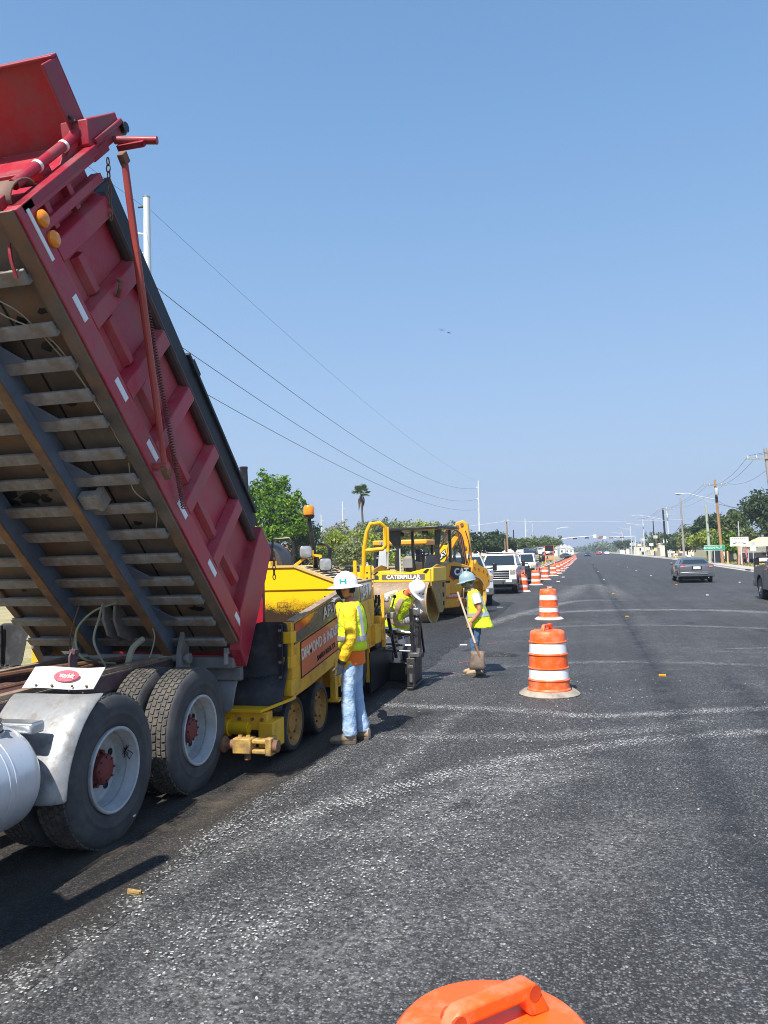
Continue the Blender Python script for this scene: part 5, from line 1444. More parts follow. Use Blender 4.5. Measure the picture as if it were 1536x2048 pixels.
for dx in (-.026, .026):
    for dz in (-.016, 0.004, .020):
        if abs(dz-.004) < .001 and abs(dx) > .03: continue
        mb = MB(); a = PI/2+dx*8; q = MH @ V((.1375*math.cos(a), .1195*math.sin(a), .072+dz)); mb.box(q, (.018, .006, .016)); mb.build('sticker', M_teal, h1)
mb = MB(); q = MH @ V((0, .120, .076)); mb.box(q, (.04, .005, .006)); mb.build('sticker', M_teal, h1)
maskpart('face_mask', w1, J['head'], fr1, M_mask, -.115, -.005, 1.07)
mb = MB(); c_ = J['head']; f_, l_, u_ = fr1
for s in (1, -1): mb.tube([c_+f_*.10+l_*.0+u_*.014, c_+f_*.098+l_*s*.05+u_*.014, c_+f_*.06+l_*s*.08+u_*.018], [.016, .018, .010], 8); mb.tube([c_+f_*.06+l_*s*.08+u_*.018, c_-f_*.005+l_*s*.082+u_*.015], .003, 5)
mb.build('sunglasses', M_palm, w1)
mb = MB(); rings = [[c_+f_*(-.006-.096*math.cos(q)*k)+l_*.080*math.sin(q)*k+u_*h for q in [-1.05+2.1*j/12 for j in range(13)]] for h, k in ((-.055, .86), (-.02, 1.0), (.02, 1.03), (.06, 1.0))]
mb.loft(rings, caps=False, closed=False); mb.build('hair', M_cap, w1)
# ---------------------------------------------------------------- worker bending at the screed
M_tanshirt = pm('sand_work_shirt', (.56, .47, .38), .85, c2=(.45, .37, .29), amt=.8, scale=5, bump=.9, bscale=15, bdist=.04)
M_navy2 = pm('slate_work_trousers', (.10, .11, .15), .85, c2=(.07, .075, .10), amt=.8, scale=6)
f2 = V((.45, -.89, 0)).normalized(); l2 = V((-f2.y, f2.x, 0))
o2 = V((-3.000, 12.22, .05))
J = dict(pelvis=V((-2.990, 12.20, .86)), spine=V((-2.930, 12.10, 1.03)), chest=V((-2.830, 11.98, 1.24)), neck=V((-2.710, 11.88, 1.39)), headb=V((-2.655, 11.83, 1.43)), head=V((-2.560, 11.79, 1.455)),
         hf=V((.42, -.42, -.80)), hu=V((.62, -.45, .62)),
         hipL=V((-2.910, 12.18, .82)), hipR=V((-3.080, 12.22, .82)), kneeL=V((-2.850, 12.06, .47)), kneeR=V((-3.090, 12.10, .46)), ankleL=V((-2.870, 12.28, .15)), ankleR=V((-3.130, 12.30, .15)),
         shL=V((-2.640, 11.98, 1.30)), shR=V((-2.930, 11.98, 1.40)), wrL=V((-2.670, 11.66, 1.06)), wrR=V((-3.000, 11.70, 1.37)))
J['elL'] = ik(J['shL'], J['wrL'], .28, .26, V((1, .2, -.3))); J['elR'] = ik(J['shR'], J['wrR'], .28, .26, V((-1, .2, -.35)))
w2, mb, fr2 = person('worker in white cap hard hat and tan shirt bending over the screed', o2, J, f2, None, seed=9, rad=dict(sh=.070, el=.058, wr=.042), wr=.010)
mb.build('body', [M_skin, M_tanshirt, M_navy2, M_tanshirt, M_eye], w2, sharp=80)
ves, sf = torso('safety_vest', w2, J['pelvis'], J['neck'], V((-.01, .02, .02)), l2+V((0, 0, -.22)), [(-.12, .20, .16, .01), (.15, .20, .155, .01), (.4, .20, .155, 0), (.68, .205, .145, 0), (.85, .19, .12, 0), (.95, .145, .10, .0), (1.02, .09, .08, .0)], M_lime, seed=13, wr=.012)
M_salmon = pm('pale_orange_reflective', (.85, .62, .50), .45, c2=(.8, .45, .3), amt=.7, scale=14)
band('reflective_band', ves, sf, .20, .32, M_salmon)
for q in (1.0, 2.14, -1.0, -2.14): strap('reflective_strap', ves, sf, q, .14, .32, .94, M_salmon)
torso('shirt_tail', w2, J['pelvis'], J['neck'], V((-.01, .02, .02)), l2+V((0, 0, -.22)), [(-.42, .20, .155, .02), (-.25, .20, .16, .01), (0, .192, .15, 0), (.15, .18, .14, 0)], M_tanshirt, seed=15, wr=.012)
mb = MB(); hand_geo(mb, J['wrR'], V((.0, -.75, -.2)), V((.3, 0, -1)), V((1, 0, .2)), .85, s=1.1); mb.build('glove', pm('pale_striped_glove', (.55, .52, .48), .85, c2=(.12, .11, .11), amt=.9, scale=22), w2, sharp=70)
mb = MB(); hand_geo(mb, J['wrL'], V((.1, -.8, -.5)), V((0, -.3, -1)), V((-1, 0, .2)), .7, s=1.08); mb.build('glove', M_glove, w2, sharp=70)
boot(w2, J['ankleL'], f2, (M_tanb, M_sole), z0=.05); boot(w2, J['ankleR'], f2, (M_tanb, M_sole), z0=.05)
h2, MH = hat(w2, J['head'], *fr2, M_hatw, 'cap')
for a, hgt, m_ in ((.25, .07, M_palm), (.55, .06, M_teal), (-.3, .075, M_palm)):
    mb = MB(); q = MH @ V((.137*math.cos(a), .119*math.sin(a), hgt)); mb.sphere(q, .014, 8, 6, sc=(1, 1, 1)); mb.build('sticker', m_, h2)
maskpart('face_mask', w2, J['head'], fr2, M_white(), -.11, -.02, 1.08)
mb = MB(); c_ = J['headb']; mb.tube([J['neck']+V((-.01, 0, -.01)), (J['neck']+J['headb'])/2, J['headb']+V((.01, -.01, .01))], [.075, .066, .064], 14); mb.build('orange_neck_cloth', pm('orange_neck_cloth', (.62, .17, .07), .8, amt=.6, scale=8), w2)
# ---------------------------------------------------------------- worker with the shovel
M_tee = pm('white_tee_shirt', (.78, .78, .76), .85, c2=(.7, .7, .7), amt=.5, scale=5)
M_camo = pm('camouflage_gaiter', (.40, .36, .28), .85, c2=(.03, .028, .024), amt=1., scale=18, grime=(.12, .11, .06), gamt=.9, gscale=14, thr=.5)
f3 = V((-math.cos(R(6)), -math.sin(R(6)), 0)); l3 = V((-f3.y, f3.x, 0))
o3 = V((-1.79, 12.82, 0))
P = lambda a, b, h: o3 + f3*a + l3*b + V((0, 0, h))
J = dict(pelvis=P(-.02, 0, .90), spine=P(-.03, 0, 1.05), chest=P(-.02, 0, 1.23), neck=P(.03, 0, 1.38), headb=P(.07, 0, 1.44), head=P(.105, 0, 1.525),
         hf=V((-.95, -.14, -.22)), hu=V((-.20, -.02, 1)),
         hipL=P(-.02, .085, .86), hipR=P(-.02, -.085, .86), kneeL=P(.03, .075, .48), kneeR=P(.03, -.07, .48), ankleL=P(-.03, .09, .10), ankleR=P(.03, -.08, .10),
         shL=P(-.02, .165, 1.31), shR=P(.02, -.16, 1.30), wrL=P(.07, .235, .87), wrR=P(.19, -.0, 1.25))
J['elL'] = ik(J['shL'], J['wrL'], .26, .25, -f3); J['elR'] = ik(J['shR'], J['wrR'], .26, .24, V((0, 1, -.6)))
w3, mb, fr3 = person('worker in blue grey hard hat and lime vest holding a square shovel', o3, J, f3, None, seed=21, rad=dict(pelvis=.108, spine=.10, chest=.11, hip=.104, knee=.080, ankle=.068, sh=.062, el=.042, wr=.030, neck=.05), leg_wr=.015, bare=True, wr=.004)
hand_geo(mb, J['wrL'], V((-.35, -.1, -1)), V((.2, 1, 0)), f3, .95, 0, .95)
body = mb.build('body', [M_skin, M_tee, M_jean2, M_skin, M_eye], w3, sharp=80)
ves, sf = torso('safety_vest', w3, J['pelvis'], J['neck'], -f3*.02, l3, [(-.26, .205, .205, -.065), (-.05, .195, .185, -.045), (.25, .185, .165, -.02), (.55, .18, .14, .0), (.75, .178, .128, 0), (.88, .160, .11, 0), (.96, .13, .09, .0), (1.02, .085, .08, .01)], M_lime, seed=23, wr=.012)
band('reflective_band', ves, sf, .12, .26, M_silver)
for q in (1.05, 2.09, -1.05, -2.09): strap('reflective_strap', ves, sf, q, .13, .26, .92, M_silver)
for s in 'LR':
    a, b = J['sh'+s], J['el'+s]
    mb = MB(); mb.tube([a+(a-b)*.08, a.lerp(b, .25), a.lerp(b, .52)], [.072, .074, .070], 14); mb.build('sleeve', M_tee, w3)
mb = MB(); hand_geo(mb, J['wrR'], V((-.2, -.5, .1)), V((-.1, -.2, -1)), V((-1, 0, 0)), .95, s=1.0); mb.build('glove', pm('brown_leather_glove', (.24, .085, .04), .7, amt=.7, scale=9), w3, sharp=70)
boot(w3, J['ankleL'], f3, (M_tanb, M_sole)); boot(w3, J['ankleR'], f3+V((0, .1, 0)), (M_tanb, M_sole))
hat(w3, J['head']+fr3[2]*.0, *fr3, M_hatg, 'cap')
maskpart('neck_gaiter', w3, J['head'], fr3, M_camo, -.15, .012, 1.08, True)
# shovel in his hands
sv = thing('shovel', 'square mouthed shovel with pale wooden handle held by the worker', 'shovel', (-1.70, 12.45, 0))
hp, hq = V((-1.88, 12.70, 1.27)), V((-1.56, 12.50, .36))
d_ = (hq-hp).normalized()
hp = J['wrL']+V((-.012, -.075, -.05))-d_*.58
mb = MB(); mb.tube([hp-d_*.02, hp+d_*.5, hp+d_*.98], [.016, .017, .019], 10); mb.build('handle', pm('pale_ash_handle', (.58, .46, .33), .6, c2=(.45, .35, .24), amt=.8, scale=5), sv)
q = hp+d_*.96
mb = MB(); mb.tube([q-d_*.10, q+d_*.02, q+d_*.14], [.024, .022, .012], 12); mb.build('socket', M_rust(), sv)
bx = V((.97, -.12, .0)).normalized(); by = (d_ - bx*d_.dot(bx)).normalized(); bn = bx.cross(by)
mb = MB(); rings = []
for j in range(6):
    v_ = .0+.30*j/5; w_ = .115+.012*min(1, v_*6)
    rings.append([q+by*(v_+.03)+bx*(w_*(i/4-1))+bn*(.035*abs(i/4-1)**2.2*(1-.3*j/5)-.012*math.sin(PI*j/5)) for i in range(9)])
mb.loft(rings, closed=False, caps=False)
o = mb.build('blade', pm('mud_worn_blade', (.22, .17, .13), .6, .3, c2=(.12, .09, .075), amt=.9, scale=9, grime=(.30, .22, .16), gamt=.6, gscale=8), sv, sharp=60); o.modifiers.new('t', 'SOLIDIFY').thickness = .004
# ================================================================== CARS AND PICKUPS  (local: forward +y)
M_tyre2 = M_blk()
M_alloy = pm('wheel_alloy', (.5, .5, .5), .35, .7, amt=.5)
def arc(cy, cz, r, a0, a1, n=8): return [(cy+r*math.cos(a0+(a1-a0)*i/n), cz+r*math.sin(a0+(a1-a0)*i/n)) for i in range(n+1)]
def wheels(t, ys, x, r, w, rimr):
    for y in ys:
        for s in (-1, 1):
            M = place((s*x, y, r), (s, 0, 0))
            mb = MB(); mb.lathe([(rimr, 0), (r-.04, .0), (r, -.03), (r, -w+.03), (r-.04, -w), (rimr, -w)], 28, M, caps=False); wh = mb.build('wheel', M_tyre2, t, world=False)
            mb = MB(); mb.lathe([(rimr+.005, -.01), (rimr-.02, -.03), (rimr*.55, -.03), (.06, -.05), (.05, -.01), (0, -.01)], 24, M, caps=False); mb.build('rim', M_alloy, wh, world=False)
            for k in range(6):
                a = 2*PI*k/6; mb = MB(); q = M @ V((rimr*.68*math.cos(a), rimr*.68*math.sin(a), -.024)); mb.cyl(q, q+V((s*.006, 0, 0)), .035, 8); mb.build('rim_hole', M_dark(), wh, world=False)
def B(name, mats, t, fn, **k):
    mb = MB(); fn(mb); k.setdefault('world', False)
    return mb.build(name, mats, t, **k)
def flip(poly): return poly
def pickup(name, label, paint, loc, rz, group, style='super'):
    t = thing(name, label, 'pickup truck', loc, rz, group)
    H, yw, rw = .97, (1.85, -1.75), .40
    prof = [(2.78, .55), (2.80, 1.0), (2.74, 1.14), (2.62, 1.20), (1.35, 1.30), (1.2, 1.33), (-.98, 1.33), (-.99, 1.34), (-2.95, 1.34), (-2.97, .60), (-2.3, .55)]
    prof += arc(yw[1], .42, .47, PI*1.0+.25, -.25) [::1] if False else []
    low = []
    for cy in (yw[1], yw[0]): low += arc(cy, .45, .48, PI+.1, -.1, 10)
    low = [(y, z) for y, z in low]
    poly = prof + low
    Mx = Matrix(((0, 0, 1, 0), (1, 0, 0, 0), (0, 1, 0, 0), (0, 0, 0, 1)))
    def f(mb):
        mb.prism(poly, -H, H, M=Mx)
    body = B('body', paint, t, f, bevel=.045, seg=3)
    def gh(mb):
        lo = [(-.90, 1.30), (.90, 1.30), (.92, -.95), (-.92, -.95)]
        hi = [(-.74, .42), (.74, .42), (.76, -.80), (-.76, -.80)]
        mb.loft([[(x, y, 1.32) for x, y in lo], [(x, y, 1.88) for x, y in hi], [(x*.93, y*.93-.02, 1.93) for x, y in hi]])
    cab = B('cab', paint, t, gh, bevel=.035, seg=3)
    G = M_glass()
    def quad(mb, a, b, c, d, off):
        a, b, c, d = V(a), V(b), V(c), V(d); n = (b-a).cross(d-a).normalized()*off
        mb.add([a+n, b+n, c+n, d+n, a-n*.5, b-n*.5, c-n*.5, d-n*.5], [(0, 1, 2, 3), (4, 7, 6, 5), (0, 4, 5, 1), (1, 5, 6, 2), (2, 6, 7, 3), (3, 7, 4, 0)])
    B('windscreen', G, cab, lambda m: quad(m, (.80, 1.265, 1.36), (-.80, 1.265, 1.36), (-.68, .48, 1.845), (.68, .48, 1.845), .012))
    B('rear_window', G, cab, lambda m: quad(m, (-.78, -.945, 1.38), (.78, -.945, 1.38), (.68, -.82, 1.82), (-.68, -.82, 1.82), .012))
    for s in (1, -1):
        for y0, y1, u0, u1 in ((.98, .16, .42, .14), (.08, -.84, .06, -.72)):
            B('side_window', G, cab, lambda m: quad(m, *([(s*.895, y0, 1.38), (s*.905, y1, 1.38), (s*.775, u1, 1.83), (s*.765, u0, 1.83)][::-s]), -.012))
        B('door_seam', M_dark(), body, lambda m: [m.box((s*(H+.001), y, .98), (.004, .012, .62)) for y in (1.15, .12, -.92)])
        def mir_(m):
            m.bar((s*.90, 1.0, 1.38), (s*1.14, 1.02, 1.42), .05, .06); m.box((s*1.20, 1.02, 1.46), (.16, .10, .30))
        B('wing_mirror', M_blkm(), t, mir_, bevel=.03)
        def hl(m): m.span((min(s*.68, s*.95), 2.72, .94), (max(s*.68, s*.95), 2.815, 1.12))
        L = B('headlight', M_lens(), t, hl, bevel=.02)
        B('indicator', M_amber(), t, lambda m: m.span((min(s*.68, s*.95), 2.70, 1.125), (max(s*.68, s*.95), 2.79, 1.18)), bevel=.01)
        B('tail_light', pm('red_lens', (.5, .012, .012), .2, amt=.3, coat=.4), t, lambda m: m.span((min(s*.86, s*.975), -2.985, .95), (max(s*.86, s*.975), -2.90, 1.28)), bevel=.01)
        B('door_handle', M_blkm(), body, lambda m: m.box((s*(H+.012), .30, 1.16), (.03, .16, .035)))
        B('wheel_lip', M_blkm(), body, lambda m: [m.tube([(s*(H-.004), y, z) for y, z in arc(cy, .45, .485, PI, 0, 12)], .018, 6) for cy in yw])
    B('grille', M_dark(), t, lambda m: m.span((-.64, 2.76, .74), (.64, 2.815, 1.16)))
    gr = t.children[-1]
    for z in (.80, .91, 1.02, 1.13): B('grille_bar', pm('grey_grille_bar', (.36, .37, .38), .35, .5, amt=.4), gr, lambda m: m.span((-.63, 2.805, z-.022), (.63, 2.84, z+.022)), bevel=.008)
    B('grille_bar', pm('grey_grille_bar', (.36, .37, .38)), gr, lambda m: m.span((.10, 2.805, .78), (.22, 2.842, 1.15)))
    B('bumper', pm('dark_grey_bumper', (.16, .165, .17), .35, .5, amt=.5), t, lambda m: m.span((-.99, 2.66, .46), (.99, 2.93, .73)), bevel=.04)
    B('number_plate', M_white(), t, lambda m: m.span((-.78, 2.925, .58), (-.48, 2.935, .70)))
    B('tow_hook', M_blkm(), t, lambda m: [m.tube([(s*.35, 2.92, .5), (s*.35, 3.0, .56), (s*.35, 2.92, .62)], .02, 6) for s in (-1, 1)])
    B('rear_bumper', M_chrome(), t, lambda m: m.span((-.98, -3.12, .50), (.98, -2.94, .68)), bevel=.03)
    B('tailgate', paint, t, lambda m: m.span((-.84, -2.99, .72), (.84, -2.965, 1.30)), bevel=.01)
    B('bed_liner', M_blk(), t, lambda m: m.span((-.84, -2.86, 1.30), (.84, -1.05, 1.347)))
    B('underbody', M_dark(), t, lambda m: m.span((-.80, -2.7, .30), (.80, 2.6, .56)))
    B('wiper', M_blkm(), cab, lambda m: [m.tube([(x, 1.27, 1.385), (x+.38, 1.10, 1.47)], .012, 5) for x in (-.5, .1)])
    B('seat', pm('grey_seat', (.14, .14, .15), .8, amt=.5), cab, lambda m: [m.box((x, .15, 1.36), (.5, .2, .5)) for x in (-.42, .42)])
    wheels(t, yw, .965, rw, .27, .225)
    return t
M_pwhite = pm('pickup_white', (.80, .80, .79), .25, c2=(.75, .75, .74), amt=.4, scale=2, coat=.6, grime=(.55, .50, .44), gamt=.25, gscale=3)
M_psilv = pm('silver_white_paint', (.52, .55, .58), .3, .35, c2=(.47, .5, .53), amt=.4, coat=.6)
GP = 'pickups parked along the closed lane'
p1 = pickup('pickup_truck', 'white pickup with dark grille facing us, directly left of the nearest roadside row of drums', M_pwhite, (-4.18, 40.35, 0), PI, GP)
p2 = pickup('pickup_truck', 'silver pickup mostly hidden behind the roller and the worker with the shovel', M_psilv, (-4.77, 30.95, 0), PI+.2, GP)
p3 = pickup('pickup_truck', 'white pickup with large black towing mirrors and black front guard, rearmost of the parked row', M_pwhite, (-3.92, 51.2, 0), PI, GP)
# guard and big mirrors on the rear one, ladder rack and load on the middle one
B('front_guard', M_blkm(), p3, lambda m: (m.span((-.95, 2.9, .42), (.95, 3.06, 1.0)), m.tube([(-.6, 3.0, 1.0), (-.55, 3.02, 1.28), (.55, 3.02, 1.28), (.6, 3.0, 1.0)], .04, 8)), bevel=.03)
for s in (1, -1): B('towing_mirror', M_blkm(), p3, lambda m: (m.bar((s*.9, 1.0, 1.42), (s*1.35, 1.04, 1.46), .06, .07), m.box((s*1.40, 1.04, 1.56), (.20, .12, .36))), bevel=.03)
B('roof_bar', M_blkm(), p1, lambda m: m.span((-.75, -.5, 1.945), (.85, -.42, 1.99)))
B('ladder_rack', M_white(), p1, lambda m: [m.tube(q, .022, 6) for q in ([(-.8, -2.4, 1.3), (-.8, -2.4, 2.0), (.8, -2.4, 2.0), (.8, -2.4, 1.3)], [(-.8, -1.1, 1.3), (-.8, -1.1, 2.0), (.8, -1.1, 2.0), (.8, -1.1, 1.3)], [(-.8, -2.4, 2.0), (-.8, -.4, 2.0)], [(.8, -2.4, 2.0), (.8, -.4, 2.0)])])
M_ow = pm('red_barricade_sheeting', (.62, .06, .045), .5, c2=(.75, .7, .68), amt=1., scale=5)
bs_ = thing('barricade_stack', 'red and white barricade boards leaning on the bed of the white pickup', 'barricade', (-3.5, 43.0, 1.35))
for k, (dx, tl) in enumerate(((.0, .5), (.10, .62), (-.12, .40), (.2, .3), (-.25, .75))):
    mb = MB(); a = V((-3.62+dx, 42.9-.12*k, 1.36)); b_ = a+V((-tl*.55, .0, .62+.1*(k % 3))); mb.bar(a, b_, .20, .035, (0, 1, 0)); bd = mb.build('board', M_ow if k % 2 else M_white(), bs_)
    for q in (.3, .7):
        mb = MB(); c_ = a.lerp(b_, q); mb.bar(c_-(b_-a)*.07, c_+(b_-a)*.07, .205, .04, (0, 1, 0)); mb.build('stripe', M_white() if k % 2 else M_orange(), bd)
M_drk = pm('dark_grey_metallic', (.085, .095, .105), .32, .45, c2=(.07, .08, .09), amt=.5, coat=.7, grime=(.2, .19, .17), gamt=.25, gscale=3)
p4 = pickup('pickup_truck', 'dark grey pickup cut off by the right edge, driving away', M_drk, (7.33, 29.9, 0), 0, None)
def sedan(label, paint, loc, rz, group=None, name='sedan'):
    t = thing(name, label, 'car', loc, rz, group)
    Mx = Matrix(((0, 0, 1, 0), (1, 0, 0, 0), (0, 1, 0, 0), (0, 0, 0, 1)))
    yw = (1.45, -1.42)
    up_ = [(2.45, .45), (2.47, .66), (2.36, .80), (1.2, .98), (.95, 1.02), (-1.55, 1.08), (-2.25, 1.06), (-2.44, .98), (-2.50, .62), (-2.42, .36)]
    low = []
    for cy in (yw[1], yw[0]): low += arc(cy, .34, .37, PI+.1, -.1, 10)
    poly = up_ + low
    def shell(mb):
        k = []
        for x, sc in ((-.93, .90), (-.90, .97), (-.80, 1.0), (.80, 1.0), (.90, .97), (.93, .90)):
            k.append([(x, y*(1-(1-sc)*.25), (z-.6)*(1-(1-sc)*.9*(1 if z > .6 else .3))+.6) for y, z in poly])
        mb.loft(k)
    body = B('body', paint, t, shell, bevel=.02, sharp=40)
    def gh(mb):
        st = [(.98, 1.0, .80, 1.02), (.25, 1.36, .66, 1.36), (-.25, 1.43, .64, 1.43), (-.85, 1.41, .64, 1.41), (-1.35, 1.30, .68, 1.3), (-1.85, 1.06, .80, 1.06)]
        mb.loft([[(-.82, y, 1.0), (-w_, y, h-.05), (-w_*.8, y, h), (w_*.8, y, h), (w_, y, h-.05), (.82, y, 1.0)] for y, h, w_, _ in st])
    cab = B('roof', paint, t, gh, bevel=.02, sharp=50)
    G = M_glass()
    def q4(m, P_, off=.008):
        a, b, c, d = [V(p) for p in P_]; n = (b-a).cross(d-a).normalized()*off
        m.add([a+n, b+n, c+n, d+n, a-n, b-n, c-n, d-n], [(0, 1, 2, 3), (4, 7, 6, 5), (0, 4, 5, 1), (1, 5, 6, 2), (2, 6, 7, 3), (3, 7, 4, 0)])
    B('rear_window', G, cab, lambda m: q4(m, [(-.70, -1.80, 1.095), (.70, -1.80, 1.095), (.55, -1.38, 1.295), (-.55, -1.38, 1.295)]))
    B('windscreen', G, cab, lambda m: q4(m, [(.70, .90, 1.05), (-.70, .90, 1.05), (-.56, .30, 1.345), (.56, .30, 1.345)]))
    for s in (1, -1):
        for P_ in ([(s*.795, .72, 1.05), (s*.795, -.22, 1.06), (s*.675, -.22, 1.36), (s*.685, .22, 1.31)], [(s*.795, -.30, 1.06), (s*.795, -1.32, 1.07), (s*.70, -1.18, 1.27), (s*.67, -.30, 1.365)]):
            B('side_window', G, cab, lambda m: q4(m, P_, .012))
        B('wing_mirror', paint, t, lambda m: (m.box((s*1.0, .72, 1.06), (.18, .10, .13)),), bevel=.03)
        B('tail_light', pm('red_lens', (.5, .012, .012)), t, lambda m: m.loft([[(s*a, y, z) for a, y, z in ((.55+d, -2.47, .80), (.90, -2.36, .78), (.915, -2.1, .86), (.90, -2.12, 1.0), (.86, -2.40, 1.02), (.66+d, -2.46, 1.02))] for d in (0,)] + [[(s*a, y+.1, z) for a, y, z in ((.55, -2.47, .80), (.85, -2.36, .78), (.86, -2.1, .86), (.85, -2.12, 1.0), (.80, -2.40, 1.02), (.66, -2.46, 1.02))]]), bevel=.005)
        B('tail_lens', pm('pink_white_lens', (.65, .22, .22), .15, amt=.4), t.children[-1], lambda m: m.box((s*.74, -2.475, .93), (.20, .03, .07)))
        B('headlight', M_lens(), t, lambda m: m.box((s*.68, 2.38, .68), (.4, .14, .15)), bevel=.03)
        B('door_seam', M_dark(), body, lambda m: [m.box((s*.932, y, .72), (.006, .012, .45)) for y in (.85, -.26, -1.2)])
        B('door_handle', paint, body, lambda m: [m.box((s*.935, y, .92), (.03, .16, .03)) for y in (.0, -1.0)])
    B('number_plate', M_white(), t, lambda m: m.span((-.19, -2.53, .78), (.19, -2.505, .93)), bevel=.004)
    B('plate_recess', M_dark(), t, lambda m: m.span((-.26, -2.508, .755), (.26, -2.45, .965)))
    B('bumper', paint, t, lambda m: m.loft([[(x, -2.34+.0*x, z0), (x, -2.56+.10*x*x, z0+.04), (x, -2.58+.10*x*x, .60), (x, -2.44+.06*x*x, .70), (x, -2.3, .70)] for x in (-.93, -.75, -.4, 0, .4, .75, .93) for z0 in (.34,)]), bevel=.01)
    B('bumper_groove', M_alu(), t, lambda m: m.span((-.55, -2.585, .50), (.55, -2.56, .525)))
    B('boot_edge', M_dark(), body, lambda m: m.span((-.80, -2.475, .735), (.80, -2.46, .745)))
    B('underbody', M_dark(), t, lambda m: m.span((-.78, -2.3, .2), (.78, 2.3, .5)))
    B('exhaust_tip', M_chrome(), t, lambda m: m.cyl((.6, -2.5, .30), (.6, -2.35, .30), .04, 10))
    wheels(t, yw, .925, .335, .22, .20)
    return t
M_grey = pm('grey_metallic', (.135, .145, .16), .3, .5, c2=(.115, .125, .135), amt=.4, coat=.7, grime=(.3, .29, .27), gamt=.2, gscale=3)
s1 = sedan('grey metallic saloon with red tail lamps driving away in the right hand lane', M_grey, (6.15, 49.3, 0), 0)
M_far = [pm('dark_blue_car', (.03, .05, .09), .3, .3, amt=.3, coat=.5), pm('red_car', (.45, .03, .03), .3, amt=.3, coat=.5), pm('white_car', (.75, .75, .74), .3, amt=.3, coat=.5), pm('black_car', (.015, .016, .02), .3, amt=.3, coat=.5), pm('light_silver_car', (.55, .57, .6), .3, .4, amt=.3, coat=.5)]
sedan('distant dark car on the empty middle lanes beyond the row of drums', M_far[0], (1.0, 255, 0), PI)
sedan('distant red car at the crest under the signal boxes', M_far[1], (5.8, 330, 0), 0)
sedan('distant white car just right of the red one', M_far[2], (8.9, 325, 0), 0)
sedan('second distant white car, farther and smaller behind the others', M_far[2], (8.0, 420, 0), 0)
sedan('black car waiting at the left kerb beyond the last drums', M_far[3], (-4.6, 205, 0), R(200))
sedan('grey car parked on the rise left of the tall lamp post', M_far[0], (-10.3, 136.5, 1.3), R(80))
sedan('white car parked on the rise by the tall lamp post', M_far[2], (-7.9, 139, 1.3), R(75))
# ================================================================== ROLLER
def rthing(): pass
roll_ = thing('road_roller', 'yellow tandem road roller with black canopy standing behind the paver', 'road roller', (-4.95, 23.4, 0))
Y3 = pm('roller_yellow', (.84, .52, .008), .35, c2=(.80, .47, .01), amt=.5, scale=2, coat=.2)
Y4 = pm('warm_machine_yellow', (.80, .36, .008), .38, c2=(.74, .32, .012), amt=.5, scale=2, grime=(.4, .2, .06), gamt=.3, gscale=5)
M_drum = pm('dusty_drum_steel', (.30, .205, .13), .6, .2, c2=(.20, .135, .085), amt=.9, scale=3, grime=(.48, .38, .28), gamt=.6, gscale=6, bump=.1)
M_dty = pm('dirty_yellow_plate', (.44, .29, .08), .6, c2=(.30, .20, .08), amt=.9, scale=5, grime=(.22, .15, .08), gamt=.5, gscale=8)
def drum(M, par, rimcol):
    mb = MB(M); mb.lathe([(.60, -.85), (.64, -.85), (.645, -.80), (.645, .80), (.64, .85), (.60, .85)], 56, Matrix.Rotation(PI/2, 4, 'Y'), caps=False); d = mb.build('drum', M_drum, par)
    mb = MB(M)
    for s in (-1, 1): mb.lathe([(.601, s*.85), (.598, s*.80), (.575, s*.60), (.30, s*.52), (.28, s*.60), (.0, s*.60)], 48, Matrix.Rotation(PI/2, 4, 'Y'), caps=False)
    mb.build('drum_side', rimcol, d)
    for s in (-1, 1):
        mb = MB(M); mb.lathe([(.598, s*.851), (.645, s*.853), (.648, s*.84)], 48, Matrix.Rotation(PI/2, 4, 'Y'), caps=False)
        mb.build('drum_rim', pm('cream_rim', (.58, .42, .22), .6, amt=.7, scale=5), d)
    return d
A1 = Matrix.Translation((-5.12, 22.15, 0)) @ Matrix.Rotation(R(-8), 4, 'Z')       # front half, +y towards the rear half
JT = A1 @ V((0, 1.55, 0))
A2 = Matrix.Translation(JT) @ Matrix.Rotation(R(-28), 4, 'Z')
drum(A1 @ Matrix.Translation((0, 0, .645)), roll_, pm('ochre_drum_side', (.60, .37, .07), .55, c2=(.45, .28, .07), amt=.8, scale=5))
drum(A2 @ Matrix.Translation((0, 1.55, .645)), roll_, pm('ochre_drum_side', (.60, .37, .07)))
mb = MB(A1)
mb.loft([[(x, y+.0, z) for x, z in ((-.98, 1.22), (.98, 1.22), (.98, 1.63), (.70, 1.60), (.25, 1.50), (0, 1.475), (-.25, 1.50), (-.62, 1.56), (-.82, 1.52), (-.98, 1.42))] for y in (-.30, .9)])
hd = mb.build('front_hood', Y3, roll_, bevel=.02)
mb = MB(A1); mb.span((-.84, -.24, 1.05), (.84, -.18, 1.21)); mb.build('drum_scraper', Y3, roll_)
text('hood_lettering', 'CATERPILLAR', .165, A1 @ frame((.05, -.306, 1.365), (1, 0, 0), (0, 0, 1)), MW, hd, 1.05, .006)
mb = MB(A1); mb.span((-.62, -.304, 1.285), (.72, -.300, 1.445)); mb.build('lettering_panel', pm('grey_brown_band', (.16, .12, .08), .5, amt=.5), hd)
mb = MB(A1); mb.span((-.86, -.31, 1.30), (-.72, -.296, 1.43)); mb.build('hood_lamp', M_glass(), hd, bevel=.01)
mb = MB(A1); mb.loft([[(x, y, z) for x, z in ((-.90, 1.45), (-.78, 1.54), (-.72, 1.52), (-.84, 1.43))] for y in (-.308, -.298)]); mb.build('hood_slot', M_dark(), hd)
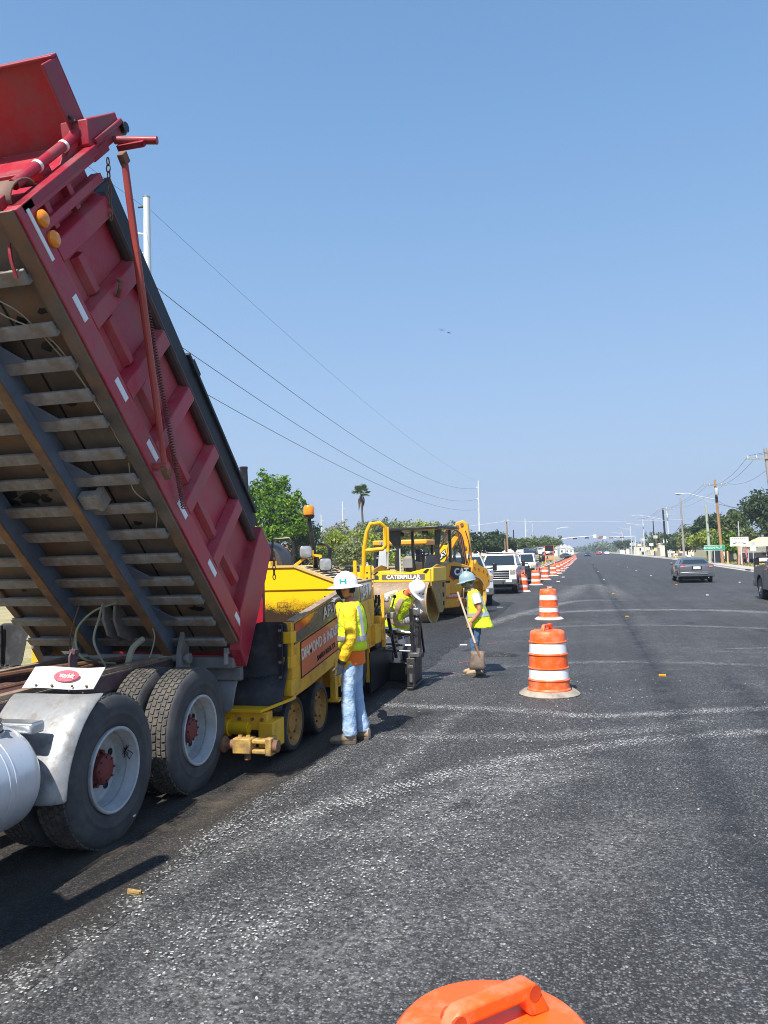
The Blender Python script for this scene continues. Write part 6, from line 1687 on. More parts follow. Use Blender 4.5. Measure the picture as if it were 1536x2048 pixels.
mb = MB(A1); mb.loft([[(x, y, z) for x, z in ((.66, 1.50), (.80, 1.60), (.86, 1.58), (.76, 1.46))] for y in (-.308, -.298)]); mb.build('hood_slot', M_dark(), hd)
# yoke plates
for s in (-1, 1):
    mb = MB(A1); mb.prism([(-.30, 1.60), (-.30, 1.10), (-.05, .80), (.30, .30), (.62, .28), (.95, .55), (1.0, 1.62), (.3, 1.72)], s*.90-.025, s*.90+.025, M=Matrix(((0, 0, 1, 0), (1, 0, 0, 0), (0, 1, 0, 0), (0, 0, 0, 1))))
    yk = mb.build('yoke_plate', M_dty, roll_, bevel=.01)
    for z in (.55, .80, 1.10, 1.35):
        mb = MB(A1); mb.box((s*.928, .72, z), (.01, .12, .13)); mb.build('plate_slot', M_dark(), yk)
    for k in range(6):
        mb = MB(A1); q = (s*.926, -.22, 1.18+.07*k); mb.cyl(q, (s*.94, -.22, 1.18+.07*k), .018, 8); mb.build('plate_bolt', Y4, yk)
# middle platform, seat, wheel, canopy
mb = MB(A1); mb.span((-.86, .75, .70), (.86, 1.95, 1.12)); mb.build('platform', Y4, roll_, bevel=.02)
M_gseat = pm('grey_plastic_seat', (.28, .29, .31), .6, amt=.5, scale=4)
mb = MB(A1)
mb.span((.0, 1.15, 1.30), (.55, 1.70, 1.45)); mb.loft([[(.0, 1.62+d, 1.45), (.55, 1.62+d, 1.45), (.50, 1.72+d, 2.0), (.05, 1.72+d, 2.0)] for d in (0, .12)]); mb.span((.1, 1.2, 1.1), (.45, 1.6, 1.32))
st_ = mb.build('seat', M_gseat, roll_, bevel=.05, seg=3)
for z in (1.5, 1.62, 1.74):
    mb = MB(A1); mb.box((.275, 1.62+(z-1.45)*.18, z), (.5, .03, .03)); mb.build('seat_rib', M_gseat, st_)
mb = MB(A1); mb.loft([[(-.35+d, .75, 1.1), (-.02-d, .75, 1.1), (.10-d, 1.0, 1.1), (-.45+d, 1.0, 1.1)], [(-.33, .80, 1.75), (-.05, .80, 1.75), (-.02, .98, 1.78), (-.38, .98, 1.78)]] if False else [[(-.42, .78, 1.1), (-.0, .78, 1.1), (-.0, 1.1, 1.1), (-.42, 1.1, 1.1)], [(-.34, .86, 1.85), (-.08, .86, 1.85), (-.06, 1.05, 1.85), (-.36, 1.05, 1.85)]]); mb.build('console', pm('dark_grey_console', (.06, .062, .07), .5, amt=.5), roll_, bevel=.03)
mb = MB(A1); mb.tube([(.2+.19*math.cos(q), 1.05+.17*math.sin(q), 2.02+.06*math.sin(q)) for q in [2*PI*j/16 for j in range(16)]], .018, 6, closed=True); mb.cyl((.2, 1.05, 1.4), (.2, 1.05, 2.02), .03, 8); mb.build('steering_wheel', M_blkm(), roll_)
mb = MB(A1); mb.span((-.3, .62, 1.62), (.0, .68, 1.9)); mb.build('screen', pm('grey_panel', (.2, .21, .23), .4, amt=.3), roll_)
mb = MB(A1)
mb.loft([[(-1.0, .15, z), (1.02, .15, z+.04), (1.02, 2.05, z+.06), (-1.0, 2.05, z)] for z in (2.72, 2.80)])
cn = mb.build('canopy', M_blkm(), roll_, bevel=.02)
for x in (-.42, .82):
    mb = MB(A1); mb.bar((x, .55, 1.12), (x, .60, 2.74), .12, .12); 
    mb.prism([(x-.48 if x < 0 else x, 2.74), (x+.12 if x < 0 else x+.16, 2.74), (x+.06, 2.2), (x-.06, 2.2)], .5, .62, M=Matrix(((1, 0, 0, 0), (0, 0, 1, 0), (0, 1, 0, 0), (0, 0, 0, 1))))
    mb.build('canopy_post', M_blkm(), roll_, bevel=.01)
for x in (-.42, .82):
    mb = MB(A1); mb.bar((x, 1.85, 1.12), (x, 1.85, 2.74), .08, .08); mb.build('canopy_post', M_blkm(), roll_)
mb = MB(A1); mb.sphere((-.2, .35, 2.62), .07, 10, 8); mb.build('canopy_lamp', M_dark(), cn)
mb = MB(A1); mb.box((.55, .3, 2.64), (.16, .1, .12)); mb.build('canopy_lamp', M_dark(), cn)
mb = MB(A1); mb.tube([(-.75, .5, 1.6), (-.72, .5, 2.15), (-.35, .52, 2.2), (-.35, .52, 1.5)], .025, 8); mb.build('hand_rail', M_galv(), roll_)
# rear half
mb = MB(A2)
mb.loft([[(x, y, z) for y, z in ((.02, .34), (.02, 1.50), (.35, 1.72), (.62, 1.76), (1.5, 1.58), (2.3, 1.38), (2.36, 1.12), (1.1, 1.05), (.88, .70), (.80, .34))] for x in (-.80, .80)])
rb = mb.build('rear_body', Y4, roll_, bevel=.03)
MR = A2 @ Matrix.Translation((.803, 0, 0))
def rpoly(name, pts, mat, par, d=.008):
    mb = MB(A2); mb.prism(pts, .802, .802+d, M=Matrix(((0, 0, 1, 0), (1, 0, 0, 0), (0, 1, 0, 0), (0, 0, 0, 1)))); return mb.build(name, mat, par)
pn = rpoly('maker_panel', [(.30, 1.30), (.42, 1.64), (1.42, 1.55), (1.38, 1.24), (.52, 1.20)], M_blkm(), rb)
rpoly('panel_flash', [(.28, 1.32), (.34, 1.36), (.56, 1.20), (.50, 1.17)], pm('red_decal', (.55, .035, .015)), rb, .010)
text('maker_lettering', 'CAT', .30, A2 @ frame((.8115, .92, 1.43), (0, 1, 0), (0, 0, 1)), MW, pn, 1.25, .012)
rpoly('maker_triangle', [(.76, 1.28), (1.08, 1.28), (.92, 1.40)], Y3, pn, .0125)
rp_ = rpoly('warning_plate', [(.12, .62), (.12, .80), (.74, .80), (.74, .62)], pm('orange_warning_plate', (.62, .13, .03), .5, amt=.4), rb)
text('warning_lettering', 'INDUSTRIES', .10, A2 @ frame((.8115, .43, .71), (0, 1, 0), (0, 0, 1)), MW, rp_, 1.0, .002)
rpoly('side_vent', [(.10, 1.0), (.12, 1.18), (.34, 1.18), (.22, 1.0)], M_dark(), rb)
mb = MB(A2); mb.prism([(1.45, 1.42), (1.52, 1.78), (1.62, 1.66), (1.70, 1.80), (1.82, 1.62), (2.25, 1.50), (2.42, 1.25), (2.40, .95), (2.1, .80), (2.0, 1.1)], .74, .84, M=Matrix(((0, 0, 1, 0), (1, 0, 0, 0), (0, 1, 0, 0), (0, 0, 0, 1)))); ly = mb.build('lifting_plate', Y4, roll_, bevel=.01)
for y, z in ((1.58, 1.55), (1.8, 1.5), (2.05, 1.42), (2.25, 1.32), (2.33, 1.1)):
    mb = MB(A2); mb.cyl((.84, y, z), (.855, y, z), .03, 8); mb.build('plate_bolt', M_rust(), ly)
mb = MB(A2); mb.span((-.3, 1.3, .5), (.9, 1.8, .78)); mb.cyl((.5, 1.55, .645), (.93, 1.55, .645), .13, 14); mb.build('drum_motor', pm('brown_red_motor', (.30, .10, .04), .6, amt=.7, scale=8), roll_, bevel=.02)
# ================================================================== BACKHOE LOADER behind the roller
bk_ = thing('backhoe_loader', 'yellow backhoe loader with folded digging arm, half hidden behind the roller', 'backhoe', (-6.0, 27.6, 0))
M_or = pm('orange_roof', (.78, .34, .02), .45, c2=(.7, .28, .02), amt=.5)
mb = MB(); mb.loft([[(-7.35, 26.7, z), (-5.35, 26.7, z), (-5.35, 28.3, z), (-7.35, 28.3, z)] for z in (2.36, 2.55)]); rf_ = mb.build('cab_roof', M_or, bk_, bevel=.05)
for x in (-7.05, -6.95, -6.85):
    mb = MB(); mb.box((x, 26.67, 2.45), (.07, .06, .12)); mb.build('roof_lamp', M_lens(), rf_)
for x, y in ((-7.25, 26.75), (-6.45, 26.75), (-5.45, 26.75), (-7.25, 28.2), (-5.45, 28.2)):
    mb = MB(); mb.bar((x-.08, y, 1.1), (x, y, 2.38), .08, .08); mb.build('cab_post', M_blkm(), bk_)
M_clear = pm('dusty_cab_glass', (.5, .52, .52), .1, amt=.4, scale=2)
mb = MB(); mb.span((-7.28, 26.74, 1.25), (-7.26, 28.2, 2.36)); mb.build('cab_glass', M_glass(), bk_)
mb = MB(); mb.loft([[(-7.2, y, 1.3), (-6.85, y, 1.3), (-6.85, y, 2.25), (-7.1, y, 2.25)] for y in (26.72, 26.73)]); mb.build('cab_glass', M_clear, bk_)
mb = MB(); mb.span((-8.9, 27.0, .8), (-7.3, 28.0, 1.42)); mb.span((-9.4, 26.9, .5), (-5.1, 28.1, .95)); mb.build('chassis', Y4, bk_, bevel=.05)
mb = MB(); mb.span((-7.2, 26.8, .9), (-5.2, 28.2, 1.28)); mb.build('cab_base', pm('dark_grey_console', (.06, .062, .07)), bk_, bevel=.04)
mb = MB(); mb.box((-6.0, 27.4, 1.55), (.5, .5, .5)); mb.box((-5.8, 27.4, 1.9), (.15, .5, .6)); mb.build('seat', M_blk(), bk_, bevel=.05)
mb = MB(); mb.bar((-9.6, 26.75, .6), (-7.3, 26.75, 1.55), .14, .2); mb.bar((-9.6, 28.25, .6), (-7.3, 28.25, 1.55), .14, .2); mb.build('loader_arm', Y3, bk_, bevel=.02)
mb = MB(); mb.lathe([(.3, 0), (.62, .02), (.66, .1), (.66, .35), (.62, .43), (.3, .43)], 36, place((-5.9, 26.6, .66), (0, 1, 0))); mb.build('rear_tyre', M_blk(), bk_)
mb = MB(); mb.lathe([(.3, 0), (.62, .02), (.66, .1), (.66, .35), (.62, .43), (.3, .43)], 36, place((-5.9, 28.5, .66), (0, -1, 0))); mb.build('rear_tyre', M_blk(), bk_)
for y, s in ((26.75, 1), (28.3, -1)):
    mb = MB(); mb.lathe([(.2, 0), (.42, .02), (.45, .08), (.45, .25), (.42, .3), (.2, .3)], 30, place((-8.6, y, .45), (0, s, 0))); mb.build('front_tyre', M_blk(), bk_)
mb = MB(); mb.loft([[(-9.7, 26.3, .3), (-9.7, 28.7, .3)], [(-10.3, 26.3, .25), (-10.3, 28.7, .25)], [(-10.2, 26.3, .32), (-10.2, 28.7, .32)], [(-9.75, 26.3, .38), (-9.75, 28.7, .38)], [(-9.6, 26.3, 1.0), (-9.6, 28.7, 1.0)], [(-9.5, 26.3, 1.0), (-9.5, 28.7, 1.0)]], closed=False, caps=False); o = mb.build('loader_bucket', Y4, bk_); o.modifiers.new('t', 'SOLIDIFY').thickness = .03
mb = MB(); mb.tube([(-7.4+.5*math.cos(a), 26.9, 1.1+.45*math.sin(a)) for a in [PI*j/10 for j in range(11)]], .06, 8); mb.build('fender', pm('grey_fender', (.2, .2, .21), .5, amt=.4), bk_)
# digging arm : swing post, boom up, dipper down
Mxz = lambda y: Matrix(((1, 0, 0, 0), (0, 0, 1, y), (0, 1, 0, 0), (0, 0, 0, 1)))
mb = MB(); mb.prism([(-5.3, 1.0), (-5.35, 1.45), (-4.95, 2.0), (-4.35, 2.72), (-4.18, 2.95), (-4.05, 2.85), (-4.35, 2.42), (-4.75, 1.75), (-4.9, 1.3), (-4.85, 1.0)], 0, .22, M=Mxz(26.95))
bm_ = mb.build('boom', Y4, bk_, bevel=.03)
mb = MB(); mb.prism([(-5.12, 1.50), (-5.25, 1.9), (-4.95, 2.35), (-4.65, 2.3), (-4.72, 1.85), (-4.9, 1.55)], 0, .03, M=Mxz(26.9)); bc = mb.build('boom_bracket', Y3, bk_, bevel=.01)
mb = MB(); mb.prism([(-5.02, 1.72), (-4.98, 1.98), (-4.74, 2.20), (-4.70, 1.95)], 0, .01, M=Mxz(26.885)); mp_ = mb.build('maker_panel', M_blkm(), bc)
text('maker_lettering', 'CAT', .19, frame((-4.86, 26.882, 1.96), (.75, 0, .6), (-.6, 0, .75)), MW, mp_, 1.0, .006)
mb = MB(); mb.prism([(-4.42, 2.95), (-4.30, 3.12), (-4.08, 3.18), (-3.92, 3.05), (-3.86, 2.5), (-3.82, 1.75), (-3.80, 1.05), (-4.02, 1.05), (-4.14, 1.75), (-4.22, 2.45), (-4.34, 2.75)], 0, .24, M=Mxz(26.9)); dp_ = mb.build('dipper', Y4, bk_, bevel=.03)
for p in ((-4.12, 3.02), (-4.28, 2.95), (-4.02, 2.2), (-3.93, 1.3)):
    mb = MB(); mb.cyl((p[0], 26.86, p[1]), (p[0], 27.18, p[1]), .06, 12); mb.build('pin', M_rust(), dp_)
mb = MB(); mb.cyl((-5.0, 26.98, 2.15), (-4.62, 26.98, 2.62), .06, 12); mb.cyl((-4.62, 26.98, 2.62), (-4.28, 26.98, 3.0), .035, 10); mb.build('boom_ram', M_steel(), bk_)
mb = MB(); mb.cyl((-4.25, 26.88, 2.45), (-4.02, 26.88, 1.3), .05, 12); mb.build('bucket_ram', M_blkm(), bk_)
for k in range(6):
    x = -4.36+.04*k
    wire('hydraulic_hose', [(-4.95+.03*k, 26.88, 2.2+.04*k), (-4.62, 26.84-.01*k, 2.72+.03*k), (x, 26.82, 2.95-.05*k), (x+.12, 26.84, 2.55-.1*k), (x+.18, 26.86, 2.1-.1*k)], .018, M_blkm() if k % 2 else M_rust(), bk_)
wire('hydraulic_hose', [(-4.0, 26.86, 2.8), (-3.88, 26.82, 2.3), (-3.95, 26.82, 1.7), (-4.1, 26.85, 1.55), (-4.2, 26.88, 1.75)], .018, M_blkm(), bk_)
mb = MB(); mb.prism([(-3.98, 1.98), (-3.86, 2.04), (-3.86, 1.84), (-3.98, 1.82)], 0, .01, M=Mxz(26.88)); mb.build('white_patch', M_white(), dp_)
mb = MB(); mb.prism([(-4.1, 1.1), (-3.75, 1.1), (-3.7, .7), (-4.0, .45), (-4.35, .5), (-4.3, .8)], 0, .6, M=Mxz(26.75)); mb.build('bucket', M_dty, bk_, bevel=.03)
for y in (26.6, 28.3):
    mb = MB(); mb.bar((-5.0, y, 1.3), (-4.6, y, .1), .14, .14); mb.span((-4.8, y-.2, .02), (-4.4, y+.2, .1)); mb.build('stabiliser', M_blkm(), bk_, bevel=.02)
mb = MB(); mb.bar((-4.62, 26.8, 1.2), (-4.36, 26.8, 2.1), .07, .07); mb.bar((-4.42, 26.8, 2.05), (-4.28, 26.8, 1.4), .05, .05); mb.build('brace', M_blkm(), bk_)
# ================================================================== DRUMS
GD = 'orange and white traffic drums along the closed lane'
M_tan = pm('tan_tyre_ring', (.40, .345, .28), .9, c2=(.27, .23, .19), amt=.8, scale=6, grime=(.14, .12, .10), gamt=.6, gscale=7, bump=.2)
def make_drum(label, loc, ring=True, hrot=0., ringmat=None, group=GD):
    t = thing('traffic_drum', label, 'traffic drum', loc, 0, group)
    pr_ = [(.275, .045), (.298, .05), (.300, .075), (.285, .095), (.283, .20), (.292, .206), (.292, .214), (.278, .222), (.272, .362), (.283, .368), (.283, .378), (.268, .386), (.264, .552), (.275, .558), (.275, .568), (.260, .576), (.254, .722), (.264, .728), (.264, .738), (.250, .746), (.243, .845), (.236, .868), (.218, .886), (.185, .893), (.0, .896)]
    mb = MB(); mb.lathe(pr_, 48, caps=False); body = mb.build('drum_body', M_orange(), t, sharp=30, world=False)
    for z0, z1, r0, r1 in ((.226, .358, .2785, .2728), (.580, .718, .2608, .2550)):
        mb = MB(); mb.lathe([(r0-.002, z0), (r0, z0+.001), (r1, z1-.001), (r1-.002, z1)], 48, caps=False); mb.build('reflective_band', M_refl(), body, world=False)
    Mh = Matrix.Rotation(hrot, 4, 'Z')
    mb = MB(Mh)                                                      # moulded handle with a slot
    out = [(-.165, .89), (-.150, .915), (-.125, .962), (-.105, .975), (.105, .975), (.125, .962), (.150, .915), (.165, .89)]
    inn = [(-.098, .896), (-.085, .928), (-.078, .934), (.078, .934), (.085, .928), (.098, .896)]
    for s in (0,):
        vs, fs = [], []
        loop = out + list(reversed(inn))
        for y in (-.024, .024): vs += [(x, y, z) for x, z in loop]
        k = len(loop); no = len(out); ni = len(inn)
        pairs = [(0, k-1), (1, k-1), (2, k-2), (3, k-3), (4, k-4), (5, k-5), (6, k-6), (7, k-6)]
        for b_, fl in ((0, 0), (k, 1)):
            for (a, i), (c, j) in zip(pairs, pairs[1:]):
                f = [a, c] + ([j, i] if i != j else [i])
                f = [q+b_ for q in f]
                fs.append(tuple(f if fl else f[::-1]))
        for i in range(k):
            j = (i+1) % k; fs.append((i, j, k+j, k+i))
        mb.add(vs, fs)
    hd_ = mb.build('handle', M_orange(), t, bevel=.010, seg=3, world=False)
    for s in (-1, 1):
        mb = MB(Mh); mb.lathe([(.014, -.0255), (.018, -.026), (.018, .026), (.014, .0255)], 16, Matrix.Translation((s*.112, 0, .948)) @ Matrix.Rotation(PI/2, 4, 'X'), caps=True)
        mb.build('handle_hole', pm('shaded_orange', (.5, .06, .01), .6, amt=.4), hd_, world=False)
    if ring:
        mb = MB(); mb.lathe([(.300, .008), (.300, .05), (.315, .066), (.345, .068), (.37, .055), (.405, .028), (.425, .012), (.420, .0), (.30, .0)], 56, caps=False, ); mb.build('rubber_base', ringmat or M_tan, t, sharp=50, world=False)
        mb = MB()
        for r in (.33, .36, .39): mb.lathe([(r, .0685-(r-.33)*.55), (r+.006, .0715-(r-.33)*.62), (r+.012, .066-(r-.33)*.62)], 56, caps=False)
        mb.build('base_ridge', ringmat or M_tan, t, world=False)
    return t
d1 = make_drum('large drum on a tan tyre ring, right of the worker with the shovel', (-.55, 11.2, 0), True, R(68))
d0 = dup(d1, (-.25, 1.86, .0), 0, 'nearest drum at the bottom edge, seen from above with its slotted handle')
d0['group'] = GD
for ch in d0.children:
    if ch.name.startswith('handle'): ch.rotation_euler = (0, 0, R(46-68))
M_wring = pm('whitened_ring', (.66, .60, .56), .8, c2=(.55, .48, .45), amt=.6, scale=5)
d2 = make_drum('second drum from the front, standing just behind the largest road drum', (-1.08, 23.4, 0), True, R(95), M_wring)
rowp = [(-3.11, 39.84), (-2.88, 47.4), (-2.74, 56.0), (-2.48, 64.1), (-2.36, 71.2), (-2.3, 79), (-2.28, 87), (-2.25, 95), (-2.25, 104), (-2.22, 113), (-2.22, 122), (-2.2, 132), (-2.2, 143), (-2.2, 155), (-2.2, 168), (-2.15, 182), (-2.15, 198)]
names = ['first drum of the kerbside row, in front of the white pickup wheel', 'second drum of the kerbside row, right of the pickup bumper', 'third drum of the kerbside row, below the black backed board', 'fourth drum of the kerbside row, under the right leg of the black backed board', 'fifth drum of the kerbside row, just beyond the board', 'sixth drum of the kerbside row from the white pickup', 'seventh drum of the kerbside row from the white pickup', 'eighth drum of the kerbside row from the white pickup']
for i, (x, y) in enumerate(rowp):
    lab = names[i] if i < len(names) else 'small far drum in the tightly packed end of the kerbside row'
    q = dup(d2, (x, y, 0), R(random.uniform(-40, 40)), lab)
    q.rotation_euler.x = R(random.uniform(-1.6, 1.6)); q.rotation_euler.y = R(random.uniform(-1.6, 1.6))
# ================================================================== ROAD STUDS, STONES, SMALL LITTER
GS = 'raised tabs marking the lanes'
M_ytab = pm('yellow_tab', (.80, .47, .01), .5, amt=.4, scale=20)
M_wtab = pm('white_tab', (.8, .79, .75), .5, amt=.4, scale=20)
def stud(label, x, y, m, rz=0, s=1.):
    t = thing('road_stud', label, 'road stud', (x, y, 0.004), rz, GS)
    mb = MB(); mb.span((-.055*s, -.012, 0), (.055*s, .03, .006)); mb.loft([[(-.055*s, -.012, .0), (.055*s, -.012, .0)], [(-.055*s, -.008, .032*s), (.055*s, -.008, .032*s)], [(-.055*s, .002, .032*s), (.055*s, .002, .032*s)], [(-.055*s, .006, .0), (.055*s, .006, .0)]], closed=False, caps=False)
    mb.build('tab', m, t, world=False, bevel=.002)
    mb = MB(); mb.span((-.05*s, -.016, .012*s), (.05*s, -.010, .028*s)); mb.build('reflector', M_refl() if m is M_wtab else (M_amber() if m is M_ytab else m), t, world=False)
for x, y, m, lab in ((1.11, 12.87, M_ytab, 'yellow lane tab nearest on the open asphalt right of the drum'), (1.16, 24.0, M_ytab, 'yellow lane tab beyond the second drum'), (1.2, 36.5, M_ytab, 'yellow lane tab before the pale dust patch'), (1.21, 53.6, M_wtab, 'white lane tab on the seam beyond the pale dust patch'),
                     (4.78, 44.6, M_ytab, 'yellow lane tab left of the grey saloon'), (4.89, 34.5, M_wtab, 'orange white lane tab below the grey saloon'), (4.95, 23.0, M_ytab, 'yellow lane tab at the right edge'), (4.7, 60, M_wtab, 'white lane tab ahead of the grey saloon'), (4.6, 75, M_wtab, 'small far white lane tab'), (4.6, 90, M_wtab, 'small far white lane tab'), (4.5, 110, M_wtab, 'small far white lane tab'), (4.5, 135, M_wtab, 'small far white lane tab'), (4.5, 165, M_wtab, 'small far white lane tab'), (1.2, 75, M_wtab, 'small far white lane tab'), (1.2, 100, M_wtab, 'small far white lane tab'), (1.2, 130, M_wtab, 'small far white lane tab'), (8.3, 46.5, M_wtab, 'white lane tab right of the grey saloon')):
    stud(lab, x, y, m, s=.95)
stud('muddy tan tab lying on the dusty edge in the foreground', -2.70, 4.22, pm('muddy_tab', (.46, .30, .10), .8, c2=(.2, .13, .05), amt=.9, scale=40), R(-8), .9)
for k, (x, y) in enumerate(((-1.5, 33.5), (-1.9, 43.5), (-1.7, 51.5), (-1.6, 60), (-3.0, 27.9))):
    mb = MB(); mb.box((x, y, .03), (.22, .10, .05)); o = mb.build('white_marker_block', M_white(), bevel=.012); tag(o, 'small white block on the asphalt beside the row of drums', 'marker block', 'white blocks beside the drums')
mb = MB(); rnd = random.Random(6)
for k in range(14):
    a = 2*PI*k/14
mb.loft([[(-1.72+.42*math.cos(a)*s+.05*rnd.uniform(-1, 1), 15.2+.22*math.sin(a)*s, .003+h) for a in [2*PI*j/14 for j in range(14)]] for s, h in ((1, 0), (.8, .03), (.35, .055))])
o = mb.build('asphalt_crumbs', M_mat, kind='stuff')
mb = MB()
for k in range(260):                                                  # loose pale chippings thrown clear of the tracks
    x, y = rnd.uniform(-2.4, 2.6), rnd.uniform(2.2, 12.5)
    if rnd.random() < .5: x = -2.0+ (y-4)*.28 + rnd.gauss(0, .55)
    s = rnd.uniform(.004, .009)
    a = rnd.uniform(0, PI)
    mb.box((0, 0, s*.4), (s*2, s*1.4, s), M=Matrix.Translation((x, y, .0085)) @ Matrix.Rotation(a, 4, 'Z'), taper=.6)
mb.build('loose_chippings', pm('pale_stone_chip', (.46, .45, .43), .9, c2=(.3, .29, .27), amt=.8, scale=30), kind='stuff')
for k, (x, y, m) in enumerate(((-2.15, 15.4, M_wtab), (-2.62, 16.8, M_wtab))):
    mb = MB(); mb.box((x, y, .02), (.16, .07, .02)); o = mb.build('white_scrap', m); tag(o, ['white scrap lying left of the shovel worker', 'second white scrap a little farther by the screed'][k], 'scrap')
M_pink = pm('pink_marking_paint', (.75, .12, .18), .8, amt=.6, scale=30)
for k, (x, y, a) in enumerate(((-2.2, 14.2, .4), (-2.05, 17.2, .3), (-2.3, 12.95, .0))):
    mb = MB(); mb.box((0, 0, .0092), (.22, .035, .001), M=Matrix.Translation((x, y, 0)) @ Matrix.Rotation(a, 4, 'Z')); mb.build('paint_dash', M_pink, kind='structure')
# ================================================================== RISING FIELD ON THE LEFT
def smooth(t): t = max(0, min(1, t)); return t*t*(3-2*t)
def fieldz(x, y): return .095 + 1.25*smooth((-x-7.0)/7)*smooth((y-40)/60)
gx = [left_edge(40)-.25]+[-7.8-.8*i for i in range(14)]+[-24, -32, -45, -70, -120]
gyy = [-20, 0, 15, 25, 32, 40, 48, 56, 64, 72, 80, 90, 100, 115, 130, 150, 180, 220, 280, 360, 500, 800]
vs, fs = [], []
for y in gyy:
    for i, x in enumerate(gx):
        xx = left_edge(y)-.17 if i == 0 else min(x, left_edge(y)-.2-i*.02)
        vs.append((xx, y, fieldz(xx, y)+.02))
nx = len(gx)
for j in range(len(gyy)-1):
    for i in range(nx-1): fs.append((j*nx+i, j*nx+i+1, (j+1)*nx+i+1, (j+1)*nx+i))
mb = MB(); mb.add(vs, fs); mb.build('field', M_grass, kind='structure', sharp=80)
# grass tufts along the verge : uncountable
mb = MB(); rnd = random.Random(12)
for k in range(5200):
    y = rnd.uniform(26, 150); x = left_edge(y)-.3-rnd.random()**1.6*9
    z = fieldz(x, y)+.02; h = rnd.uniform(.10, .34); a = rnd.uniform(0, PI); w_ = rnd.uniform(.03, .10)
    dx, dy = math.cos(a)*w_, math.sin(a)*w_
    lx, ly_ = rnd.uniform(-.1, .1), rnd.uniform(-.1, .1)
    mb.add([(x-dx, y-dy, z), (x+dx, y+dy, z), (x+lx+dx*.4, y+ly_+dy*.4, z+h), (x+lx-dx*.6, y+ly_-dy*.6, z+h*.8)], [(0, 1, 2, 3)], rnd.randrange(3))
mb.build('grass', [pm('straw_blade', (.42, .33, .15), .9, amt=.3), pm('olive_blade', (.22, .23, .07), .9, amt=.3), pm('green_blade', (.12, .19, .04), .9, amt=.3)], kind='stuff')
mb = MB()
for k in range(2600):
    y = rnd.uniform(55, 150); x = right_edge(y)+1.6+rnd.random()*5
    z = .09; h = rnd.uniform(.06, .22); a = rnd.uniform(0, PI); w_ = rnd.uniform(.03, .09)
    dx, dy = math.cos(a)*w_, math.sin(a)*w_
    mb.add([(x-dx, y-dy, z), (x+dx, y+dy, z), (x+dx*.4, y+dy*.4, z+h), (x-dx*.6, y-dy*.6, z+h*.8)], [(0, 1, 2, 3)], rnd.randrange(3))
mb.build('grass', [pm('straw_blade', (.42, .33, .15)), pm('olive_blade', (.22, .23, .07)), pm('green_blade', (.12, .19, .04))], kind='stuff')
# ================================================================== TREES
def leafmat(name, cols, tr=.35):
    m = bpy.data.materials.new(name); m.use_nodes = True
    n, l = m.node_tree.nodes, m.node_tree.links
    n.remove(n['Principled BSDF'])
    at = N(n, l, 'ShaderNodeAttribute', attribute_name='tone').outputs['Fac']
    c = ramp(n, l, at, cols)
    d = N(n, l, 'ShaderNodeBsdfDiffuse', {0: c}); t = N(n, l, 'ShaderNodeBsdfTranslucent', {0: c})
    mx = N(n, l, 'ShaderNodeMixShader', {0: tr, 1: d.outputs[0], 2: t.outputs[0]})
    l.new(mx.outputs[0], n['Material Output'].inputs[0])
    return m
def leaf_mesh(name, blobs, count, size, mat, seed, fuzz=.25, flat=.35):
    rnd = random.Random(seed)
    vs, fs, tone = [], [], []
    tot = sum(b[1][0]*b[1][1]*b[1][2] for b in blobs)**1
    wts = [(b[1][0]*b[1][1]*b[1][2])**.72 for b in blobs]
    for k in range(count):
        b = rnd.choices(blobs, wts)[0]
        c, r = b
        while True:
            d = V((rnd.gauss(0, 1), rnd.gauss(0, 1), rnd.gauss(0, 1)))
            if d.length > .01: break
        d.normalize()
        q = rnd.random()**.38
        if noise.noise(V((d.x*2.6+c[0], d.y*2.6+c[1], d.z*2.6+seed))) < -.16 and q > .55: q *= .62     # hollows
        p = V((c[0]+d.x*r[0]*q, c[1]+d.y*r[1]*q, c[2]+d.z*r[2]*q)) + V((rnd.uniform(-1, 1), rnd.uniform(-1, 1), rnd.uniform(-1, 1)))*fuzz
        nrm = (d*flat + V((rnd.gauss(0, .5), rnd.gauss(0, .5), rnd.gauss(0.25, .5)))).normalized()
        t = nrm.orthogonal().normalized(); t.rotate(Quaternion(nrm, rnd.uniform(0, 2*PI))); u = nrm.cross(t)
        s = size*rnd.uniform(.55, 1.3)
        i = len(vs)
        vs += [p-t*s, p+u*s*.55+nrm*s*.12, p+t*s, p-u*s*.55+nrm*s*.12]
        fs.append((i, i+1, i+2, i+3))
        tn = rnd.random()*.75 + .25*noise.noise(V((p.x*.8, p.y*.8, p.z*.8)))+.1
        tone.append(max(0, min(1, tn)))
    me = bpy.data.meshes.new(name); me.from_pydata(vs, [], fs); me.materials.append(mat)
    a = me.attributes.new('tone', 'FLOAT', 'FACE'); a.data.foreach_set('value', tone)
    return me
def trunk_mb(h, r, blobs, seed):
    rnd = random.Random(seed); mb = MB()
    top = V((rnd.uniform(-.2, .2), rnd.uniform(-.2, .2), h))
    mb.tube([(0, 0, -.1), (0, 0, .1), tuple(top*.5+V((rnd.uniform(-.15, .15), 0, 0))), tuple(top)], [r*1.35, r*1.1, r*.85, r*.65], 8)
    for c, rr in blobs:
        m = top.lerp(V(c), .5)+V((rnd.uniform(-.3, .3), rnd.uniform(-.3, .3), rnd.uniform(-.1, .2)))
        mb.tube([tuple(top*.9), tuple(m), tuple(V(c)+V((0, 0, rr[2]*.25)))], [r*.5, r*.3, r*.10], 6)
    return mb
M_bark = pm('grey_brown_bark', (.13, .10, .075), .95, c2=(.08, .062, .05), amt=.9, scale=5, bump=.3, bscale=20)
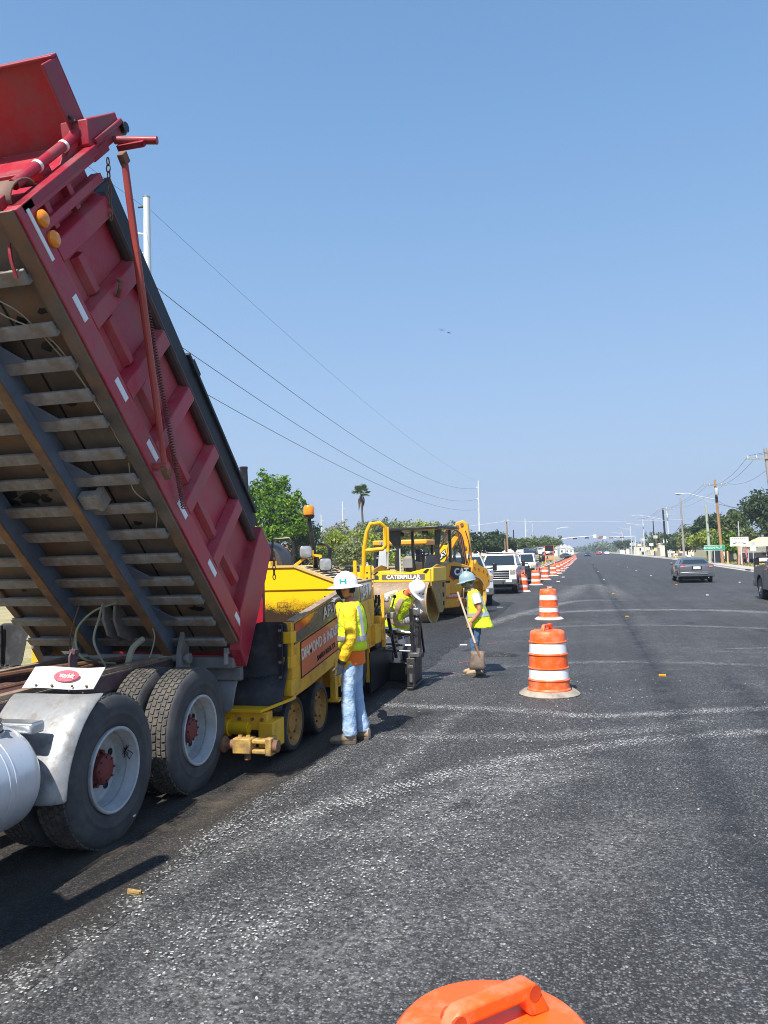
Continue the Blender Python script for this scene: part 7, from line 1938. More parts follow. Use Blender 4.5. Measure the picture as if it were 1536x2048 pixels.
LM = dict(bright=leafmat('bright_green_leaf', [(0, (.04, .10, .014)), (.5, (.12, .24, .026)), (1, (.29, .42, .07))]),
          mesq=leafmat('pale_mesquite_leaf', [(0, (.10, .125, .05)), (.5, (.23, .27, .10)), (1, (.44, .46, .23))]),
          yel=leafmat('yellow_green_leaf', [(0, (.11, .16, .025)), (.5, (.27, .34, .05)), (1, (.48, .52, .13))]),
          grey=leafmat('grey_twig_leaf', [(0, (.13, .135, .09)), (.5, (.27, .27, .18)), (1, (.46, .45, .34))]),
          oak=leafmat('dark_oak_leaf', [(0, (.028, .048, .026)), (.5, (.065, .105, .05)), (1, (.16, .21, .105))]),
          olive=leafmat('olive_leaf', [(0, (.05, .08, .03)), (.5, (.13, .175, .065)), (1, (.28, .32, .15))]))
PROTO = {}
def tree(label, kind, x, y, H, Wd, seed, group=None, z=None, name='tree', leaves=2600, size=None, low=False):
    """trunk, limbs and a crown of many small leaf sprays"""
    z = fieldz(x, y) if z is None else z
    t = thing(name, label, 'tree' if name != 'bush' else 'bush', (x, y, z), 0, group)
    rnd = random.Random(seed)
    blobs = []
    th = H*(.30 if not low else .10)
    nb = rnd.randint(6, 9)
    for k in range(nb):
        a = 2*PI*k/nb+rnd.uniform(-.3, .3); rad = Wd*.5*rnd.uniform(.30, .62)
        zz = th+(H-th)*rnd.uniform(.18, .72)
        blobs.append(((rad*math.cos(a), rad*math.sin(a), zz), (Wd*rnd.uniform(.17, .27), Wd*rnd.uniform(.17, .27), (H-th)*rnd.uniform(.16, .27))))
    blobs.append(((rnd.uniform(-.1, .1)*Wd, 0, H-(H-th)*.25), (Wd*.24, Wd*.24, (H-th)*.25)))
    for k in range(4): blobs.append(((rnd.uniform(-.38, .38)*Wd, rnd.uniform(-.3, .3)*Wd, H*rnd.uniform(.80, 1.0)), (Wd*.055, Wd*.055, (H-th)*.10)))
    sz = size or max(.10, min(.30, .0022*y))
    o = bpy.data.objects.new('crown', leaf_mesh('crown', blobs, leaves, sz, LM[kind], seed)); COL.objects.link(o); o.parent = t
    trunk_mb(th*1.1, max(.09, H*.022), blobs[:nb], seed+1).build('trunk', M_bark, t, world=False)
    return t
# the tall bright tree behind the truck bed
bt = thing('tree', 'tall bright green tree right behind the raised truck bed', 'tree', (-22.9, 55, .6))
bl = [((-2.2, 0, 4.7), (1.5, 1.5, 1.2)), ((.2, -.3, 5.2), (1.8, 1.7, 1.4)), ((1.7, .2, 4.3), (1.3, 1.3, 1.1)), ((-1.4, .4, 6.4), (1.3, 1.3, 1.1)), ((.1, .2, 6.9), (1.2, 1.2, .9)), ((-.4, -.2, 3.4), (2.2, 1.8, 1.0)), ((-2.6, .2, 3.2), (1.4, 1.3, 1.0)), ((1.5, .1, 5.7), (.8, .8, .7)), ((.9, -.5, 3.5), (1.5, 1.3, .8)),
      ((-.9, 0, 7.8), (.34, .34, .55)), ((-.5, 0, 7.4), (.5, .5, .5)), ((.9, 0, 7.4), (.35, .35, .4)), ((2.5, 0, 5.4), (.3, .3, .5)), ((2.0, 0, 6.3), (.28, .28, .45)), ((2.9, 0, 4.9), (.35, .35, .4)), ((2.3, 0, 3.6), (.7, .6, .5))]
o = bpy.data.objects.new('crown', leaf_mesh('crown', bl, 9000, .15, LM['bright'], 77, .16)); COL.objects.link(o); o.parent = bt
trunk_mb(2.2, .24, bl[:9], 78).build('trunk', M_bark, bt, world=False)
tree('dark shaded bushy tree low beneath the tall bright tree', 'oak', -21.2, 57, 4.4, 5.4, 31, leaves=3600, low=True)
GT = 'trees beyond the field on the left'
spec = [('yellow green tree just right of the tall bright tree', 'yel', -22.3, 68, 4.8, 4.2), ('grey twiggy tree right of the beacon', 'grey', -24.5, 76, 5.6, 5.6), ('pale green tree between beacon and palm', 'mesq', -23.0, 80, 5.3, 5.0), ('yellow green tree under the palm', 'yel', -22.8, 78, 4.6, 5.0), ('leafy green tree just left of the yellow guard loop', 'olive', -24.6, 92, 6.6, 6.6),
        ('olive tree seen through the guard loop', 'olive', -23.2, 90, 6.3, 6.2), ('pale green tree left of the black canopy', 'mesq', -22.0, 92, 6.6, 6.4), ('yellow tinged tree behind the black canopy', 'yel', -20.6, 96, 6.6, 6.2), ('pale tree behind the right end of the canopy', 'mesq', -18.8, 99, 6.5, 5.6), ('pale green tree behind the digging arm', 'mesq', -17.0, 103, 6.2, 6.0),
        ('dark oak right of the digging arm', 'oak', -15.6, 108, 5.2, 5.2), ('dark oak left of the brown utility pole', 'oak', -13.6, 112, 5.0, 5.6), ('dark oak behind the white posts', 'oak', -11.8, 118, 5.2, 4.8), ('olive green tree left of the white box', 'olive', -11.9, 138, 4.4, 6.2), ('olive tree behind the white box', 'olive', -10.4, 150, 4.8, 6.0), ('wide olive tree behind the parked cars', 'olive', -9.4, 168, 5.4, 7.6), ('round olive tree at the end of the tree line', 'olive', -8.4, 186, 6.2, 8.4),
        ('small pale bush tree left of the camper', 'mesq', -20.2, 66, 3.4, 4.4), ('low yellow bush tree behind the lever', 'yel', -18.6, 70, 3.0, 4.6), ('low dark tree behind the cab glass', 'oak', -19.6, 78, 4.0, 4.6), ('tall pale tree behind the second row, near the palm', 'mesq', -27.5, 96, 6.6, 7.0), ('grey green tree far behind the palm', 'grey', -30.0, 104, 7.0, 7.0), ('pale green tree behind the beacon', 'mesq', -28.5, 88, 5.6, 6.6)]
for i, (lab, kd, x, y, H, Wd) in enumerate(spec): tree(lab, kd, x, y, H*.90, Wd, 100+i, GT, z=fieldz(x, y)*.35, leaves=2500)
# trees on the right
GR = 'trees along the right side of the road'
spec = [('dark oak at the right edge behind the tall pole', 'oak', 20.3, 96, 8.6, 6.6), ('dark leafy oak at the right edge in front of the canopy', 'oak', 20.2, 84, 6.4, 4.0), ('grey green tree left of the right edge oak', 'olive', 19.0, 106, 6.6, 6.6), ('dark oak behind the orange utility pole', 'oak', 18.6, 116, 6.6, 6.4), ('dense dark oak left of the orange utility pole', 'oak', 17.9, 124, 6.8, 5.6),
        ('light green low tree behind the white sign', 'bright', 17.0, 101, 3.7, 3.6), ('drooping olive tree behind the green street sign', 'yel', 17.0, 112, 4.4, 6.4), ('pale flowering bush tree left of the tree line', 'mesq', 17.4, 142, 4.4, 5.2), ('olive tree behind the pale flowering tree', 'olive', 18.6, 152, 6.0, 6.6), ('dark low tree left of the grey pole', 'oak', 17.9, 165, 4.6, 4.8), ('olive tree beyond the black pole', 'olive', 20.5, 190, 5.2, 6.5), ('far oak left of the black pole', 'oak', 21.5, 215, 5.5, 7.0),
        ('far green tree above the signal arm', 'olive', 22, 250, 7.0, 9.0), ('far green tree right of the signal arm', 'olive', 20, 235, 6.0, 7.0), ('distant dark tree near the crest on the right', 'oak', 17, 340, 6, 10), ('distant tree line clump near the crest on the right', 'oak', 20, 420, 7, 14)]
for i, (lab, kd, x, y, H, Wd) in enumerate(spec): tree(lab, kd, x, y, H, Wd, 300+i, GR, z=.05, leaves=3400 if y < 130 else 2200)
mb_ = leaf_mesh('distant_treeline', [((-22-20*k+random.uniform(-4, 4), 620+random.uniform(-30, 60), 4), (16, 12, 5)) for k in range(8)]+[((14+18*k, 640+random.uniform(-30, 60), 4), (15, 12, 5)) for k in range(10)]+[((-6+6*k, 980, 3), (14, 10, 4.5)) for k in range(5)], 14000, 1.0, LM['olive'], 900)
o = bpy.data.objects.new('distant_treeline', mb_); COL.objects.link(o); o['kind'] = 'stuff'
mb_ = leaf_mesh('left_treeline', [((-38-9*k, 95+14*k, 2.0), (6.5, 5, 2.4)) for k in range(12)]+[((-24-6*k, 70-6*k, 1.6), (4, 3, 1.9)) for k in range(5)], 12000, .3, LM['mesq'], 901)
o = bpy.data.objects.new('left_treeline', mb_); COL.objects.link(o); o['kind'] = 'stuff'
# palm
pa = thing('palm_tree', 'tall fan palm with brown skirt of dead fronds rising over the tree line', 'palm', (-31.8, 110, 0))
mb = MB(); mb.tube([(.15, 0, 0), (.2, 0, 5), (.05, 0, 9), (0, 0, 11.6)], [.22, .17, .15, .16], 10); mb.build('trunk', M_bark, pa, world=False)
M_palmg = pm('palm_green', (.09, .16, .05), .6, c2=(.19, .27, .09), amt=.9, scale=2)
M_palmd = pm('dead_frond', (.20, .13, .08), .9, c2=(.10, .065, .04), amt=.9, scale=3)
rnd = random.Random(5)
def frond(mb, az, el, L, droop, w_):
    d = V((math.cos(az)*math.cos(el), math.sin(az)*math.cos(el), math.sin(el))); s = V((-math.sin(az), math.cos(az), 0)); n_ = s.cross(d)
    st = V((0, 0, 11.5)); e = st+d*L*.5; 
    mb.tube([st, e], [.03, .02], 5)
    for k in range(13):                                        # fan of pointed segments
        a = (k-6)/6*1.5
        dd = (d*math.cos(a)+s*math.sin(a)); tip = e+dd*L*.55+V((0, 0, -droop*(.3+.5*abs(math.sin(a)))))
        m_ = e.lerp(tip, .55)+V((0, 0, .06)); ww = w_*.09
        q = dd.cross(n_).normalized()*ww
        mb.add([e, m_+q, tip, m_-q], [(0, 1, 2, 3)])
mb = MB()
for k in range(38): frond(mb, rnd.uniform(0, 2*PI), rnd.choice((-.5, -.2, .1, .3, .55, .8, 1.1, 1.4))+rnd.uniform(-.12, .12), rnd.uniform(1.15, 1.55), rnd.uniform(.1, .5), 1.5)
mb.build('crown', M_palmg, pa, world=False)
mb = MB()
for k in range(22):
    a = rnd.uniform(0, 2*PI); L = rnd.uniform(.8, 2.2); r0 = .18
    p0 = V((r0*math.cos(a), r0*math.sin(a), 11.3-rnd.uniform(0, .8))); p1 = p0+V((.32*math.cos(a), .32*math.sin(a), -L*.5)); p2 = p0+V((.22*math.cos(a), .22*math.sin(a), -L)); s = V((-math.sin(a), math.cos(a), 0))*.13
    mb.add([p0-s*.3, p1-s, p2, p1+s], [(0, 1, 2, 3)])
mb.build('dead_fronds', M_palmd, pa, world=False)
# ================================================================== POLES AND WIRES
GW = 'overhead wires'
def cat(p, q, sag, n=28): return [tuple(V(p).lerp(V(q), i/n)-V((0, 0, 4*sag*(i/n)*(1-i/n)))) for i in range(n+1)]
M_wire = pm('wire_black', (.05, .055, .06), .6, amt=.2)
def power_line(lab, p, q, sag, r, m=None):
    mb = MB(); mb.tube(cat(p, q, sag), r, 5); o = mb.build('power_line', m or M_wire); return tag(o, lab, 'wire', GW)
M_wpole = pm('whitened_steel_pole', (.62, .66, .68), .5, .2, c2=(.52, .56, .58), amt=.5, scale=1)
tp_ = thing('transmission_pole', 'tall white steel transmission pole rising behind the dump truck bed', 'power pole', (-26.9, 44, 0))
mb = MB(); mb.tube([(-26.75, 44, -.1), (-26.83, 44, 12), (-26.9, 44, 25.9)], [.36, .30, .22], 12); mb.build('shaft', M_wpole, tp_)
mb = MB(); mb.lathe([(.22, 0), (.25, .02), (.25, .06), (0, .08)], 12, Matrix.Translation((-26.9, 44, 25.88))); mb.build('cap', M_steel(), tp_)
mb = MB(); mb.tube([(-27.05, 44, 23.45), (-28.3, 44, 23.75)], [.07, .05], 8); mb.build('cross_arm', M_wpole, tp_)
for z in (25.3, 22.2, 20.6, 17.8, 15.2):
    mb = MB(); mb.cyl((-26.9-.28, 44, z), (-26.9-.62, 44, z+.02), .06, 8); mb.build('insulator', M_blkm() if z > 22.3 else M_wpole, tp_)
tp2 = thing('transmission_pole', 'slim white transmission pole beyond the digging arm, far end of the long wires', 'power pole', (-30.9, 238, 0))
mb = MB(); mb.tube([(-31.1, 238, 0), (-30.9, 238, 24.5)], [.40, .24], 10); mb.build('shaft', M_wpole, tp2)
for z in (22.4, 18.8, 15.6):
    mb = MB(); mb.cyl((-30.9, 238, z), (-31.6, 238, z+.05), .10, 8); mb.build('insulator', M_wpole, tp2)
for k, (x, y, H, lab) in enumerate(((-94.8, 300, 24.6, 'far white transmission pole left of the palm'), (-118, 340, 22, 'far thin transmission pole just right of the bright tree'), (-30, 420, 20, 'far thin white pole right of the digging arm'), (-52, 360, 15, 'far thin pole above the tree line left of the digging arm'))):
    t = thing('transmission_pole', lab, 'power pole', (x, y, 0))
    mb = MB(); mb.tube([(x, y, 0), (x, y, H)], [.5, .30], 8); mb.build('shaft', M_wpole, t)
    mb = MB(); mb.bar((x, y, H-3), (x+1.5, y, H-2.9), .12, .12); mb.bar((x, y, H-6.5), (x+1.5, y, H-6.4), .12, .12); mb.build('cross_arm', M_wpole, t)
power_line('thin topmost wire between the two white transmission poles', (-26.9, 44, 25.3), (-30.9, 238, 24.2), 2.5, .011)
for z0, z1, sg, lab in ((20.7, 22.2, 4.4, 'upper of the three thick wires sagging to the far white pole'), (17.8, 18.8, 4.5, 'middle of the three thick wires sagging to the far white pole'), (15.3, 15.6, 3.4, 'lowest of the three thick wires sagging to the far white pole')):
    power_line(lab, (-27.3, 44, z0), (-31.4, 238, z1), sg, .026)
power_line('thin wire running left from the white pole top', (-27.1, 44, 25.3), (-25, -60, 26), 1.5, .011)
for k, (z, lab) in enumerate(((22.5, 'upper faint wire by the far pole left of the palm'), (19, 'middle faint wire by the far pole left of the palm'), (15.5, 'lower faint wire by the far pole left of the palm'))):
    power_line(lab, (-93.5, 300, z-.8), (-140, 180, z+1), 2.5, .03, M_wpole)
# timber poles on the right with cross arms, lamps, transformers
def timber(lab, x, y, H, lean, mat, arms=(), lamp_to=None, trans=None, band_=None, r=.16):
    t = thing('utility_pole', lab, 'utility pole', (x, y, 0))
    top = V((x+lean, y, H))
    at = lambda z: V((x+lean*z/H, y, z))
    mb = MB(); mb.tube([(x, y, -.1), tuple(at(H*.5)), tuple(top)], [r*1.15, r, r*.75], 10); mb.build('pole', mat, t)
    for z, L in arms:
        c = at(z); mb = MB(); mb.bar(c+V((-L/2, -.16, 0)), c+V((L/2, -.16, 0)), .09, .11); ar = mb.build('cross_arm', M_greyw(), t)
        for u in (-.46, -.25, .25, .46):
            mb = MB(); mb.cyl(c+V((u*L, -.16, .05)), c+V((u*L, -.16, .28)), .05, 8); mb.build('insulator', M_wpole, ar)
    if lamp_to:
        (lx, lz), (r0, r1) = lamp_to
        mb = MB(); mb.tube([tuple(at(r0)), (x+(lx-x)*.45+lean, y-.1, lz-.35), (x+(lx-x)*.8, y-.15, lz+.02), (lx, y-.2, lz)], .05, 8); mb.tube([tuple(at(r1)), (x+(lx-x)*.45+lean, y-.1, lz-.45)], .035, 8); am = mb.build('lamp_arm', M_galv(), t)
        mb = MB(); mb.loft([[(lx-.55, y-.2+s*.05, lz+.02-q*.5) for s, q in ((-1, 0), (0, -.16), (1, 0), (0, .16))], [(lx-.3, y-.2+s*.18, lz-q*.5) for s, q in ((-1, 0), (0, -.2), (1, 0), (0, .26))], [(lx+.1, y-.2+s*.10, lz-q*.5) for s, q in ((-1, 0), (0, -.16), (1, 0), (0, .16))]]); mb.build('lamp_head', M_galv(), am)
    if trans:
        for z in trans:
            c = at(z)+V((0, -.34, 0)); mb = MB(); mb.lathe([(.0, 0), (.2, .0), (.22, .03), (.22, .75), (.17, .80), (0, .82)], 16, Matrix.Translation(c)); mb.build('transformer', M_wpole, t)
    if band_:
        mb = MB(); mb.tube([tuple(at(band_[0])), tuple(at(band_[1]))], r*1.02, 10); mb.build('dark_band', M_blkm(), t)
    return t
M_opole = pm('orange_brown_pole', (.42, .25, .11), .85, c2=(.30, .18, .10), amt=.9, scale=5, stretch=(6, 6, .5), bump=.3, bscale=20)
timber('leaning orange brown utility pole with street lamp and transformer by the green sign', 15.6, 97, 9.9, -.42, M_opole, ((9.2, 2.6),), ((11.3, 8.4), (7.55, 6.8)), (8.1,), (7.2, 7.9))
timber('tall weathered grey utility pole at the right edge', 13.9, 62, 9.2, -.62, M_greyw(), ((8.45, 2.8),), None, (6.2,))
timber('pale green grey pole between the orange pole and the grey saloon', 14.7, 100, 7.1, -.2, pm('pale_green_pole', (.42, .46, .36), .8, c2=(.34, .37, .3), amt=.8, scale=4, stretch=(5, 5, .5)), r=.17)
timber('thin grey pole left of the dark oaks', 15.3, 130, 9.9, -.15, M_greyw())
timber('black utility pole with long white lamp arm', 16.6, 170, 10.3, -.35, M_blkm(), ((10.1, 2.4),), ((10.0, 10.2-1.1), (8.0, 7.4)), None, None, .22)
timber('pale pole close behind the black one', 17.8, 175, 10.8, -.3, M_wpole, ((10.3, 3.0), (9.0, 2.2)), None, (8.4,))
timber('distant dark pole left of the black lamp pole', 18.5, 220, 9.9, -.1, M_blkm(), ((9.7, 3.2),))
timber('distant pale pole with transformer', 17.4, 240, 11.4, -.2, M_wpole, ((11.1, 3.0),), ((13.0, 9.6), (9.0, 8.6)), (8.4,))
timber('far pale pole with small lamp arm near the signals', 17.2, 300, 11, -.2, M_wpole, ((10.8, 3.0),), ((13.0, 10.0), (9.6, 9.2)))
timber('far pale pole beyond the signals on the right', 17.4, 370, 11, -.2, M_wpole, ((10.8, 3.0),), ((12.6, 10.0), (9.6, 9.2)))
timber('slim grey pole behind the white sign', 15.6, 86.5, 4.6, 0., M_galv(), r=.07)
timber('brown utility pole behind the parked pickups', -9.95, 105, 6.3, -.05, M_wood(), ((6.15, .7),), r=.12)
timber('dark short pole right of the brown one', -10.8, 125, 5.6, -.05, M_blkm(), r=.11)
timber('short brown post beside the brown utility pole', -10.4, 106, 3.9, 0, M_wood(), r=.09)
timber('weathered brown pole behind the yellow guard loop', -14.9, 58, 3.4, -.02, M_greyw(), r=.13)
def lamp_post(lab, x, y, H, ax):
    t = thing('street_lamp', lab, 'street lamp', (x, y, fieldz(x, y) if x < 0 else 0))
    mb = MB(); mb.tube([(x, y, 0), (x, y, H)], [.13, .08], 8); mb.build('post', M_galv(), t)
    mb = MB(); mb.tube([(x, y, H-.1), (x+ax*.5, y, H+.25), (x+ax, y, H+.3)], .05, 6); am = mb.build('arm', M_galv(), t)
    mb = MB(); mb.box((x+ax, y, H+.3), (.75, .3, .16)); mb.build('lamp_head', M_white(), am, bevel=.05)
lamp_post('white lamp post with no near neighbours, behind the parked white car', -10.6, 170, 8.2, -.3)
lamp_post('white lamp post at the signals with its head over the lane', -8.1, 250, 9.2, 3.3)
for (a, b, c, d) in (((-10.0, 105, 6.25), (14.9, 118, 6.1), .25, 'pale wire crossing high over the whole road'), ((-10.0, 105, 6.25), (-40, 100, 5.0), .6, 'pale wire running left from the brown utility pole')):
    power_line(d, a, b, c, .03, M_wpole)
t0 = V((13.9-.62+.0, 62, 8.7)); t1 = V((15.6-.42, 97, 9.45)); t2 = V((17.4, 175, 10.6)); t3 = V((17.2, 240, 11.3)); tm = V((24, 8, 9.6))
for k, (u, lab) in enumerate(((-1.2, 'left'), (-.6, 'inner'), (1.2, 'right'))):
    for a, b, L2 in ((tm, t0, 'leaving the frame at the right'), (t0, t1, 'between the weathered pole and the orange pole'), (t1, t2, 'between the orange pole and the black lamp pole'), (t2, t3, 'among the distant right hand poles')):
        power_line('%s wire %s' % ({'left': 'road side', 'inner': 'middle', 'right': 'field side'}[lab], L2), a+V((u, -.16, .0)), b+V((u, -.16, .0)), .9, .012 if a is not t2 else .02)
power_line('single wire falling from the orange pole into the oaks', (15.2, 97, 7.1), (24, 92, 4.6), .2, .025)
power_line('low cable between the weathered pole and the orange pole', (13.5, 62, 5.6), (15.2, 97, 7.6), .9, .014)
power_line('low dark cable along the distant right hand poles', (15.2, 130, 5.9), (16.6, 175, 4.4), .8, .04)
power_line('low dark cable farther along the distant poles', (16.6, 175, 4.4), (18.5, 240, 4.4), .8, .05)
power_line('low dark cable in the oaks', (14.6, 100, 6.0), (15.2, 130, 5.9), .6, .025)
# ================================================================== SIGNS
gs = thing('street_sign', 'green street name sign reading BENTSEN PALM on a grey post', 'street sign', (14.1, 92, 0))
mb = MB(); mb.span((12.93, 91.97, 1.62), (15.10, 92.0, 2.22)); gp = mb.build('sign_plate', pm('sign_green', (.01, .30, .16), .4, amt=.3), gs, bevel=.006)
for a, b in (((12.96, 1.65), (15.07, 1.65)), ((12.96, 2.19), (15.07, 2.19)), ((12.96, 1.65), (12.96, 2.19)), ((15.07, 1.65), (15.07, 2.19))):
    mb = MB(); mb.bar((a[0], 91.967, a[1]), (b[0], 91.967, b[1]), .01, .03); mb.build('border', MW, gp)
text('street_lettering', 'BENTSEN PALM', .34, frame((13.85, 91.965, 1.92), (1, 0, 0), (0, 0, 1)), MW, gp, .80, .004)
mb = MB(); mb.cyl((14.0, 92.05, 0), (14.0, 92.05, 1.7), .05, 8); mb.build('post', M_galv(), gs)
ws = thing('advertising_sign', 'white two line board on two orange posts by the right hand driveway', 'sign', (15.3, 85, 0))
mb = MB(); mb.span((14.45, 84.95, 2.02), (16.2, 85.05, 2.98)); wp = mb.build('board', pm('cream_board', (.80, .78, .68), .5, amt=.4), ws, bevel=.01)
mb = MB(); mb.span((14.42, 84.93, 2.98), (16.23, 85.07, 3.02)); mb.build('board_cap', M_dark(), wp)
rnd = random.Random(2)
for k in range(7):                                             # worn unreadable red line
    mb = MB(); mb.box((14.68+.19*k, 84.946, 2.82), (.12, .006, .07)); mb.build('worn_letter', pm('faded_red_letter', (.55, .25, .20), .6, amt=.6, scale=30), wp)
for k in range(6):
    mb = MB(); mb.box((14.95+.13*k, 84.946, 2.36+.05*(k % 2)), (.07, .006, .16-.03*(k % 2))); mb.build('worn_letter', pm('faded_grey_letter', (.35, .33, .34), .6, amt=.6, scale=30), wp)
for k in (14.82, 15.80):
    mb = MB(); mb.box((k, 84.946, 2.30), (.22, .006, .07)); mb.build('worn_letter', M_dark(), wp)
for x in (15.20, 15.45):
    mb = MB(); mb.bar((x, 85, 0), (x, 85, 2.05), .14, .14); mb.build('post', pm('orange_post', (.60, .36, .17), .7, amt=.7, scale=4) if x < 15.3 else pm('pale_post', (.62, .52, .46), .7, amt=.5), ws)
mb = MB(); mb.bar((15.65, 84.9, 2.0), (16.15, 84.9, .1), .05, .05); mb.build('brace', pm('pink_red_bar', (.55, .12, .15), .6, amt=.5), ws)
mb = MB(); mb.bar((15.9, 84.95, 2.0), (15.95, 84.95, .9), .10, .10); mb.build('brace', pm('pink_red_bar', (.55, .12, .15)), ws)
rs = thing('road_sign', 'white two plate road sign on thin grey post before the yellow canopy', 'road sign', (16.0, 82, 0))
mb = MB(); mb.span((15.72, 81.97, 1.55), (16.28, 82.0, 2.02)); mb.build('plate', M_white(), rs)
mb = MB(); mb.span((15.85, 81.97, 2.04), (16.25, 82.0, 2.42)); mb.build('plate', M_galv(), rs)
mb = MB(); mb.cyl((16.0, 82.03, 0), (16.0, 82.03, 2.42), .04, 8); mb.build('post', M_galv(), rs)
# orange framed board seen from behind
ob = thing('warning_board', 'orange legged warning board seen from its black back, behind the drums', 'warning board', (-3.08, 72, 0))
mb = MB(); mb.span((-3.45, 72.0, 2.02), (-2.70, 72.03, 2.50)); mb.build('board', M_blkm(), ob)
for x in (-3.47, -2.68):
    mb = MB(); mb.bar((x, 72.05, 0.03), (x, 72.05, 2.52), .06, .06); mb.build('leg', M_orange(), ob)
mb = MB(); mb.bar((-3.5, 72.05, 1.62), (-2.66, 72.05, 1.62), .05, .07); mb.bar((-3.45, 72.05, 1.3), (-2.70, 72.05, 1.3), .05, .07); mb.build('cross_bar', M_orange(), ob)
mb = MB(); mb.bar((-3.47, 72.05, 1.6), (-3.4, 71.2, .03), .05, .05); mb.bar((-2.68, 72.05, 1.6), (-2.6, 71.2, .03), .05, .05); mb.build('foot_brace', M_orange(), ob)
# ================================================================== TRAFFIC SIGNALS
def signal(par, x, y, z, mat):
    mb = MB(); mb.span((x-.62, y-.14, z-.20), (x+.62, y+.14, z+.20)); s_ = mb.build('signal_head', mat, par, bevel=.02)
    for q, c in ((-.4, (.35, .02, .02)), (0, (.4, .25, .02)), (.4, (.02, .25, .08))):
        mb = MB(); mb.cyl((x+q, y-.15, z), (x+q, y-.16, z), .14, 14); mb.build('lens', pm('lens_%d' % int(c[0]*100+c[1]*1000), c, .3, amt=.2), s_)
        mb = MB(); mb.lathe([(.15, 0), (.16, .22)], 12, place((x+q, y-.14, z), (0, -1, 0)), caps=False, a0=-.2, a1=PI+.2); mb.build('visor', M_blkm(), s_)
    return s_
ta = thing('traffic_signal', 'far mast arm from the left kerb carrying two dark signal boxes', 'traffic signal', (-7.6, 250, 0))
mb = MB(); mb.tube([(-7.6, 250, 0), (-7.6, 250, 6.2)], [.2, .16], 10); mb.build('post', M_galv(), ta)
mb = MB(); mb.tube([(-7.6, 250, 5.8), (-3, 250, 6.2), (3.2, 250, 6.5)], [.14, .11, .07], 8); mb.build('mast_arm', M_galv(), ta)
for x in (-2.6, 1.0): signal(ta, x, 249.8, 5.9+.03*x, M_blkm())
mb = MB(); mb.span((3.0, 249.9, 5.9), (3.9, 249.95, 6.9)); mb.build('lane_sign', M_white(), ta)
tb = thing('traffic_signal', 'far mast arm from the right kerb carrying bagged orange signal boxes', 'traffic signal', (15.6, 252, 0))
mb = MB(); mb.tube([(15.6, 252, 0), (15.6, 252, 6.2)], [.2, .16], 10); mb.build('post', pm('pale_green_steel', (.5, .6, .55), .5, amt=.3), tb)
mb = MB(); mb.tube([(15.6, 252, 6.0), (9, 252, 6.0), (6.0, 252, 5.9)], [.14, .11, .08], 8); mb.build('mast_arm', pm('pale_green_steel', (.5, .6, .55)), tb)
M_bag = pm('orange_signal_hood', (.62, .20, .10), .6, amt=.5)
for x, z in ((4.9, 5.8), (5.4, 6.15), (8.3, 5.75), (11.6, 5.85)): signal(tb, x, 251.5+.4*(z > 6), z, M_bag)
mb = MB(); mb.span((6.0, 251.8, 5.5), (6.9, 251.85, 6.3)); mb.build('lane_sign', M_white(), tb)
mb = MB(); mb.span((7.3, 252, 5.55), (8.9, 252.05, 6.0)) if False else mb.span((9.4, 252.1, 5.5), (9.9, 252.15, 5.9)); mb.build('lane_sign', M_white(), tb)
# ================================================================== BUILDINGS, FENCES, SMALL STREET FURNITURE
def shed(name, lab, x, y, z, w_, d, h, rh, wall, roof, win=True, cat='building'):
    t = thing(name, lab, cat, (x, y, z))
    mb = MB(); mb.span((x-w_/2, y, z-.1), (x+w_/2, y+d, z+h)); mb.build('wall', wall, t)
    mb = MB(); mb.loft([[(x-w_/2-.2, yy_, z+h), (x+w_/2+.2, yy_, z+h), (x+w_/2*.1, yy_, z+h+rh), (x-w_/2*.1, yy_, z+h+rh)] for yy_ in (y-.25, y+d+.25)]); mb.build('roof', roof, t)
    if win:
        for q in (-.28, .22):
            mb = MB(); mb.span((x+q*w_-.35, y-.05, z+h*.40), (x+q*w_+.35, y-.003, z+h*.80)); f_ = mb.build('window', M_white(), t)
            mb = MB(); mb.span((x+q*w_-.28, y-.07, z+h*.45), (x+q*w_+.28, y-.052, z+h*.75)); mb.build('pane', M_glass(), f_)
    mb = MB(); mb.span((x-.05*w_, y-.04, z), (x+.07*w_, y-.003, z+h*.75)); mb.build('door', M_blk() if not win else M_wood(), t)
    return t
M_cream = pm('cream_wall', (.66, .60, .50), .8, c2=(.56, .5, .42), amt=.5)
M_wwall = pm('white_wall', (.76, .76, .74), .8, amt=.3)
M_rroof = pm('brown_red_roof', (.34, .16, .11), .8, amt=.6)
M_groof = pm('pale_grey_roof', (.58, .58, .57), .7, amt=.4)
shed('garden_shed', 'cream shed with brown roof behind the middle parked pickup', -13.6, 121, 1.3, 2.4, 3, .95, .45, M_cream, M_rroof, False)
shed('mobile_home', 'white mobile home with dark window left of the cream shed', -16.2, 124, 1.3, 2.9, 5, 1.5, .5, M_wwall, M_groof)
shed('house', 'low house with red brown roof hidden behind the truck tail and bright tree', -26.0, 60, .3, 5.4, 6, 1.6, 1.3, M_cream, M_rroof)
shed('camper', 'white camper under the trees left of the backhoe cab', -21.2, 71, .9, 2.6, 5, 1.5, .25, M_wwall, M_groof)
shed('house', 'white gabled house beyond the signals on the left', -10.5, 262, .2, 4.2, 8, 2.6, 2.2, M_wwall, M_groof)
shed('house', 'second white house beyond the signals on the left', -9.0, 300, .2, 4.0, 8, 2.8, 1.8, M_wwall, M_groof)
shed('house', 'third white house beyond the signals on the left, smallest', -8.2, 350, .2, 4.5, 8, 2.8, 2.0, M_wwall, M_groof)
shed('house', 'farthest white house on the left at the crest', -7.6, 420, .2, 4.5, 8, 2.8, 2.0, M_wwall, M_groof)
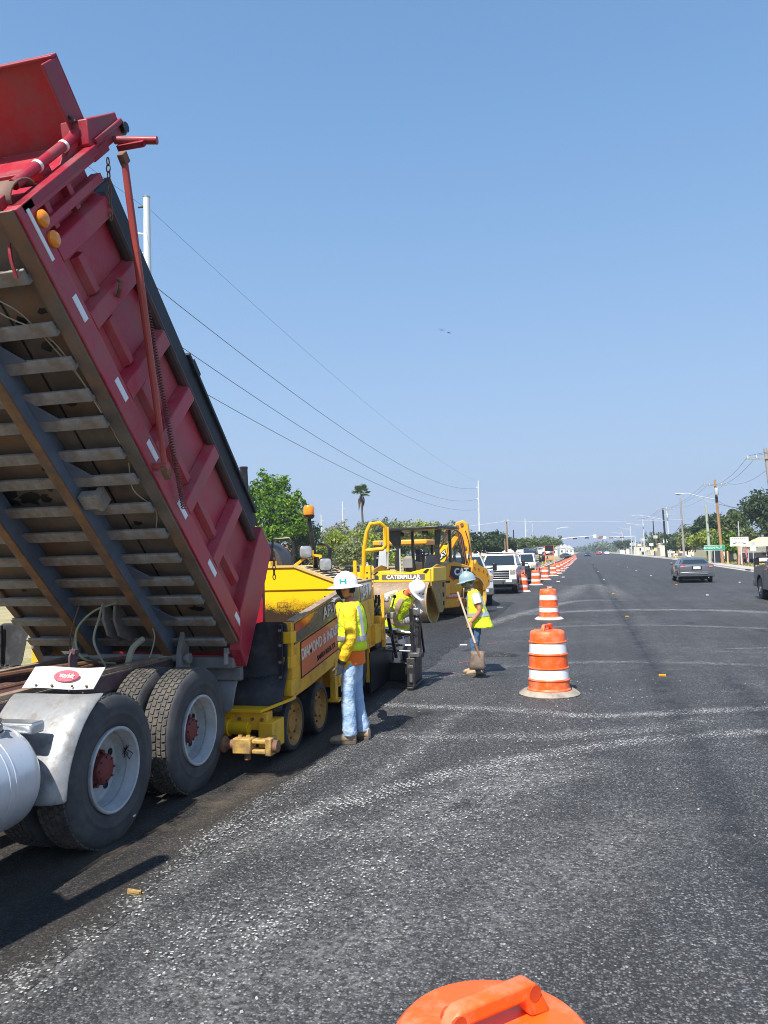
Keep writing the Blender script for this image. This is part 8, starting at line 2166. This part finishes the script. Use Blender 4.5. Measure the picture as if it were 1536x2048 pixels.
shed('house', 'cream house with tan roof among the far poles on the right', 22.5, 205, .1, 8, 8, 3.0, 1.5, M_cream, M_groof)
shed('shop', 'low pale shop far along the right pavement', 21.0, 275, .1, 9, 12, 3.0, .6, M_cream, M_rroof)
shed('shop', 'far white shop near the crest on the right', 20.0, 360, .1, 9, 14, 3.4, .6, M_wwall, M_groof)
for x, y, w_, h, lab in ((-10.35, 130, 1.15, 1.75, 'tall white cabinet on the rise behind the parked pickups'), (-9.0, 132, .95, 1.25, 'shorter white cabinet right of the tall one')):
    t = thing('equipment_cabinet', lab, 'cabinet', (x, y, fieldz(x, y)))
    z = fieldz(x, y); mb = MB(); mb.span((x-w_/2, y, z), (x+w_/2, y+1, z+h)); mb.build('box', M_wwall, t, bevel=.02); mb = MB(); mb.span((x-.01, y-.012, z+.1), (x+.01, y-.002, z+h-.1)); mb.build('door_gap', M_dark(), t)
t = thing('container', 'dark grey container on the rise behind the warning board', 'container', (-6.9, 150, 1.2)); mb = MB(); mb.span((-8.1, 150, 1.15), (-5.6, 153, 3.1)); mb.build('box', pm('dark_container', (.09, .095, .10), .6, amt=.4), t)
for k in range(7):
    mb = MB(); mb.span((-8.0+.36*k, 149.97, 1.25), (-7.9+.36*k, 149.997, 3.0)); mb.build('rib', pm('dark_container', (.09, .095, .10)), t)
# chain link fence behind the paver
fn = thing('wire_fence', 'post and wire fence across the field behind the paver', 'fence', (-16, 46, 0))
for k in range(13):
    x, y = -24+1.6*k, 44.5+.55*k
    mb = MB(); mb.cyl((x, y, -.1), (x, y, 1.55+random.uniform(-.05, .05)), .035, 8); mb.build('fence_post', M_greyw(), fn)
for z in (.5, .95, 1.4):
    mb = MB(); mb.tube([(-24, 44.5, z), (-4.8-0.0, 44.5+.55*12, z)], .010, 5) if False else mb.tube([(-24, 44.5, z), (-24+1.6*12, 44.5+.55*12, z)], .010, 5); mb.build('fence_wire', M_steel(), fn)
fr_ = thing('wire_fence', 'dark screened fence behind the posts on the right', 'fence', (17, 98, 0))
mb = MB(); mb.span((14.9, 99.6, 0), (17.2, 99.65, 1.5)); mb.build('screen', pm('navy_screen', (.018, .022, .035), .8, amt=.5), fr_)
mb = MB(); mb.span((17.3, 96, 0), (26, 96.04, 1.25)); mb.build('mesh_panel', pm('dark_mesh', (.035, .04, .045), .8, amt=.6), fr_)
for k in range(7):
    mb = MB(); mb.cyl((17.3+1.4*k, 95.95, 0), (17.3+1.4*k, 95.95, 1.4), .04, 8); mb.build('fence_post', M_galv(), fr_)
mb = MB(); mb.bar((17.3, 95.95, 1.33), (25.8, 95.95, 1.33), .05, .05); mb.build('top_rail', M_galv(), fr_)
for k in range(3):
    mb = MB(); mb.cyl((15.0+1.1*k, 99.55, 0), (15.0+1.1*k, 99.55, 1.55), .04, 8); mb.build('fence_post', M_blkm(), fr_)
cn_ = thing('awning', 'pale yellow awning roof at the right edge behind the oak', 'awning', (19, 92, 0))
mb = MB(); mb.loft([[(16.9, 90, 1.95), (22.5, 90, 1.95), (22.5, 95, 1.95), (16.9, 95, 1.95)], [(18.9, 91, 2.95), (21, 91, 2.95), (21, 94, 2.95), (18.9, 94, 2.95)]]); mb.build('canvas', pm('pale_yellow_canvas', (.72, .60, .32), .8, amt=.4), cn_)
for x in (17.1, 19.5, 22.3):
    mb = MB(); mb.cyl((x, 90.2, 0), (x, 90.2, 1.97), .05, 8); mb.build('post', M_galv(), cn_)
for x, y, lab in ((15.4, 75, 'white topped yellow mailbox by the right kerb, half hidden by the dark pickup'), (15.6, 126, 'white topped yellow box beside the thin grey pole'), (17.3, 160, 'small white topped yellow box before the black pole')):
    t = thing('mailbox', lab, 'mailbox', (x, y, 0))
    mb = MB(); mb.span((x-.13, y-.1, 0), (x+.13, y+.1, .62)); mb.build('stand', pm('yellow_stand', (.75, .48, .02), .5, amt=.4), t, bevel=.02)
    mb = MB(); mb.span((x-.36, y-.2, .62), (x+.36, y+.2, .92)); mb.build('box', M_white(), t, bevel=.03)
for x, y, H, m, lab in ((14.1, 72, .95, M_blkm(), 'short dark post by the right kerb'), (14.35, 73, .9, M_white(), 'short white post beside the dark one'), (15.0, 90, 1.55, pm('yellow_post', (.68, .47, .12), .7, amt=.5), 'short yellow post before the screened fence'), (16.1, 128, 1.2, pm('yellow_post', (.68, .47, .12)), 'short pale yellow post right of the thin grey pole'), (16.4, 87, .7, M_conc(), 'stubby pale post right of the orange sign posts')):
    mb = MB(); mb.tube([(x, y, -.05), (x, y, H-.06), (x, y, H)], [.085, .085, .05], 10); o = mb.build('post', m); tag(o, lab, 'post')
rb2 = thing('waste_bin', 'dark red bin beside the white board posts', 'bin', (15.85, 88, 0)); mb = MB(); mb.span((15.6, 87.8, 0), (16.15, 88.3, .95)); mb.build('body', pm('dark_red_bin', (.20, .035, .04), .6, amt=.5), rb2, bevel=.04); mb = MB(); mb.span((15.57, 87.77, .95), (16.18, 88.33, 1.03)); mb.build('lid', M_blkm(), rb2, bevel=.02)
bn = thing('banner', 'white and pink banner hanging by the orange pole', 'banner', (15.75, 98.4, 0)); mb = MB(); mb.span((15.72, 98.4, .62), (16.08, 98.42, 1.45)); mb.build('cloth', M_white(), bn); mb = MB(); mb.span((15.74, 98.38, .70), (16.06, 98.398, .92)); mb.build('stripe', pm('pink_red_bar', (.55, .12, .15)), bn); mb = MB(); mb.cyl((15.7, 98.42, 0), (15.7, 98.42, 1.5), .03, 6); mb.build('pole', M_galv(), bn)
mb = MB(); mb.span((12.86, 68.0, .015), (13.0, 69.4, .118)); mb.build('kerb_inlet', M_dark(), kind='structure')
# small roadside signs and posts along the far right pavement
rnd = random.Random(44)
GF = 'small signs and posts far along the right pavement'
for k in range(22):
    y = 185+k*9.5; x = right_edge(y)+1.5+rnd.uniform(0, 2.5); H = rnd.uniform(2.2, 5.5)
    t = thing('roadside_sign', 'small far sign post among the clutter along the right pavement', 'sign', (x, y, 0), 0, GF)
    mb = MB(); mb.cyl((x, y, 0), (x, y, H), .08, 6); mb.build('post', M_wpole if k % 3 else M_opole, t)
    mb = MB(); mb.span((x-.35-rnd.random()*.4, y-.1, H-.8), (x+.4, y-.05, H)); mb.build('plate', [M_white(), M_cream, pm('yellow_plate', (.7, .6, .15), .5, amt=.3), M_conc()][k % 4], t)
for k in range(9):
    y = 190+k*17; x = right_edge(y)+3.2
    mb = MB(); mb.span((x, y, 0), (x+rnd.uniform(2, 4), y+.3, rnd.uniform(.8, 1.3))); o = mb.build('low_wall', [M_cream, M_conc(), pm('pinkish_wall', (.5, .36, .30), .8, amt=.5)][k % 3]); tag(o, 'low pale wall along the far right pavement', 'wall', 'low walls along the far right pavement')
# ================================================================== BIRDS
for k, (x, y, z, rz, up_) in enumerate(((3.6-.15, 60, 18.2, .4, .35), (4.4-.15, 60.5, 17.9, 1.2, -.2))):
    c = V((0, 0, 0))
    t = thing('bird', ['left bird of the pair in the sky, farther one', 'right dark bird of the pair in the sky with bent wings'][k], 'bird', (0, 0, 0), 0, None)
    mb = MB(); mb.tube([(0, -.16, 0), (0, -.08, .0), (0, .05, .01), (0, .13, .0), (0, .19, 0)], [.012, .04, .055, .03, .008], 8); mb.build('body', M_blkm(), t, world=False)
    for s in (-1, 1):
        mb = MB(); mb.loft([[(s*.04, .07, .02), (s*.04, -.05, .02)], [(s*.22, .10, .10+up_*.2), (s*.22, -.03, .10+up_*.2)], [(s*.44, .0, .04+up_*.5), (s*.44, -.05, .04+up_*.5)]], closed=False, caps=False); o = mb.build('wing', M_blkm(), t, world=False); o.modifiers.new('t', 'SOLIDIFY').thickness = .008
    mb = MB(); mb.add([(0, -.13, 0), (-.06, -.28, 0), (.06, -.28, 0)], [(0, 1, 2)]); mb.build('tail', M_blkm(), t, world=False)
    d = (fw + rr*(((884 if k == 0 else 897)-768)/1540) + uu*((1024-(661 if k == 0 else 665))/1540)) if False else None
    t.location = [(-10.29, 60.0, 19.86), (-9.77, 60, 19.64)][k]; t.rotation_euler = (0, 0, rz)
    t.scale = (.6, .6, .6)
# ================================================================== AIR
m = bpy.data.materials.new('thin_air_haze'); m.use_nodes = True
n, l = m.node_tree.nodes, m.node_tree.links
n.remove(n['Principled BSDF'])
pv = N(n, l, 'ShaderNodeVolumePrincipled', {'Color': (.80, .88, 1.0, 1), 'Density': .0005, 'Anisotropy': .2})
l.new(pv.outputs[0], n['Material Output'].inputs['Volume'])
mb = MB(); mb.span((-2600, -260, -1.2), (2600, 4100, 32))
hz = mb.build('haze', m); hz['kind'] = 'stuff'
